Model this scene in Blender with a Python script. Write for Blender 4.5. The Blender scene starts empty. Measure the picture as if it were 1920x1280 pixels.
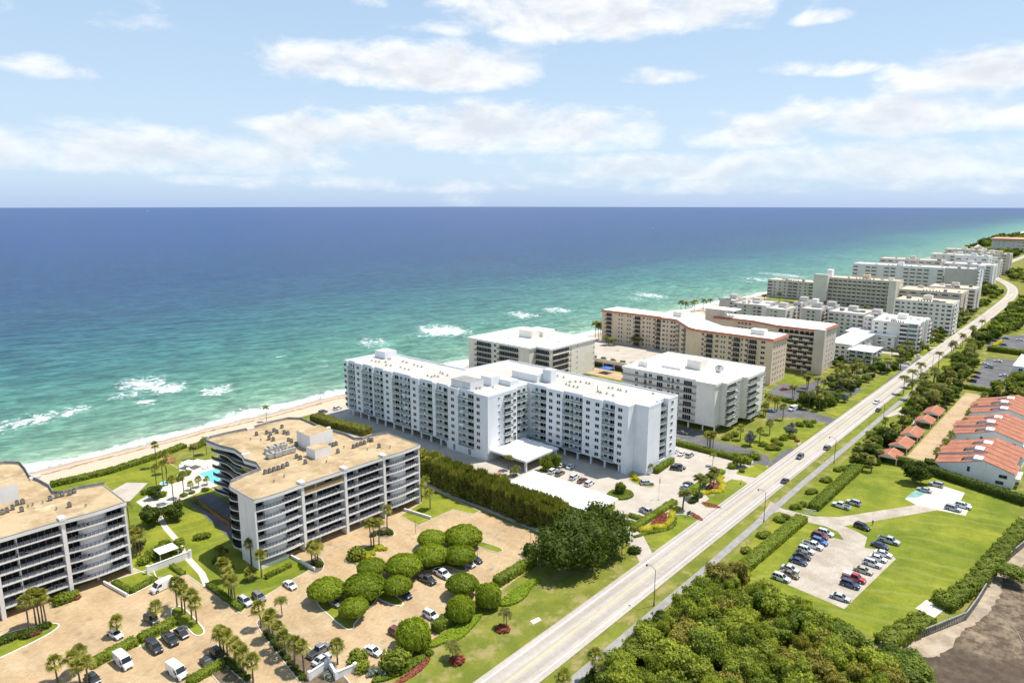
import bpy, math, random
import numpy as np
from math import radians, sin, cos, pi, hypot, atan2
# ------------------------------------------------------------------ scene, camera, world, sun
SC = bpy.context.scene
COL = SC.collection
EYE = 98.0                      # drone height in metres
F, EYEY = 1280.0, 384.8         # focal length and eye level in photo pixels (1920 x 1280)
PITCH = math.atan((640 - EYEY) / F)
YAW = radians(48)               # X runs along the shore road, Y towards the ocean
cam = bpy.data.cameras.new('camera'); cam.lens = 24; cam.sensor_width = 36
cam.clip_start = 1; cam.clip_end = 80000
co = bpy.data.objects.new('camera', cam); COL.objects.link(co)
co.location = (0, 0, EYE); co.rotation_euler = (pi / 2 - PITCH, 0, -YAW)
SC.camera = co
SC.cycles.max_bounces = 5; SC.cycles.diffuse_bounces = 3; SC.cycles.glossy_bounces = 2; SC.cycles.transmission_bounces = 3
SC.view_settings.view_transform = 'Standard'; SC.view_settings.look = 'None'
SC.view_settings.exposure = 0.66; SC.view_settings.gamma = 1.0
SC.view_settings.use_curve_mapping = False
SUN_EL, SUN_AZ = radians(65), radians(117)      # azimuth clockwise from +Y
sd = bpy.data.lights.new('sun', 'SUN'); sd.energy = 4.1; sd.angle = radians(0.55); sd.color = (1.0, 0.955, 0.88)
so = bpy.data.objects.new('sun', sd); COL.objects.link(so)
so.rotation_euler = (pi / 2 - SUN_EL, 0, pi - SUN_AZ)   # lamp shines away from the sun's azimuth
W = bpy.data.worlds.new('World'); SC.world = W; W.use_nodes = True

def pos_px(x, y, z=0.0):
    """ground point (metres, X along road, Y to ocean) seen at photo pixel x, y on height z"""
    cx, cy = x - 960, y - 640
    a, b, c = cx, F * cos(PITCH) - cy * sin(PITCH), -F * sin(PITCH) - cy * cos(PITCH)
    t = (z - EYE) / c
    a, b = a * t, b * t
    return (a * cos(YAW) + b * sin(YAW), -a * sin(YAW) + b * cos(YAW))
PX = pos_px
def along_v(x, u):
    """Y where the view column x (at eye level) meets the plane X = u"""
    a, b = x - 960, F * cos(PITCH) - 15
    U, V = a * cos(YAW) + b * sin(YAW), -a * sin(YAW) + b * cos(YAW)
    return V * u / U
def along_u(x, v):
    a, b = x - 960, F * cos(PITCH) - 15
    U, V = a * cos(YAW) + b * sin(YAW), -a * sin(YAW) + b * cos(YAW)
    return U * v / V

class N:
    """tiny node-tree helper"""
    def __init__(s, tree): s.t = tree; s.n = tree.nodes; s.n.clear()
    def new(s, typ, **kw):
        d = s.n.new(typ)
        for k, v in kw.items():
            if k.startswith('_'): setattr(d, k[1:], v)
        for k, v in kw.items():
            if not k.startswith('_'): s.set(d, k, v)
        return d
    def set(s, d, k, v):
        i = d.inputs[int(k[1:])] if (k[0] == 'i' and k[1:].isdigit()) else d.inputs[k.replace('__', ' ')]
        if isinstance(v, bpy.types.NodeSocket): s.t.links.new(v, i)
        else: i.default_value = v
    def m(s, op, a, b=None, c=None, clamp=False):
        d = s.n.new('ShaderNodeMath'); d.operation = op; d.use_clamp = clamp
        for i, v in enumerate((a, b, c)):
            if v is None: continue
            if isinstance(v, bpy.types.NodeSocket): s.t.links.new(v, d.inputs[i])
            else: d.inputs[i].default_value = v
        return d.outputs[0]
    def noise(s, vec, scale, detail=4, rough=.55, dist=0.0):
        d = s.new('ShaderNodeTexNoise', Scale=scale, Detail=detail, Roughness=rough, Distortion=dist)
        if vec is not None: s.t.links.new(vec, d.inputs['Vector'])
        return d.outputs['Fac']
    def ramp(s, fac, stops, interp='LINEAR'):
        d = s.n.new('ShaderNodeValToRGB'); d.color_ramp.interpolation = interp
        e = d.color_ramp.elements
        while len(e) < len(stops): e.new(0.5)
        for k, (p, c) in enumerate(stops):
            e[k].position = p; e[k].color = (*c, 1) if len(c) == 3 else c
        if isinstance(fac, bpy.types.NodeSocket): s.t.links.new(fac, d.inputs[0])
        return d.outputs[0]
    def mix(s, fac, a, b, mode='MIX'):
        d = s.n.new('ShaderNodeMix'); d.data_type = 'RGBA'; d.blend_type = mode
        for i, v in ((0, fac), (6, a), (7, b)):
            if isinstance(v, bpy.types.NodeSocket): s.t.links.new(v, d.inputs[i])
            else: d.inputs[i].default_value = v if i == 0 else ((*v, 1) if len(v) == 3 else v)
        return d.outputs[2]
    def smooth(s, v, lo, hi):
        d = s.n.new('ShaderNodeMapRange'); d.interpolation_type = 'SMOOTHSTEP'
        s.t.links.new(v, d.inputs[0]); d.inputs[1].default_value = lo; d.inputs[2].default_value = hi
        return d.outputs[0]
    def vmul(s, vec, k):
        d = s.n.new('ShaderNodeVectorMath'); d.operation = 'MULTIPLY'
        s.t.links.new(vec, d.inputs[0]); d.inputs[1].default_value = k
        return d.outputs[0]

# ---- sky: Nishita with cumulus laid out by direction (azimuth, elevation)
def build_sky():
    n = N(W.node_tree)
    sky = n.new('ShaderNodeTexSky', _sky_type='NISHITA', _sun_disc=False)
    sky.sun_elevation = SUN_EL; sky.sun_rotation = SUN_AZ
    sky.altitude = 0; sky.air_density = 1.0; sky.dust_density = 0.6; sky.ozone_density = 1.3
    tc = n.new('ShaderNodeTexCoord').outputs['Generated']
    sep = n.new('ShaderNodeSeparateXYZ', Vector=tc)
    x, y, z = sep.outputs
    az = n.m('ARCTAN2', x, y)
    el = n.m('ARCSINE', n.m('MAXIMUM', n.m('MINIMUM', z, .9999), -.9999))
    av = n.new('ShaderNodeCombineXYZ', X=n.m('MULTIPLY', az, 11.0), Y=n.m('MULTIPLY', el, 23.0), Z=n.m('MULTIPLY', z, 3.0)).outputs[0]
    av2 = n.new('ShaderNodeCombineXYZ', X=n.m('MULTIPLY', az, 11.0), Y=n.m('MULTIPLY_ADD', el, 23.0, .38), Z=n.m('MULTIPLY', z, 3.0)).outputs[0]
    nz = n.noise(av, 1.0, 9, .60, .25)
    nz2 = n.noise(av2, 1.0, 5, .58, .25)
    big = n.noise(av, .17, 2, .5)
    field = n.m('MULTIPLY', n.m('SUBTRACT', big, .68), 3.2)        # loose cloud cover everywhere
    shade = None
    clouds = [(1130, 30, 320, 62, 1.0), (850, 52, 120, 20, .55), (765, 130, 275, 50, 1.08), (930, 250, 345, 50, 1.08), (1140, 235, 120, 30, .6),
              (300, 288, 345, 50, 1.08), (560, 252, 120, 34, .85), (80, 296, 170, 30, .85), (1820, 146, 130, 42, 1.0), (1730, 222, 240, 42, 1.0), (1400, 252, 120, 36, .9),
              (1690, 312, 290, 44, .9), (1240, 322, 160, 30, .8), (1010, 346, 120, 18, .6), (1530, 36, 48, 14, .7), (690, 6, 40, 14, .6), (75, 128, 60, 20, .5), (1230, 148, 70, 16, .55),
              (1480, 130, 50, 14, .55), (370, 338, 60, 14, .5), (1580, 200, 80, 20, .5), (1590, 132, 50, 12, .5), (1480, 318, 180, 18, .5), (1880, 300, 120, 22, .55), (620, 345, 190, 15, .3), (850, 352, 150, 13, .35), (1350, 350, 220, 18, .5), (1790, 352, 170, 16, .5)]
    for (cx, cy, hw, hh, amp) in clouds:
        X, Y = cx - 960, cy - 640
        a, b, c = X, F * cos(PITCH) - Y * sin(PITCH), -F * sin(PITCH) - Y * cos(PITCH)
        u, v = a * cos(YAW) + b * sin(YAW), -a * sin(YAW) + b * cos(YAW)
        caz, cel = atan2(u, v), atan2(c, hypot(u, v))
        da = n.m('DIVIDE', n.m('SUBTRACT', az, caz), hw / F)
        de = n.m('DIVIDE', n.m('SUBTRACT', el, cel), hh / F)
        de = n.m('MAXIMUM', de, n.m('MULTIPLY', de, -1.55))        # flat undersides
        r2 = n.m('ADD', n.m('MULTIPLY', da, da), n.m('MULTIPLY', de, de))
        g = n.m('MULTIPLY', n.m('SUBTRACT', 1.18, r2), amp)
        field = n.m('MAXIMUM', field, g)
    field = n.m('MAXIMUM', field, -1.2)
    dens = n.m('ADD', n.m('MULTIPLY', field, .53), n.m('MULTIPLY', n.m('SUBTRACT', nz, .5), 2.0))
    dens2 = n.m('ADD', n.m('MULTIPLY', field, .53), n.m('MULTIPLY', n.m('SUBTRACT', nz2, .5), 2.0))
    mask = n.m('MULTIPLY', n.smooth(dens, -.08, .60), .93)
    up = n.smooth(n.m('SUBTRACT', dens2, n.m('MULTIPLY', dens, .35)), -.08, .70)
    ccol = n.mix(up, (6.4, 6.4, 6.35), (4.55, 4.75, 5.1))
    haze = n.smooth(el, .0, .16)
    mask = n.m('MULTIPLY', mask, n.m('MULTIPLY_ADD', haze, .44, .54))
    grad = n.ramp(n.m('DIVIDE', n.m('MAXIMUM', el, 0.0), 1.2), [(0, (2.55, 3.6, 5.4)), (.035, (3.35, 4.4, 5.6)), (.10, (3.4, 4.4, 5.5)), (.25, (2.7, 3.8, 5.2)), (.6, (2.0, 3.0, 4.6))])
    sk = n.mix(.84, sky.outputs[0], grad)
    col = n.mix(mask, sk, ccol)
    bg = n.new('ShaderNodeBackground', Color=col, Strength=.11)
    out = n.new('ShaderNodeOutputWorld', Surface=bg.outputs[0])
build_sky()

# ------------------------------------------------------------------ materials
MATS = {}
def lin(*c): return tuple(c)
def surf(name, col, col2=None, scale=.4, rough=.75, detail=5, bump=0.0, bscale=8.0, spec=.4, metal=0.0, lo=.35, hi=.65, extra=None, fine_=.5):
    """procedural surface: two colours mixed by world-space noise, optional fine relief"""
    m = bpy.data.materials.new(name); m.use_nodes = True; n = N(m.node_tree)
    g = n.new('ShaderNodeNewGeometry').outputs['Position']
    c2 = col2 or tuple(x * .86 for x in col)
    f = n.smooth(n.noise(g, scale, detail, .6), lo, hi)
    c = n.mix(f, col, c2)
    fine = n.noise(g, scale * 11, 3, .6)
    c = n.mix(fine_, c, n.mix(1.0, c, n.ramp(fine, [(.3, (.72, .72, .72)), (.7, (1.22, 1.22, 1.22))]), 'MULTIPLY'))
    if extra: c = extra(n, g, c)
    p = n.new('ShaderNodeBsdfPrincipled', Base__Color=c, Roughness=rough, Metallic=metal)
    p.inputs['Specular IOR Level'].default_value = spec
    if bump:
        b = n.new('ShaderNodeBump', Strength=bump, Distance=.1, Height=n.noise(g, bscale, 4, .6))
        n.t.links.new(b.outputs[0], p.inputs['Normal'])
    n.new('ShaderNodeOutputMaterial', Surface=p.outputs[0])
    MATS[name] = m
    return m
def leafmat(name, c1, c2, c3=None, scale=.5, trans=.42):
    m = bpy.data.materials.new(name); m.use_nodes = True; n = N(m.node_tree)
    g = n.new('ShaderNodeNewGeometry'); oi = n.new('ShaderNodeObjectInfo')
    f = n.m('ADD', n.m('MULTIPLY', n.noise(g.outputs['Position'], scale, 3, .6), .8), n.m('MULTIPLY', oi.outputs['Random'], .35))
    f2 = n.m('ADD', n.m('MULTIPLY', f, .72), n.m('MULTIPLY', g.outputs['Random Per Island'], .30))
    c = n.ramp(f2, [(.28, c1), (.52, c2), (.80, c3 or c2)])
    d = n.new('ShaderNodeBsdfPrincipled', Base__Color=c, Roughness=.62); d.inputs['Specular IOR Level'].default_value = .25
    t = n.new('ShaderNodeBsdfTranslucent', Color=n.mix(1.0, c, (1.25, 1.3, .6), 'MULTIPLY'))
    mx = n.new('ShaderNodeMixShader', i0=trans); n.t.links.new(d.outputs[0], mx.inputs[1]); n.t.links.new(t.outputs[0], mx.inputs[2])
    n.new('ShaderNodeOutputMaterial', Surface=mx.outputs[0])
    MATS[name] = m
def paintmat(name='car_paint'):
    m = bpy.data.materials.new(name); m.use_nodes = True; n = N(m.node_tree)
    oi = n.new('ShaderNodeObjectInfo'); g = n.new('ShaderNodeNewGeometry').outputs['Position']
    dust = n.noise(g, 1.7, 3, .6)
    c = n.mix(n.m('MULTIPLY', dust, .10), oi.outputs['Color'], (.45, .42, .37))
    p = n.new('ShaderNodeBsdfPrincipled', Base__Color=c, Roughness=.28, Coat__Weight=.6)
    n.new('ShaderNodeOutputMaterial', Surface=p.outputs[0]); MATS[name] = m
def glassmat(name, c1, c2, rough=.12, scale=.35, spec=.6):
    m = bpy.data.materials.new(name); m.use_nodes = True; n = N(m.node_tree)
    g = n.new('ShaderNodeNewGeometry').outputs['Position']; oi = n.new('ShaderNodeObjectInfo')
    f = n.m('ADD', n.m('MULTIPLY', n.noise(g, scale, 2), .5), n.m('MULTIPLY', oi.outputs['Random'], .5))
    c = n.ramp(f, [(.35, c1), (.62, c2), (.78, c2), (.84, tuple(min(1, 2.6 * x + .07) for x in c2))])
    p = n.new('ShaderNodeBsdfPrincipled', Base__Color=c, Roughness=rough); p.inputs['Specular IOR Level'].default_value = spec
    n.new('ShaderNodeOutputMaterial', Surface=p.outputs[0]); MATS[name] = m

def grass_extra(n, g, c):
    st = n.noise(n.vmul(g, (.5, .05, 1)), 1.0, 3, .6)
    c = n.mix(n.smooth(st, .45, .75), c, n.mix(1.0, c, (1.28, 1.14, .9), 'MULTIPLY'))
    dry = n.smooth(n.noise(g, .09, 4, .65), .56, .78)
    c = n.mix(n.m('MULTIPLY', dry, .65), c, (.25, .22, .06))
    wv = n.new('ShaderNodeTexWave', _wave_type='RINGS', _rings_direction='Z', Vector=n.vmul(g, (.05, .075, 1)), Scale=.9, Distortion=7.0, Detail=3.0, Detail__Scale=.7)
    tr = n.m('MULTIPLY', n.smooth(wv.outputs['Fac'], .80, .97), n.smooth(n.noise(g, .05, 3, .6), .42, .6))
    c = n.mix(n.m('MULTIPLY', tr, .35), c, (.27, .27, .075))
    dk = n.smooth(n.noise(g, .035, 4, .6), .40, .62)
    return n.mix(1.0, c, n.ramp(dk, [(0, (.80, .87, .80)), (1, (1.10, 1.06, 1.0))]), 'MULTIPLY')
surf('grass', (0.135, 0.165, 0.017), (0.195, 0.215, 0.024), .12, .9, spec=.12, bump=.4, bscale=5, extra=grass_extra)
def rough_extra(n, g, c):
    dry = n.smooth(n.noise(g, .16, 5, .7), .48, .66)
    return n.mix(n.m('MULTIPLY', dry, .8), c, (.30, .235, .10))
surf('rough_grass', (0.125, 0.145, 0.02), (0.18, 0.19, 0.028), .15, .9, spec=.12, bump=.4, bscale=5, extra=rough_extra)
def paver_extra(n, g, c):
    br = n.new('ShaderNodeTexBrick', _offset=.5, Vector=g, Scale=1.0, Mortar__Size=.03, Brick__Width=.9, Row__Height=.45)
    br.inputs['Color1'].default_value = (1, 1, 1, 1); br.inputs['Color2'].default_value = (.84, .82, .80, 1); br.inputs['Mortar'].default_value = (.62, .6, .58, 1)
    c = n.mix(1.0, c, br.outputs[0], 'MULTIPLY')
    worn = n.smooth(n.noise(n.vmul(g, (.03, .16, 1)), 1.0, 4, .6), .5, .72)
    c = n.mix(n.m('MULTIPLY', worn, .55), c, (.50, .325, .185))
    oil = n.new('ShaderNodeTexVoronoi', _feature='F1', Vector=g, Scale=.19)
    om = n.smooth(n.m('ADD', oil.outputs['Distance'], n.m('MULTIPLY', n.noise(g, 1.3, 4), .16)), .30, .16)
    c = n.mix(n.m('MULTIPLY', om, .30), c, (.16, .115, .08))
    tyre = n.noise(n.vmul(g, (.22, .04, 0)), 1.0, 4, .6)
    return n.mix(1.0, c, n.ramp(tyre, [(.36, (.88, .87, .86)), (.6, (1.04, 1.03, 1.02))]), 'MULTIPLY')
surf('pavers', (.515, .39, .235), (.45, .32, .18), .10, .85, fine_=.28, spec=.2, bump=.2, bscale=3, extra=paver_extra)
def conc_extra(n, g, c):
    st = n.smooth(n.noise(g, .33, 6, .72), .55, .72)
    c = n.mix(n.m('MULTIPLY', st, .45), c, (.36, .29, .21))
    return c
surf('concrete', (0.45, 0.395, 0.33), (0.39, 0.335, 0.27), .14, .85, fine_=.28, spec=.25, bump=.15, bscale=2, extra=conc_extra)
surf('stained_concrete', (0.44, 0.385, 0.315), (0.34, 0.28, 0.215), .16, .88, spec=.2, bump=.2, bscale=2, extra=conc_extra)
def road_extra(n, g, c):
    sp = n.new('ShaderNodeSeparateXYZ', Vector=g)
    lanes = n.noise(n.vmul(g, (.006, .85, 0)), 1.0, 3, .5)
    c = n.mix(n.smooth(lanes, .42, .62), c, n.mix(1.0, c, (.80, .795, .79), 'MULTIPLY'))
    crack = n.new('ShaderNodeTexVoronoi', _feature='DISTANCE_TO_EDGE', Vector=g, Scale=.13)
    cm = n.m('LESS_THAN', n.m('ADD', crack.outputs['Distance'], n.m('MULTIPLY', n.noise(g, 1.1, 4), .02)), .0165)
    return n.mix(n.m('MULTIPLY', n.smooth(n.noise(g, .045, 5, .7), .60, .66), .35), n.mix(n.m('MULTIPLY', cm, .3), c, (.20, .175, .15)), (.30, .265, .225))
surf('road_surface', (0.405, 0.355, 0.3), (0.445, 0.395, 0.34), .07, .85, fine_=.28, spec=.25, bump=.12, bscale=6, extra=road_extra)
surf('asphalt', (0.095, 0.092, 0.095), (0.135, 0.13, 0.128), .12, .88, spec=.25, bump=.25, bscale=6)
surf('walk', (0.31, 0.29, 0.27), (0.25, 0.235, 0.215), .3, .9, spec=.2)
surf('white_path', (0.56, 0.51, 0.44), (0.49, 0.435, 0.37), .4, .85)
surf('white_paint', (.82, .80, .77), (.74, .71, .67), .5, .6)
surf('line_white', (0.72, 0.7, 0.66), (0.56, 0.53, 0.48), 1.2, .7)
surf('line_yellow', (0.62, 0.52, 0.16), (0.52, 0.45, 0.2), .9, .7)
def stain(n, g, c):
    s = n.smooth(n.noise(n.vmul(g, (.55, .55, .05)), 1.0, 5, .65), .50, .75)
    return n.mix(n.m('MULTIPLY', s, .5), c, n.mix(1.0, c, (.80, .775, .74), 'MULTIPLY'))
surf('stucco_cool', (.78, .79, .80), (.72, .73, .745), .11, .8, fine_=.10, bump=.04, bscale=12, spec=.3, extra=stain)
surf('stucco_white', (.82, .785, .75), (.76, .725, .69), .11, .8, fine_=.10, bump=.04, bscale=12, spec=.3, extra=stain)
surf('stucco_cream', (0.76, 0.7, 0.61), (0.68, 0.62, 0.53), .1, .85, fine_=.10, bump=.04, bscale=12, spec=.25, extra=stain)
surf('stucco_warm', (.82, .755, .665), (.75, .69, .60), .11, .8, fine_=.10, bump=.04, bscale=12, spec=.3, extra=stain)
surf('stucco_peach', (.78, .605, .42), (.70, .53, .36), .1, .85, fine_=.10, bump=.04, bscale=12, spec=.25, extra=stain)
surf('stucco_grey', (.64, .59, .535), (.56, .51, .455), .1, .85, fine_=.10, bump=.04, bscale=12, spec=.25, extra=stain)
surf('stucco_beige', (.66, .575, .47), (.58, .50, .40), .1, .85, fine_=.10, bump=.04, bscale=12, spec=.25, extra=stain)
def roof_extra(n, g, c):
    st = n.smooth(n.noise(g, .11, 6, .7), .45, .7)
    c = n.mix(n.m('MULTIPLY', st, .75), c, (.28, .19, .10))
    return n.mix(n.m('MULTIPLY', n.smooth(n.noise(g, .28, 4, .6), .58, .7), .5), c, (.66, .54, .38))
surf('roof_gravel', (0.46, 0.345, 0.205), (0.38, 0.275, 0.155), .22, .92, fine_=.28, spec=.15, bump=.3, bscale=4, extra=roof_extra)
def wroof_extra(n, g, c):
    st = n.smooth(n.noise(g, .17, 6, .72), .5, .75)
    return n.mix(n.m('MULTIPLY', st, .42), c, (.52, .43, .33))
surf('roof_white', (.52, .485, .44), (.45, .41, .36), .1, .8, fine_=.28, spec=.25, extra=wroof_extra)
surf('roof_bright', (.86, .84, .81), (.80, .77, .72), .2, .75, spec=.3)
surf('roof_tan', (.60, .49, .355), (.50, .40, .28), .12, .9, extra=wroof_extra)
def tile_extra(n, g, c):
    wv = n.new('ShaderNodeTexWave', _wave_type='BANDS', _bands_direction='Y', Vector=g, Scale=1.6, Distortion=.3)
    return n.mix(.5, c, n.mix(1.0, c, n.ramp(wv.outputs['Fac'], [(.2, (.62, .58, .55)), (.7, (1.2, 1.2, 1.2))]), 'MULTIPLY'))
surf('clay_tile', (.40, .155, .085), (.32, .11, .06), .5, .8, bump=.2, bscale=5, extra=tile_extra)
surf('clay_pale', (.60, .33, .22), (.52, .27, .18), .4, .8)
surf('clay_ridge', (.13, .065, .045), None, 1, .9)
surf('dark_metal', (.022, .022, .023), (.032, .032, .032), 1, .8, spec=.15)
surf('grey_metal', (.28, .27, .26), (.20, .19, .18), 1.2, .55, metal=.3)
surf('pale_metal', (.52, .50, .47), (.40, .38, .35), 1.2, .5, metal=.3)
surf('parapet_grey', (.30, .285, .27), (.22, .21, .20), .5, .8)
surf('plywood', (.50, .32, .13), (.42, .26, .10), .6, .8)
surf('trunk', (.20, .155, .115), (.14, .105, .075), 2.0, .95, bump=.4, bscale=9)
surf('palm_trunk', (.21, .165, .125), (.13, .10, .075), 3.0, .95, bump=.5, bscale=12)
surf('mulch', (.23, .10, .06), (.16, .07, .045), 1.0, .95)
surf('soil', (.17, .12, .07), (.11, .08, .05), .8, .95)
surf('red_bed', (.36, .085, .07), (.26, .09, .06), 1.4, .9, bump=.5)
surf('pink_bed', (.45, .20, .16), (.33, .13, .11), 1.4, .9, bump=.5)
surf('timber', (0.33, 0.31, 0.28), (0.24, 0.22, 0.195), .9, .9)
surf('terra_timber', (.42, .17, .10), (.34, .13, .08), .9, .85)
surf('blue_canvas', (.035, .13, .52), (.03, .11, .44), .6, .7)
surf('pool_tile', (.70, .66, .60), None, .6, .6)
surf('green_tarp', (.20, .36, .31), (.14, .28, .24), .5, .8)
surf('rubber', (.02, .02, .02), None, 2, .8)
surf('alloy', (.45, .45, .46), None, 3, .35, metal=.8)
surf('lens_white', (.75, .75, .72), None, 3, .2)
surf('lens_red', (.35, .02, .02), None, 3, .25)
surf('bed_liner', (.03, .03, .03), None, 3, .8)
surf('skin', (.42, .25, .17), None, 3, .6)
surf('cloth_orange', (.55, .13, .05), None, 3, .9)
surf('cloth_grey', (.16, .2, .22), None, 3, .9)
surf('sign_green', (.05, .12, .10), None, 2, .6)
surf('flag_red', (.42, .05, .05), None, 2, .8)
surf('stop_red', (.55, .03, .03), None, 2, .5)
surf('louvre', (.70, .70, .70), (.63, .63, .62), .8, .7)
glassmat('dark_glass', (.006, .007, .008), (.018, .02, .021), .3, spec=.2)
glassmat('window_glass', (.012, .013, .016), (.05, .05, .05), .2, spec=.3)
glassmat('green_glass', (.13, .21, .20), (.22, .30, .28), .15)
glassmat('rail_glass', (.014, .019, .018), (.028, .034, .032), .3, spec=.25)
glassmat('car_glass', (.012, .014, .016), (.02, .022, .025), .06, spec=.7)
leafmat('leaf_topiary', (0.122, 0.163, 0.011), (0.224, 0.283, 0.018), (0.322, 0.381, 0.032), .7)
leafmat('leaf_hedge', (0.098, 0.136, 0.013), (0.178, 0.227, 0.022), (0.264, 0.303, 0.033), .6)
leafmat('leaf_ficus', (0.037, 0.060, 0.008), (0.076, 0.112, 0.014), (0.135, 0.171, 0.024), .35)
leafmat('leaf_wood', (0.102, 0.125, 0.018), (0.241, 0.279, 0.033), (0.426, 0.447, 0.059), .30)
leafmat('leaf_wood2', (0.065, 0.096, 0.015), (0.151, 0.199, 0.026), (0.269, 0.318, 0.043), .30)
leafmat('leaf_wood3', (0.121, 0.108, 0.024), (0.254, 0.220, 0.044), (0.380, 0.338, 0.063), .4)
leafmat('leaf_pine', (0.079, 0.089, 0.015), (0.171, 0.177, 0.028), (0.278, 0.265, 0.050), .5)
leafmat('leaf_palm', (0.112, 0.123, 0.024), (0.248, 0.248, 0.045), (0.408, 0.373, 0.084), .8)
leafmat('leaf_coco', (0.067, 0.080, 0.014), (0.146, 0.157, 0.026), (0.257, 0.240, 0.052), .8)
leafmat('leaf_silver', (0.143, 0.165, 0.132), (0.242, 0.264, 0.220), (0.352, 0.363, 0.308), .8)
leafmat('leaf_bright', (0.137, 0.195, 0.012), (0.226, 0.303, 0.018), (0.308, 0.385, 0.025), .8)
leafmat('leaf_yellow', (0.363, 0.330, 0.022), (0.506, 0.451, 0.028), (0.605, 0.550, 0.055), .8)
leafmat('leaf_red', (0.220, 0.050, 0.033), (0.308, 0.077, 0.050), (0.363, 0.132, 0.088), .9)
leafmat('leaf_shore', (0.091, 0.125, 0.014), (0.169, 0.211, 0.021), (0.257, 0.285, 0.035), .5)
paintmat()

def water_mat():
    m = bpy.data.materials.new('sea_water'); m.use_nodes = True; n = N(m.node_tree)
    g = n.new('ShaderNodeNewGeometry').outputs['Position']
    d = n.new('ShaderNodeAttribute', _attribute_name='shore').outputs['Fac']
    fo = n.new('ShaderNodeAttribute', _attribute_name='foam').outputs['Fac']
    # depth colours: distance from shore, bent by slow noise so that the bands wander
    wob = n.noise(n.vmul(g, (.0011, .0030, 0)), 1.0, 4, .6)
    dd = n.m('MULTIPLY', d, n.m('MULTIPLY_ADD', n.m('SUBTRACT', wob, .5), 1.1, 1.0))
    t = n.m('POWER', n.m('DIVIDE', n.m('MAXIMUM', dd, 0.0), 5000.0), .36, clamp=True)
    def q(x): return (x / 5000.0) ** .36
    c = n.ramp(t, [(0, (.40, .38, .28)), (q(8), (.26, .36, .255)), (q(30), (.135, .255, .172)), (q(100), (.076, .200, .150)), (q(210), (.038, .135, .134)),
                   (q(360), (.016, .070, .116)), (q(700), (.009, .048, .118)), (q(2000), (.007, .042, .145)), (1.0, (.007, .042, .155))])
    rot = n.new('ShaderNodeMapping', Vector=g); rot.inputs['Rotation'].default_value = (0, 0, radians(20)); 
    r = rot.outputs[0]
    for sx, sy, a, b_, lo, hi in ((.006, .012, .35, .65, .92, 1.08), (.018, .042, .38, .62, .84, 1.15), (.05, .12, .42, .60, .74, 1.22), (.15, .33, .42, .60, .74, 1.24)):
        f = n.noise(n.vmul(r, (sx, sy, 0)), 1.0, 4, .62, .4)
        c = n.mix(1.0, c, n.ramp(f, [(a, (lo, lo + .03, lo + .06)), (b_, (hi, hi - .02, hi - .04))]), 'MULTIPLY')  # light and shade of the waves painted into the colour as streaks
    reef = n.smooth(n.noise(n.vmul(g, (.006, .016, 0)), 1.0, 4, .6), .56, .68)
    near = n.m('MULTIPLY', n.smooth(d, 70, 120), n.m('SUBTRACT', 1.0, n.smooth(d, 180, 420)))
    c = n.mix(n.m('MULTIPLY', n.m('MULTIPLY', reef, near), .45), c, (.022, .10, .105))
    fn = n.noise(g, .22, 9, .76, .9)
    fm = n.smooth(n.m('ADD', fo, n.m('MULTIPLY', n.m('SUBTRACT', fn, .5), 2.3)), .42, .86)
    cap = n.m('GREATER_THAN', n.noise(n.vmul(r, (.10, .34, 0)), 1.0, 6, .70), .738)
    fm = n.m('MAXIMUM', fm, n.m('MULTIPLY', cap, .55))
    c = n.mix(fm, c, (.80, .80, .78))
    h1 = n.noise(n.vmul(r, (.05, .17, 0)), 1.0, 6, .68)
    h2 = n.noise(n.vmul(r, (.35, .9, 0)), 1.0, 4, .65)
    b = n.new('ShaderNodeBump', Strength=.85, Distance=2.0, Height=n.m('ADD', n.m('MULTIPLY', h1, 1.0), n.m('MULTIPLY', h2, .30)))
    p = n.new('ShaderNodeBsdfPrincipled', Base__Color=c, Roughness=n.m('MULTIPLY_ADD', fm, .5, .34), Normal=b.outputs[0])
    p.inputs['Specular IOR Level'].default_value = .15
    n.new('ShaderNodeOutputMaterial', Surface=p.outputs[0]); MATS['sea_water'] = m
water_mat()
def sand_mat():
    m = bpy.data.materials.new('beach_sand'); m.use_nodes = True; n = N(m.node_tree)
    g = n.new('ShaderNodeNewGeometry').outputs['Position']
    d = n.new('ShaderNodeAttribute', _attribute_name='shore').outputs['Fac']     # metres inland of the water line
    dw = n.m('ADD', d, n.m('MULTIPLY', n.m('SUBTRACT', n.noise(n.vmul(g, (.05, .05, 0)), 1.0, 3), .5), 7.0))
    dry = n.mix(n.noise(g, .5, 5, .65), (.54, .43, .31), (.46, .355, .245))
    c = n.mix(n.smooth(dw, 2.0, 6.5), (.36, .285, .215), dry)
    weed = n.m('SUBTRACT', 1.0, n.m('MINIMUM', n.m('DIVIDE', n.m('ABSOLUTE', n.m('SUBTRACT', dw, 7.5)), 2.6), 1.0))
    wn = n.smooth(n.m('ADD', n.noise(n.vmul(g, (.35, .9, 0)), 1.0, 5, .7), n.m('MULTIPLY', weed, .32)), .66, .80)
    c = n.mix(n.m('MULTIPLY', wn, n.smooth(weed, .0, .3)), c, (.27, .14, .055))
    p = n.new('ShaderNodeBsdfPrincipled', Base__Color=c, Roughness=.9)
    b = n.new('ShaderNodeBump', Strength=.5, Distance=.15, Height=n.noise(g, .9, 5, .7)); n.t.links.new(b.outputs[0], p.inputs['Normal'])
    n.new('ShaderNodeOutputMaterial', Surface=p.outputs[0]); MATS['beach_sand'] = m
sand_mat()
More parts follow.
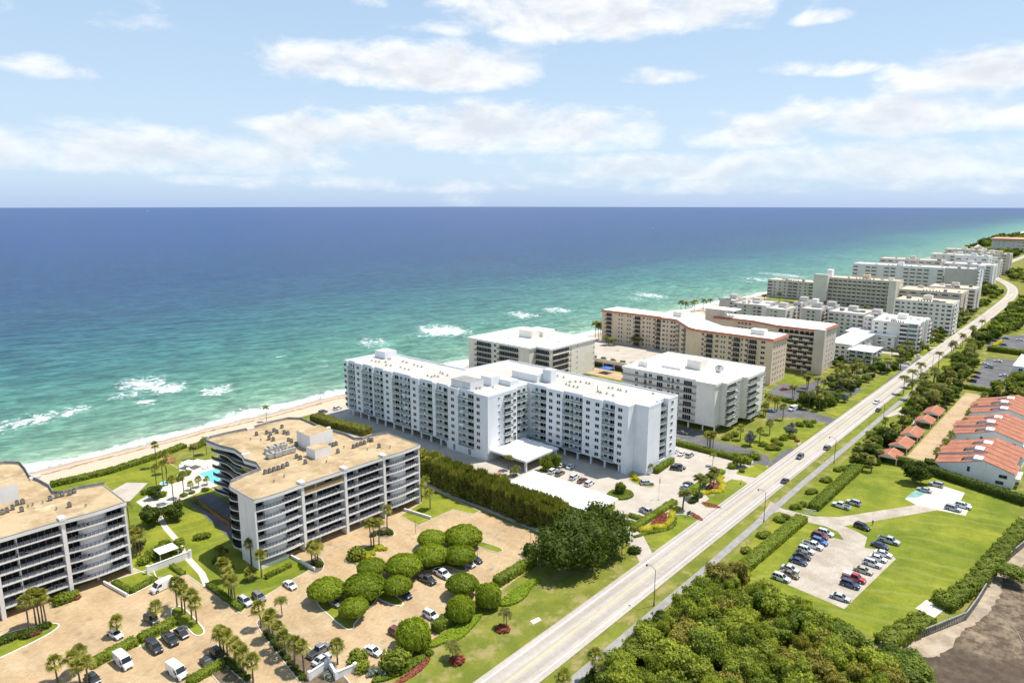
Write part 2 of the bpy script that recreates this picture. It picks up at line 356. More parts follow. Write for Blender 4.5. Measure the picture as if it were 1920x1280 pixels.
def mud_mat():
    m = bpy.data.materials.new('mudflat'); m.use_nodes = True; n = N(m.node_tree)
    g = n.new('ShaderNodeNewGeometry').outputs['Position']
    a = n.noise(n.vmul(g, (1, 1, 0)), .35, 8, .75); b = n.noise(n.vmul(g, (1, 1, 0)), .05, 4, .6)
    c = n.mix(n.smooth(a, .42, .60), (.085, .062, .040), (.20, .150, .098))
    sp_ = n.new('ShaderNodeSeparateXYZ', Vector=g).outputs[0]
    tide = n.smooth(n.m('ADD', n.m('ADD', n.m('MULTIPLY', b, 50.0), n.m('MULTIPLY', a, 30.0)), n.m('MULTIPLY', sp_, -1.0)), -140, -124)
    c = n.mix(n.m('MULTIPLY', tide, .72), c, (.062, .046, .033))
    c = n.mix(n.m('MULTIPLY', n.smooth(n.noise(n.vmul(g, (1, 1, 0)), .16, 6, .7), .52, .66), n.m('SUBTRACT', .75, n.m('MULTIPLY', tide, .6))), c, (.29, .225, .15))
    p = n.new('ShaderNodeBsdfPrincipled', Base__Color=c, Roughness=.85); p.inputs['Specular IOR Level'].default_value = .12
    bm = n.new('ShaderNodeBump', Strength=.3, Distance=.2, Height=a); n.t.links.new(bm.outputs[0], p.inputs['Normal'])
    n.new('ShaderNodeOutputMaterial', Surface=p.outputs[0]); MATS['mudflat'] = m
mud_mat()
surf('lagoon_sand', (.41, .325, .23), (.27, .21, .145), .3, .9, bump=.4, bscale=3)
def pool_mat():
    m = bpy.data.materials.new('pool_water'); m.use_nodes = True; n = N(m.node_tree)
    g = n.new('ShaderNodeNewGeometry').outputs['Position']
    v = n.new('ShaderNodeTexVoronoi', _feature='SMOOTH_F1', Vector=g, Scale=.9)
    c = n.mix(v.outputs['Distance'], (.10, .47, .55), (.16, .56, .62))
    p = n.new('ShaderNodeBsdfPrincipled', Base__Color=c, Roughness=.08)
    n.new('ShaderNodeOutputMaterial', Surface=p.outputs[0]); MATS['pool_water'] = m
pool_mat()
# ------------------------------------------------------------------ mesh helpers
class MB:
    """collects faces for one mesh object"""
    def __init__(s, *mats): s.v = []; s.f = []; s.m = []; s.mats = list(mats)
    def mi(s, mat):
        if mat not in s.mats: s.mats.append(mat)
        return s.mats.index(mat)
    def face(s, pts, mat):
        k = len(s.v); s.v += [tuple(p) for p in pts]; s.f.append(tuple(range(k, k + len(pts)))); s.m.append(s.mi(mat))
    def box(s, x0, x1, y0, y1, z0, z1, mat, top=None):
        k = len(s.v); i = s.mi(mat); t = s.mi(top) if top else i
        s.v += [(x0, y0, z0), (x1, y0, z0), (x1, y1, z0), (x0, y1, z0), (x0, y0, z1), (x1, y0, z1), (x1, y1, z1), (x0, y1, z1)]
        for q, mm in (((3, 2, 1, 0), i), ((4, 5, 6, 7), t), ((0, 1, 5, 4), i), ((1, 2, 6, 5), i), ((2, 3, 7, 6), i), ((3, 0, 4, 7), i)):
            s.f.append(tuple(k + a for a in q)); s.m.append(mm)
        return s
    def prism(s, poly, z0, z1, mat, top=None, bottom=True):
        poly = ccw(poly); k = len(s.v); n = len(poly); i = s.mi(mat); t = s.mi(top) if top else i
        s.v += [(x, y, z0) for x, y in poly] + [(x, y, z1) for x, y in poly]
        s.f.append(tuple(range(k + n, k + 2 * n))); s.m.append(t)
        if bottom: s.f.append(tuple(range(k + n - 1, k - 1, -1))); s.m.append(i)
        for a in range(n):
            b = (a + 1) % n
            s.f.append((k + a, k + b, k + n + b, k + n + a)); s.m.append(i)
        return s
    def ring(s, poly, w, z0, z1, mat):
        """upright band along the inside of a closed outline (parapet, kerb)"""
        poly = ccw(poly); inn = inset(poly, w); n = len(poly); i = s.mi(mat); k = len(s.v)
        for p in (poly, inn):
            s.v += [(x, y, z0) for x, y in p] + [(x, y, z1) for x, y in p]
        for a in range(n):
            b = (a + 1) % n
            s.f += [(k + a, k + b, k + n + b, k + n + a), (k + n + a, k + n + b, k + 3 * n + b, k + 3 * n + a), (k + 2 * n + b, k + 2 * n + a, k + 3 * n + a, k + 3 * n + b)]
            s.m += [i, i, i]
        return s
    def tube(s, p0, p1, r0, r1, mat, n=8, cap=True):
        p0, p1 = np.array(p0, float), np.array(p1, float); d = p1 - p0; L = np.linalg.norm(d) or 1; d /= L
        a = np.cross(d, (0, 0, 1.0)) if abs(d[2]) < .95 else np.cross(d, (1.0, 0, 0)); a /= np.linalg.norm(a); b = np.cross(d, a)
        k = len(s.v); i = s.mi(mat)
        for p, r in ((p0, r0), (p1, r1)):
            for q in range(n):
                t = 2 * pi * q / n; s.v.append(tuple(p + r * (cos(t) * a + sin(t) * b)))
        for q in range(n):
            w = (q + 1) % n; s.f.append((k + q, k + n + q, k + n + w, k + w)); s.m.append(i)
        if cap:
            s.f.append(tuple(range(k + 2 * n - 1, k + n - 1, -1))); s.m.append(i)
            s.f.append(tuple(range(k, k + n))); s.m.append(i)
        return s
    def mesh(s, name, smooth=False):
        me = bpy.data.meshes.new(name); me.from_pydata(s.v, [], s.f)
        for m in s.mats: me.materials.append(MATS[m])
        me.polygons.foreach_set('material_index', s.m)
        if smooth: me.polygons.foreach_set('use_smooth', [True] * len(s.f))
        me.update(); return me
def ccw(p):
    p = [(q[0], q[1]) for q in p]
    a = sum(p[i][0] * p[(i + 1) % len(p)][1] - p[(i + 1) % len(p)][0] * p[i][1] for i in range(len(p)))
    return p if a > 0 else p[::-1]
def inset(p, w):
    n = len(p); out = []
    for i in range(n):
        a, b, c = p[i - 1], p[i], p[(i + 1) % n]
        d1 = (b[0] - a[0], b[1] - a[1]); d2 = (c[0] - b[0], c[1] - b[1])
        l1, l2 = hypot(*d1) or 1, hypot(*d2) or 1
        n1, n2 = (-d1[1] / l1, d1[0] / l1), (-d2[1] / l2, d2[0] / l2)
        k = 1 + n1[0] * n2[0] + n1[1] * n2[1]; k = max(k, .35)
        out.append((b[0] + w * (n1[0] + n2[0]) / k, b[1] + w * (n1[1] + n2[1]) / k))
    return out
def smoothpoly(p, it=2):
    for _ in range(it):
        q = []
        for i in range(len(p)):
            a, b = p[i], p[(i + 1) % len(p)]
            q += [(a[0] * .75 + b[0] * .25, a[1] * .75 + b[1] * .25), (a[0] * .25 + b[0] * .75, a[1] * .25 + b[1] * .75)]
        p = q
    return p
def np_mesh(name, V, Q, mats, mi=None, smooth=False):
    me = bpy.data.meshes.new(name); V = np.asarray(V, np.float32); Q = np.asarray(Q, np.int32); k = Q.shape[1]
    me.vertices.add(len(V)); me.vertices.foreach_set('co', V.ravel())
    me.loops.add(Q.size); me.loops.foreach_set('vertex_index', Q.ravel())
    me.polygons.add(len(Q)); me.polygons.foreach_set('loop_start', np.arange(0, Q.size, k, dtype=np.int32))
    for m in mats: me.materials.append(MATS[m])
    if mi is not None: me.polygons.foreach_set('material_index', np.asarray(mi, np.int32))
    if smooth: me.polygons.foreach_set('use_smooth', np.ones(len(Q), bool))
    me.update(calc_edges=True); return me
def ob(name, me, parent=None, loc=(0, 0, 0), rz=0.0, scale=None, color=None):
    o = bpy.data.objects.new(name, me); COL.objects.link(o)
    o.location = loc; o.rotation_euler = (0, 0, rz)
    if scale is not None: o.scale = scale if hasattr(scale, '__len__') else (scale,) * 3
    if parent: o.parent = parent
    if color: o.color = (*color, 1)
    return o
def tag(o, label, cat, group=None):
    o['label'] = label; o['category'] = cat
    if group: o['group'] = group
    return o
def thing(name, label, cat, loc=(0, 0, 0), rz=0.0, group=None):
    return tag(ob(name, None, None, loc, rz), label, cat, group)
def struct(name, me, parent=None, loc=(0, 0, 0)):
    o = ob(name, me, parent, loc)
    if parent is None: o['kind'] = 'structure'
    return o
RNG = np.random.default_rng(7); random.seed(7)
CACHE = {}
def cached(key, fn):
    if key not in CACHE: CACHE[key] = fn()
    return CACHE[key]

# ------------------------------------------------------------------ foliage
def leaf_quads(P, D, size, rng, flat=.55, aspect=.6):
    """one small folded leaf spray per point: P points, D outward directions"""
    n = len(P)
    D = D + rng.normal(0, flat, (n, 3)); D /= np.linalg.norm(D, axis=1, keepdims=True) + 1e-9
    R = rng.normal(0, 1, (n, 3)); A = np.cross(D, R); A /= np.linalg.norm(A, axis=1, keepdims=True) + 1e-9
    B = np.cross(D, A)
    s = size * rng.uniform(.55, 1.5, (n, 1))
    V = np.stack([P - A * s, P - B * s * aspect + D * s * .18, P + A * s, P + B * s * aspect + D * s * .18], 1).reshape(-1, 3)
    return V, np.arange(4 * n).reshape(n, 4)
def sphere_pts(n, rng):
    d = rng.normal(0, 1, (n, 3)); return d / np.linalg.norm(d, axis=1, keepdims=True)
def uv_sphere(nu=14, nv=8):
    V = []; Q = []
    for j in range(nv + 1):
        t = pi * (j + .02) / (nv + .04)
        for i in range(nu): V.append((sin(t) * cos(2 * pi * i / nu), sin(t) * sin(2 * pi * i / nu), cos(t)))
    for j in range(nv):
        for i in range(nu): Q.append((j * nu + i, (j + 1) * nu + i, (j + 1) * nu + (i + 1) % nu, j * nu + (i + 1) % nu))
    return np.array(V), np.array(Q)
SPH = uv_sphere()
def join_np(parts):
    V, Q, k = [], [], 0
    for v, q in parts: V.append(v); Q.append(np.asarray(q) + k); k += len(v)
    return np.concatenate(V), np.concatenate(Q)
def blob_crown(name, mat, lobes, n, size, seed, core=.66, flat=.55):
    """crown made of lobes (cx,cy,cz,rx,ry,rz): leaf sprays through the outer shell over a leafy core"""
    rng = np.random.default_rng(seed); parts = []
    vol = [l[3] * l[4] * 1.0 for l in lobes]; tot = sum(vol)
    for l, w in zip(lobes, vol):
        c, r = np.array(l[:3]), np.array(l[3:6]); k = max(30, int(n * w / tot))
        d = sphere_pts(k, rng); rad = rng.uniform(.58, 1.16, (k, 1))
        bump = 1 + .13 * np.sin(d[:, :1] * 7 + seed) * np.sin(d[:, 1:2] * 8 + 2 * seed) + .06 * np.sin(d[:, 2:3] * 11)
        parts.append(leaf_quads(c + d * r * rad * bump, d / r * r.mean(), size, rng, flat))
        parts.append((SPH[0] * r * core * (1 + .06 * np.sin(SPH[0][:, :1] * 9)) + c, SPH[1]))
    V, Q = join_np(parts); return np_mesh(name, V, Q, [mat])
def make_topiary_mesh(seed):
    rng = np.random.default_rng(seed); n = 5200
    d = sphere_pts(n, rng); d[:, 2] = np.where(d[:, 2] < -.22, -.22 - (d[:, 2] + .22) * .25, d[:, 2])
    p = d.copy(); p[:, 2] = np.sign(d[:, 2]) * np.abs(d[:, 2]) ** .85
    rr = 1 + .03 * np.sin(4 * np.arctan2(d[:, 1], d[:, 0]) + seed) + .025 * np.sin(7 * d[:, 2] + 5 * d[:, 0] + seed) + .03 * np.sin(13 * d[:, 1] + 9 * d[:, 0])
    p *= (rr * rng.uniform(.93, 1.03, n))[:, None]
    p = p * (1, 1, .44)
    a = leaf_quads(p, d, .062, rng, .38)
    c = SPH[0].copy(); c[:, 2] = np.maximum(c[:, 2], -.3); c = c * (.92, .92, .38)
    V, Q = join_np([a, (c, SPH[1])]); return np_mesh('topiary_crown', V, Q, ['leaf_topiary'])
def hedge_mesh(name, pts, w, h, mat, z0=0.0, dens=9.0, size=.30, closed=False, rough=.12):
    """clipped hedge along a polyline (world metres); returned mesh is relative to pts[0]"""
    o = np.array(pts[0]); rng = np.random.default_rng(int(abs(o[0] * 13 + o[1] * 7)) + 3); parts = []
    n = len(pts)
    for i in range(n - 1):
        a, b = np.array(pts[i]) - o, np.array(pts[i + 1]) - o
        L = hypot(*(b - a)); t = (b - a) / L; s = np.array((-t[1], t[0]))
        areas = np.array([L * w, L * h, L * h, w * h, w * h]); k = (areas * dens).astype(int) + 4
        P, D = [], []
        for f, m in enumerate(k):
            q, r = rng.random(m), rng.random(m)
            if f == 0: x, y, z = q * L, (r - .5) * w, np.full(m, h); dd = (0, 0, 1.)
            elif f in (1, 2): sg = 1 if f == 1 else -1; x, y, z = q * L, np.full(m, sg * w / 2), r * h; dd = (0, sg, .15)
            else: sg = 0 if f == 3 else 1; x, y, z = np.full(m, L * sg), (q - .5) * w, r * h; dd = (2 * sg - 1, 0, .1)
            wob = rough * np.sin(x * 1.3 + o[0]) * np.sin(y * 2.1 + z * 1.7) + rng.normal(0, .05, m)
            dd = np.array(dd)
            x, y, z = x + dd[0] * wob, y + dd[1] * wob, z + dd[2] * wob * 1.2
            P.append(np.stack([a[0] + t[0] * x + s[0] * y, a[1] + t[1] * x + s[1] * y, z], 1))
            wd = np.array((t[0] * dd[0] + s[0] * dd[1], t[1] * dd[0] + s[1] * dd[1], dd[2])); D.append(np.tile(wd, (m, 1)))
        P, D = np.concatenate(P), np.concatenate(D)
        parts.append(leaf_quads(P, D, size, rng, .42))
        m = .10; c = []
        for (x, y, z) in ((-0.0 + m, -w / 2 + m, 0), (L - m, -w / 2 + m, 0), (L - m, w / 2 - m, 0), (m, w / 2 - m, 0), (m, -w / 2 + m, h - m), (L - m, -w / 2 + m, h - m), (L - m, w / 2 - m, h - m), (m, w / 2 - m, h - m)):
            c.append((a[0] + t[0] * x + s[0] * y, a[1] + t[1] * x + s[1] * y, z))
        parts.append((np.array(c), np.array([(4, 5, 6, 7), (0, 1, 5, 4), (1, 2, 6, 5), (2, 3, 7, 6), (3, 0, 4, 7)])))
    V, Q = join_np(parts); return np_mesh(name, V, Q, [mat])
def hedge(pts, w, h, label, mat='leaf_hedge', group=None, name='hedge', px=True, z=0.02, **kw):
    if px: pts = [PX(*p) for p in pts]
    me = hedge_mesh(name, pts, w, h, mat, **kw)
    return tag(ob(name, me, None, (pts[0][0], pts[0][1], z)), label, 'hedge', group)
def bed_mesh(poly, h, mat, dens=9, size=.24):
    """low planted bed filling an outline"""
    poly = ccw(poly); o = np.array(poly[0]); P = np.array(poly) - o; rng = np.random.default_rng(int(abs(o[0] * 7)) + 5)
    lo, hi = P.min(0), P.max(0); n = int(np.prod(hi - lo) * dens) + 20
    q = rng.random((n, 2)) * (hi - lo) + lo; inside = np.zeros(n, bool); j = len(P) - 1
    for i in range(len(P)):
        c = ((P[i, 1] > q[:, 1]) != (P[j, 1] > q[:, 1])) & (q[:, 0] < (P[j, 0] - P[i, 0]) * (q[:, 1] - P[i, 1]) / (P[j, 1] - P[i, 1] + 1e-9) + P[i, 0])
        inside ^= c; j = i
    q = q[inside]; p3 = np.column_stack([q, h + rng.normal(0, .06, len(q))])
    a = leaf_quads(p3, np.tile((0, 0, 1.), (len(q), 1)), size, rng, .6)
    E, ED = [], []
    for i in range(len(P)):
        A, B = P[i], P[(i + 1) % len(P)]; L = hypot(*(B - A)); k = int(L * h * dens * 1.5) + 2; t = rng.random(k)[:, None]
        nrm = np.array(((B - A)[1], -(B - A)[0])) / (L + 1e-9)
        E.append(np.column_stack([A + (B - A) * t + nrm * .05, rng.random(k) * h])); ED.append(np.tile((nrm[0], nrm[1], .3), (k, 1)))
    b = leaf_quads(np.concatenate(E), np.concatenate(ED), size, rng, .6)
    V, Q = join_np([a, b]); m = MB(mat).prism([tuple(x) for x in P], 0, h - .05, mat)
    off = len(V); V = np.concatenate([V, np.array(m.v)])
    me = bpy.data.meshes.new('bed'); me.from_pydata([tuple(x) for x in V], [], [tuple(x) for x in Q] + [tuple(a + off for a in f) for f in m.f])
    me.materials.append(MATS[mat]); me.update(); return me
def bed(poly, h, mat, label, name='flower_bed', cat='flower bed', px=True, z=.02, group=None, smooth=0):
    if px: poly = [PX(*p) for p in poly]
    if smooth: poly = smoothpoly(poly, smooth)
    poly = ccw(poly)
    return tag(ob(name, bed_mesh(poly, h, mat), None, (poly[0][0], poly[0][1], z)), label, cat, group)

def sabal_crown(seed):
    rng = np.random.default_rng(seed); V, Q = [], []
    for i in range(34):
        az = i * 2.399 + rng.uniform(-.3, .3); el = rng.uniform(-.55, 1.25) if i > 6 else rng.uniform(.9, 1.45)
        L = rng.uniform(.75, 1.05); d = np.array((cos(az) * cos(el), sin(az) * cos(el), sin(el)))
        side = np.array((-sin(az), cos(az), 0.)); up = np.cross(d, side); up = -up if up[2] < 0 else up
        c = d * L; k = len(V); V += [tuple(side * .03), tuple(-side * .03), tuple(c - side * .03), tuple(c + side * .03)]; Q.append((k, k + 1, k + 2, k + 3))
        nb = 11
        for b in range(nb):
            t = (b / (nb - 1) - .5) * 3.5; bl = rng.uniform(.85, 1.15) * (1.0 - .18 * abs(t) / 1.75)
            dir_ = d * cos(t) + side * sin(t); sd = -d * sin(t) + side * cos(t)
            drop = np.array((0, 0, -.30 - .25 * (el < .1))) * bl
            mid = c + dir_ * bl * .55 + up * .05; tip = c + dir_ * bl + drop; k = len(V)
            V += [tuple(c), tuple(mid - sd * .085), tuple(tip), tuple(mid + sd * .085)]; Q.append((k, k + 1, k + 2, k + 3))
    return np_mesh('palm_crown', V, Q, ['leaf_palm'])
def feather_crown(seed, n=20, L=2.7, mat='leaf_coco', stiff=.0):
    rng = np.random.default_rng(seed); V, Q = [], []
    for i in range(n):
        az = i * 2.399 + rng.uniform(-.2, .2); e0 = rng.uniform(.05, 1.2) if i > 3 else 1.3; LL = L * rng.uniform(.85, 1.1)
        side = np.array((-sin(az), cos(az), 0.)); p = np.zeros(3); seg = 9; e = e0 + .25
        for s in range(seg):
            d = np.array((cos(az) * cos(e), sin(az) * cos(e), sin(e))); q = p + d * LL / seg
            w = .62 * sin(pi * (s + 1.2) / (seg + 1.6)) + .06
            for sg in (-1, 1):
                for h in (0., .5):
                    a = p + (q - p) * h; b = p + (q - p) * (h + .40)
                    tip = (a + b) / 2 + d * .18 + side * sg * w + np.array((0, 0, -.28 * w - .06)); k = len(V)
                    V += [tuple(a), tuple(b), tuple(tip + d * .05), tuple(tip - d * .05)]; Q.append((k, k + 1, k + 2, k + 3))
            p = q; e -= (.24 - stiff) + .05 * s / seg
    return np_mesh('palm_crown', V, Q, [mat])
def palm_trunk(lean=0.0, flare=1.35):
    m = MB('palm_trunk'); prev = None
    for k in range(5):
        z0, z1 = k / 5, (k + 1) / 5; f = lambda z: (lean * z * z, 0, z)
        r = lambda z: .17 * (flare - (flare - 1) * min(1, z * 3)) * (1.06 if z > .9 else 1.0)
        m.tube(f(z0), f(z1), r(z0), r(z1), 'palm_trunk', 7, cap=(k == 4))
    return m.mesh('palm_trunk')
PALM_T = [palm_trunk(0), palm_trunk(.35), palm_trunk(-.3)]
SABAL = [sabal_crown(s) for s in (1, 2, 3, 4)]
COCO = [feather_crown(s) for s in (11, 12, 13)]
DATE = [feather_crown(s, 44, 2.2, 'leaf_coco', .06) for s in (21, 22)]
SILV = [feather_crown(31, 30, 1.6, 'leaf_silver', .1)]
BUSHY = [feather_crown(s, 26, 1.9, 'leaf_coco', .0) for s in (41, 42)]
def palm(x, y, h, label, group=None, kind='sabal', name=None, s=1.0, z=0.02):
    crowns = {'sabal': SABAL, 'coco': COCO, 'date': DATE, 'silver': SILV, 'bushy': BUSHY}[kind]
    t = thing(name or {'sabal': 'sabal_palm', 'coco': 'coconut_palm', 'date': 'date_palm', 'silver': 'silver_palm', 'bushy': 'low_palm'}[kind], label, 'palm tree', (x, y, z), random.uniform(0, 6.28), group)
    tr = random.choice(PALM_T[1:] if kind == 'coco' else PALM_T[:1] * 3 + PALM_T[1:]); lean = {0: 0, 1: .35, 2: -.3}[PALM_T.index(tr)]
    k = 1.25 if kind == 'date' else (.85 if kind == 'coco' else 1.0)
    ob('trunk', tr, t, (0, 0, 0), 0, (k * s, k * s, h))
    ob('crown', random.choice(crowns), t, (lean * k * s, 0, h - .05), random.uniform(0, 6.28), s * random.uniform(1.05, 1.25))
    return t
def palms(pxs, h, label, group, kind='sabal', s=1.0, var=.14):
    for p in pxs:
        x, y = PX(*p); palm(x, y, h * random.uniform(1 - var, 1 + var), label, group, kind, s=s)
def lobes(seed, r, h, n=7, flat=.80):
    rng = np.random.default_rng(seed); L = [(0, 0, h * .50, r * .70, r * .70, h * .34)]
    for i in range(n):
        a = 2 * pi * i / n + rng.uniform(-.3, .3); q = r * rng.uniform(.30, .78); z = h * rng.uniform(.45, .92) * (1.05 - .3 * q / r); rr = r * rng.uniform(.24, .46)
        L.append((q * cos(a), q * sin(a), z, rr, rr, rr * flat))
    return L
TREE = {}
def tree_meshes():
    for k, (mat, r, h, n, size, cnt) in {'wood': ('leaf_wood', 3.9, 6.6, 13, .27, 4600), 'wood2': ('leaf_wood2', 3.7, 6.3, 12, .27, 4400), 'wood3': ('leaf_wood3', 3.4, 6.4, 11, .26, 3000), 'ficus': ('leaf_ficus', 9.0, 12.5, 26, .42, 11000),
                                         'round': ('leaf_ficus', 3.0, 5.2, 8, .30, 2600), 'bright': ('leaf_shore', 2.6, 4.4, 7, .28, 2200), 'silver': ('leaf_silver', 2.4, 4.6, 8, .26, 1500)}.items():
        TREE[k] = [blob_crown('crown', mat, lobes(100 + i * 7 + len(k), r, h, n), cnt, size, i + 1) for i in range(3)]
    TREE['bush'] = [blob_crown('foliage', 'leaf_hedge', [(0, 0, .45, 1, 1, .62), (.45, .3, .5, .6, .6, .5), (-.4, -.35, .45, .6, .6, .5)], 700, .17, i) for i in range(3)]
    TREE['bushd'] = [blob_crown('foliage', 'leaf_ficus', [(0, 0, .45, 1, 1, .62), (.45, .3, .5, .6, .6, .5), (-.4, -.35, .45, .6, .6, .5)], 700, .17, i) for i in range(3)]
    TREE['bushr'] = [blob_crown('foliage', 'leaf_red', [(0, 0, .4, 1, 1, .5)], 500, .17, i) for i in range(2)]
    TREE['bushy'] = [blob_crown('foliage', 'leaf_yellow', [(0, 0, .4, 1, 1, .5)], 500, .17, i) for i in range(2)]
    TREE['sandy'] = [blob_crown('foliage', 'leaf_wood', [(0, 0, .5, 1, 1, .6), (.4, -.3, .6, .6, .6, .5)], 800, .17, i) for i in range(2)]
    TREE['bushs'] = [blob_crown('foliage', 'leaf_silver', [(0, 0, .4, 1, 1, .55)], 420, .2, i) for i in range(2)]
    # feathery clipped pine: leafy column with loose upright sprays on top
    out = []
    for i in range(3):
        rng = np.random.default_rng(60 + i); n = 2600
        z = rng.uniform(.0, 1, n); a = rng.uniform(0, 2 * pi, n); rr = (1.9 - .35 * z) * np.sqrt(rng.uniform(.45, 1.0, n)) * (1 + .12 * np.sin(a * 3 + z * 9))
        P = np.stack([rr * np.cos(a), rr * np.sin(a), .5 + z * 7.0 + rng.normal(0, .2, n)], 1); D = np.stack([np.cos(a), np.sin(a), .3 + 0 * a], 1)
        A = leaf_quads(P, D, .30, rng, .5)
        m = 620; a = rng.uniform(0, 2 * pi, m); r2 = 1.7 * np.sqrt(rng.random(m)); B0 = np.stack([r2 * np.cos(a), r2 * np.sin(a), 7.1 + rng.normal(0, .25, m)], 1)
        hgt = rng.uniform(.5, 1.9, m); w = rng.uniform(.06, .13, m); lx = rng.normal(0, .22, (m, 2)); an = rng.uniform(0, pi, m)
        sx, sy = w * np.cos(an), w * np.sin(an)
        V = np.stack([B0 + np.stack([sx, sy, 0 * w], 1), B0 - np.stack([sx, sy, 0 * w], 1), B0 + np.stack([lx[:, 0] - sx * .4, lx[:, 1] - sy * .4, hgt], 1), B0 + np.stack([lx[:, 0] + sx * .4, lx[:, 1] + sy * .4, hgt], 1)], 1).reshape(-1, 3)
        C = SPH[0] * (1.35, 1.35, 3.4) + (0, 0, 3.9)
        V_, Q_ = join_np([A, (V, np.arange(4 * m).reshape(m, 4)), (C, SPH[1])]); out.append(np_mesh('crown', V_, Q_, ['leaf_pine']))
    TREE['pine'] = out
    m = MB('trunk'); m.tube((0, 0, 0), (.05, 0, .55), .16, .12, 'trunk', 7)
    for k in range(4):
        a = k * 1.6 + .4; m.tube((.05, 0, .5), (.30 * cos(a), .30 * sin(a), .95), .08, .04, 'trunk', 5)
    TREE['trunk'] = m.mesh('trunk')
tree_meshes()
def tree(x, y, kind, label, group=None, s=1.0, name='tree', sz=None, z=.02, trunk=True):
    t = thing(name, label, 'tree', (x, y, z), random.uniform(0, 6.28), group)
    ob('crown', random.choice(TREE[kind]), t, (0, 0, 0), 0, (s, s, sz or s))
    if trunk:
        h = {'ficus': 8, 'pine': 3}.get(kind, 3.4); ob('trunk', TREE['trunk'], t, (0, 0, 0), 0, (h * .5 * s, h * .5 * s, h * (sz or s)))
    return t
def bush(x, y, s, label, group=None, kind='bush', name='shrub', sz=None, z=.02):
    return tag(ob(name, random.choice(TREE[kind]), None, (x, y, z), random.uniform(0, 6.28), (s, s, (sz or s))), label, 'shrub', group)
def bushes(pxs, s, label, group, kind='bush', var=.2, sz=None, name='shrub'):
    for p in pxs:
        x, y = PX(*p[:2]); q = (p[2] if len(p) > 2 else s) * random.uniform(1 - var, 1 + var); bush(x, y, q, label, group, kind, name, sz)

FARC = [[blob_crown('c', mt, lobes(300 + i, 3.2, 6.0, 7), 420, .55, i) for i in range(2)] for mt in ('leaf_ficus', 'leaf_wood2', 'leaf_wood')]
def belt(poly, step, name, label, smin, smax, kinds=(0, 0, 1, 2)):
    """far planting that reads as one mass: many crowns and trunks in one mesh"""
    V, Q, M, k = [], [], [], 0
    src = {}
    for q in scatter(poly, step, .42):
        g = random.choice(kinds); me = random.choice(FARC[g])
        if me.name not in src:
            v = np.zeros(len(me.vertices) * 3); me.vertices.foreach_get('co', v); f = np.zeros(len(me.loops), int); me.loops.foreach_get('vertex_index', f); src[me.name] = (v.reshape(-1, 3), f.reshape(-1, 4))
        v, f = src[me.name]; s = random.uniform(smin, smax); a = random.uniform(0, 6.28); c, d = cos(a), sin(a)
        V.append(np.stack([(v[:, 0] * c - v[:, 1] * d) * s + q[0], (v[:, 0] * d + v[:, 1] * c) * s + q[1], v[:, 2] * s * random.uniform(.8, 1.1)], 1)); Q.append(f + k); M.append(np.full(len(f), g)); k += len(v)
    o = ob(name, np_mesh(name, np.concatenate(V), np.concatenate(Q), ['leaf_ficus', 'leaf_wood2', 'leaf_wood'], np.concatenate(M)))
    o['kind'] = 'stuff'; o['label'] = label; o['category'] = 'trees'; return o
def inside(p, poly):
    c = False; j = len(poly) - 1
    for i in range(len(poly)):
        if (poly[i][1] > p[1]) != (poly[j][1] > p[1]) and p[0] < (poly[j][0] - poly[i][0]) * (p[1] - poly[i][1]) / (poly[j][1] - poly[i][1]) + poly[i][0]: c = not c
        j = i
    return c
def scatter(poly, step, jit=.35):
    xs = [p[0] for p in poly]; ys = [p[1] for p in poly]; out = []; y = min(ys); r = 0
    while y < max(ys):
        x = min(xs) + (r % 2) * step / 2
        while x < max(xs):
            q = (x + random.uniform(-jit, jit) * step, y + random.uniform(-jit, jit) * step)
            if inside(q, poly): out.append(q)
            x += step
        y += step * .87; r += 1
    return out
# ------------------------------------------------------------------ setting
def Z4(off, sc):
    """convert picks made in an enlarged crop to photo pixels"""
    return lambda pts: [(off[0] + x / sc, off[1] + y / sc) for x, y in pts]
CU = np.array([-30000, -200, 62, 116, 204, 283, 411, 466, 600, 700, 770, 830, 1000, 1130, 1300, 1523, 1780, 2104, 3195, 6000, 30000.])
CV = np.array([298, 298, 298, 300, 302, 298, 303, 305, 306, 306, 303, 275, 260, 242, 250, 270, 270, 285, 302, 320, 320.])
def coast(u): return np.interp(u, CU, CV)
LAY = [0]
def sheet(name, poly, z, mat, px=False, smooth=0, parent=None, thick=0.0):
    LAY[0] += 1; z += LAY[0] * .0003        # every sheet lies on its own level
    if px: poly = [PX(*p) for p in poly]
    if smooth: poly = smoothpoly(poly, smooth)
    m = MB(mat)
    if thick: m.prism(poly, z - thick, z, mat, bottom=False)
    else: m.face([(x, y, z) for x, y in ccw(poly)], mat)
    return struct(name, m.mesh(name), parent)
def lawn(poly, px=False, smooth=0, kerb=None, z=.10, mat='grass', name='lawn'):
    """raised lawn; with kerb a pale concrete edging runs round it"""
    if px: poly = [PX(*p) for p in poly]
    if smooth: poly = smoothpoly(poly, smooth)
    o = sheet(name, poly, z, mat, thick=z)
    if kerb:
        p = inset(ccw(poly), -.22); m = MB(kerb).ring(p, .215, 0.0, z + .05, kerb)
        ob('kerb', m.mesh('kerb'), o)
    return o
# land
cu = [-400, 0, 62, 116, 204, 283, 411, 466, 600, 700, 770, 830, 1000, 1130, 1300, 1523, 1780, 2104, 3195, 6000]
land = [(u, float(coast(u)) - (19 if u < 650 else 9)) for u in cu] + [(6000, -900), (420, -400), (335, -60), (300, -2), (275, 7), (252, 11), (239, 12.3), (214, 16.6), (187, 18.8), (163, 27), (150, 24), (110, 14), (-400, 14)]
struct('ground', MB('rough_grass').prism(land, -3, 0, 'rough_grass').mesh('ground'))
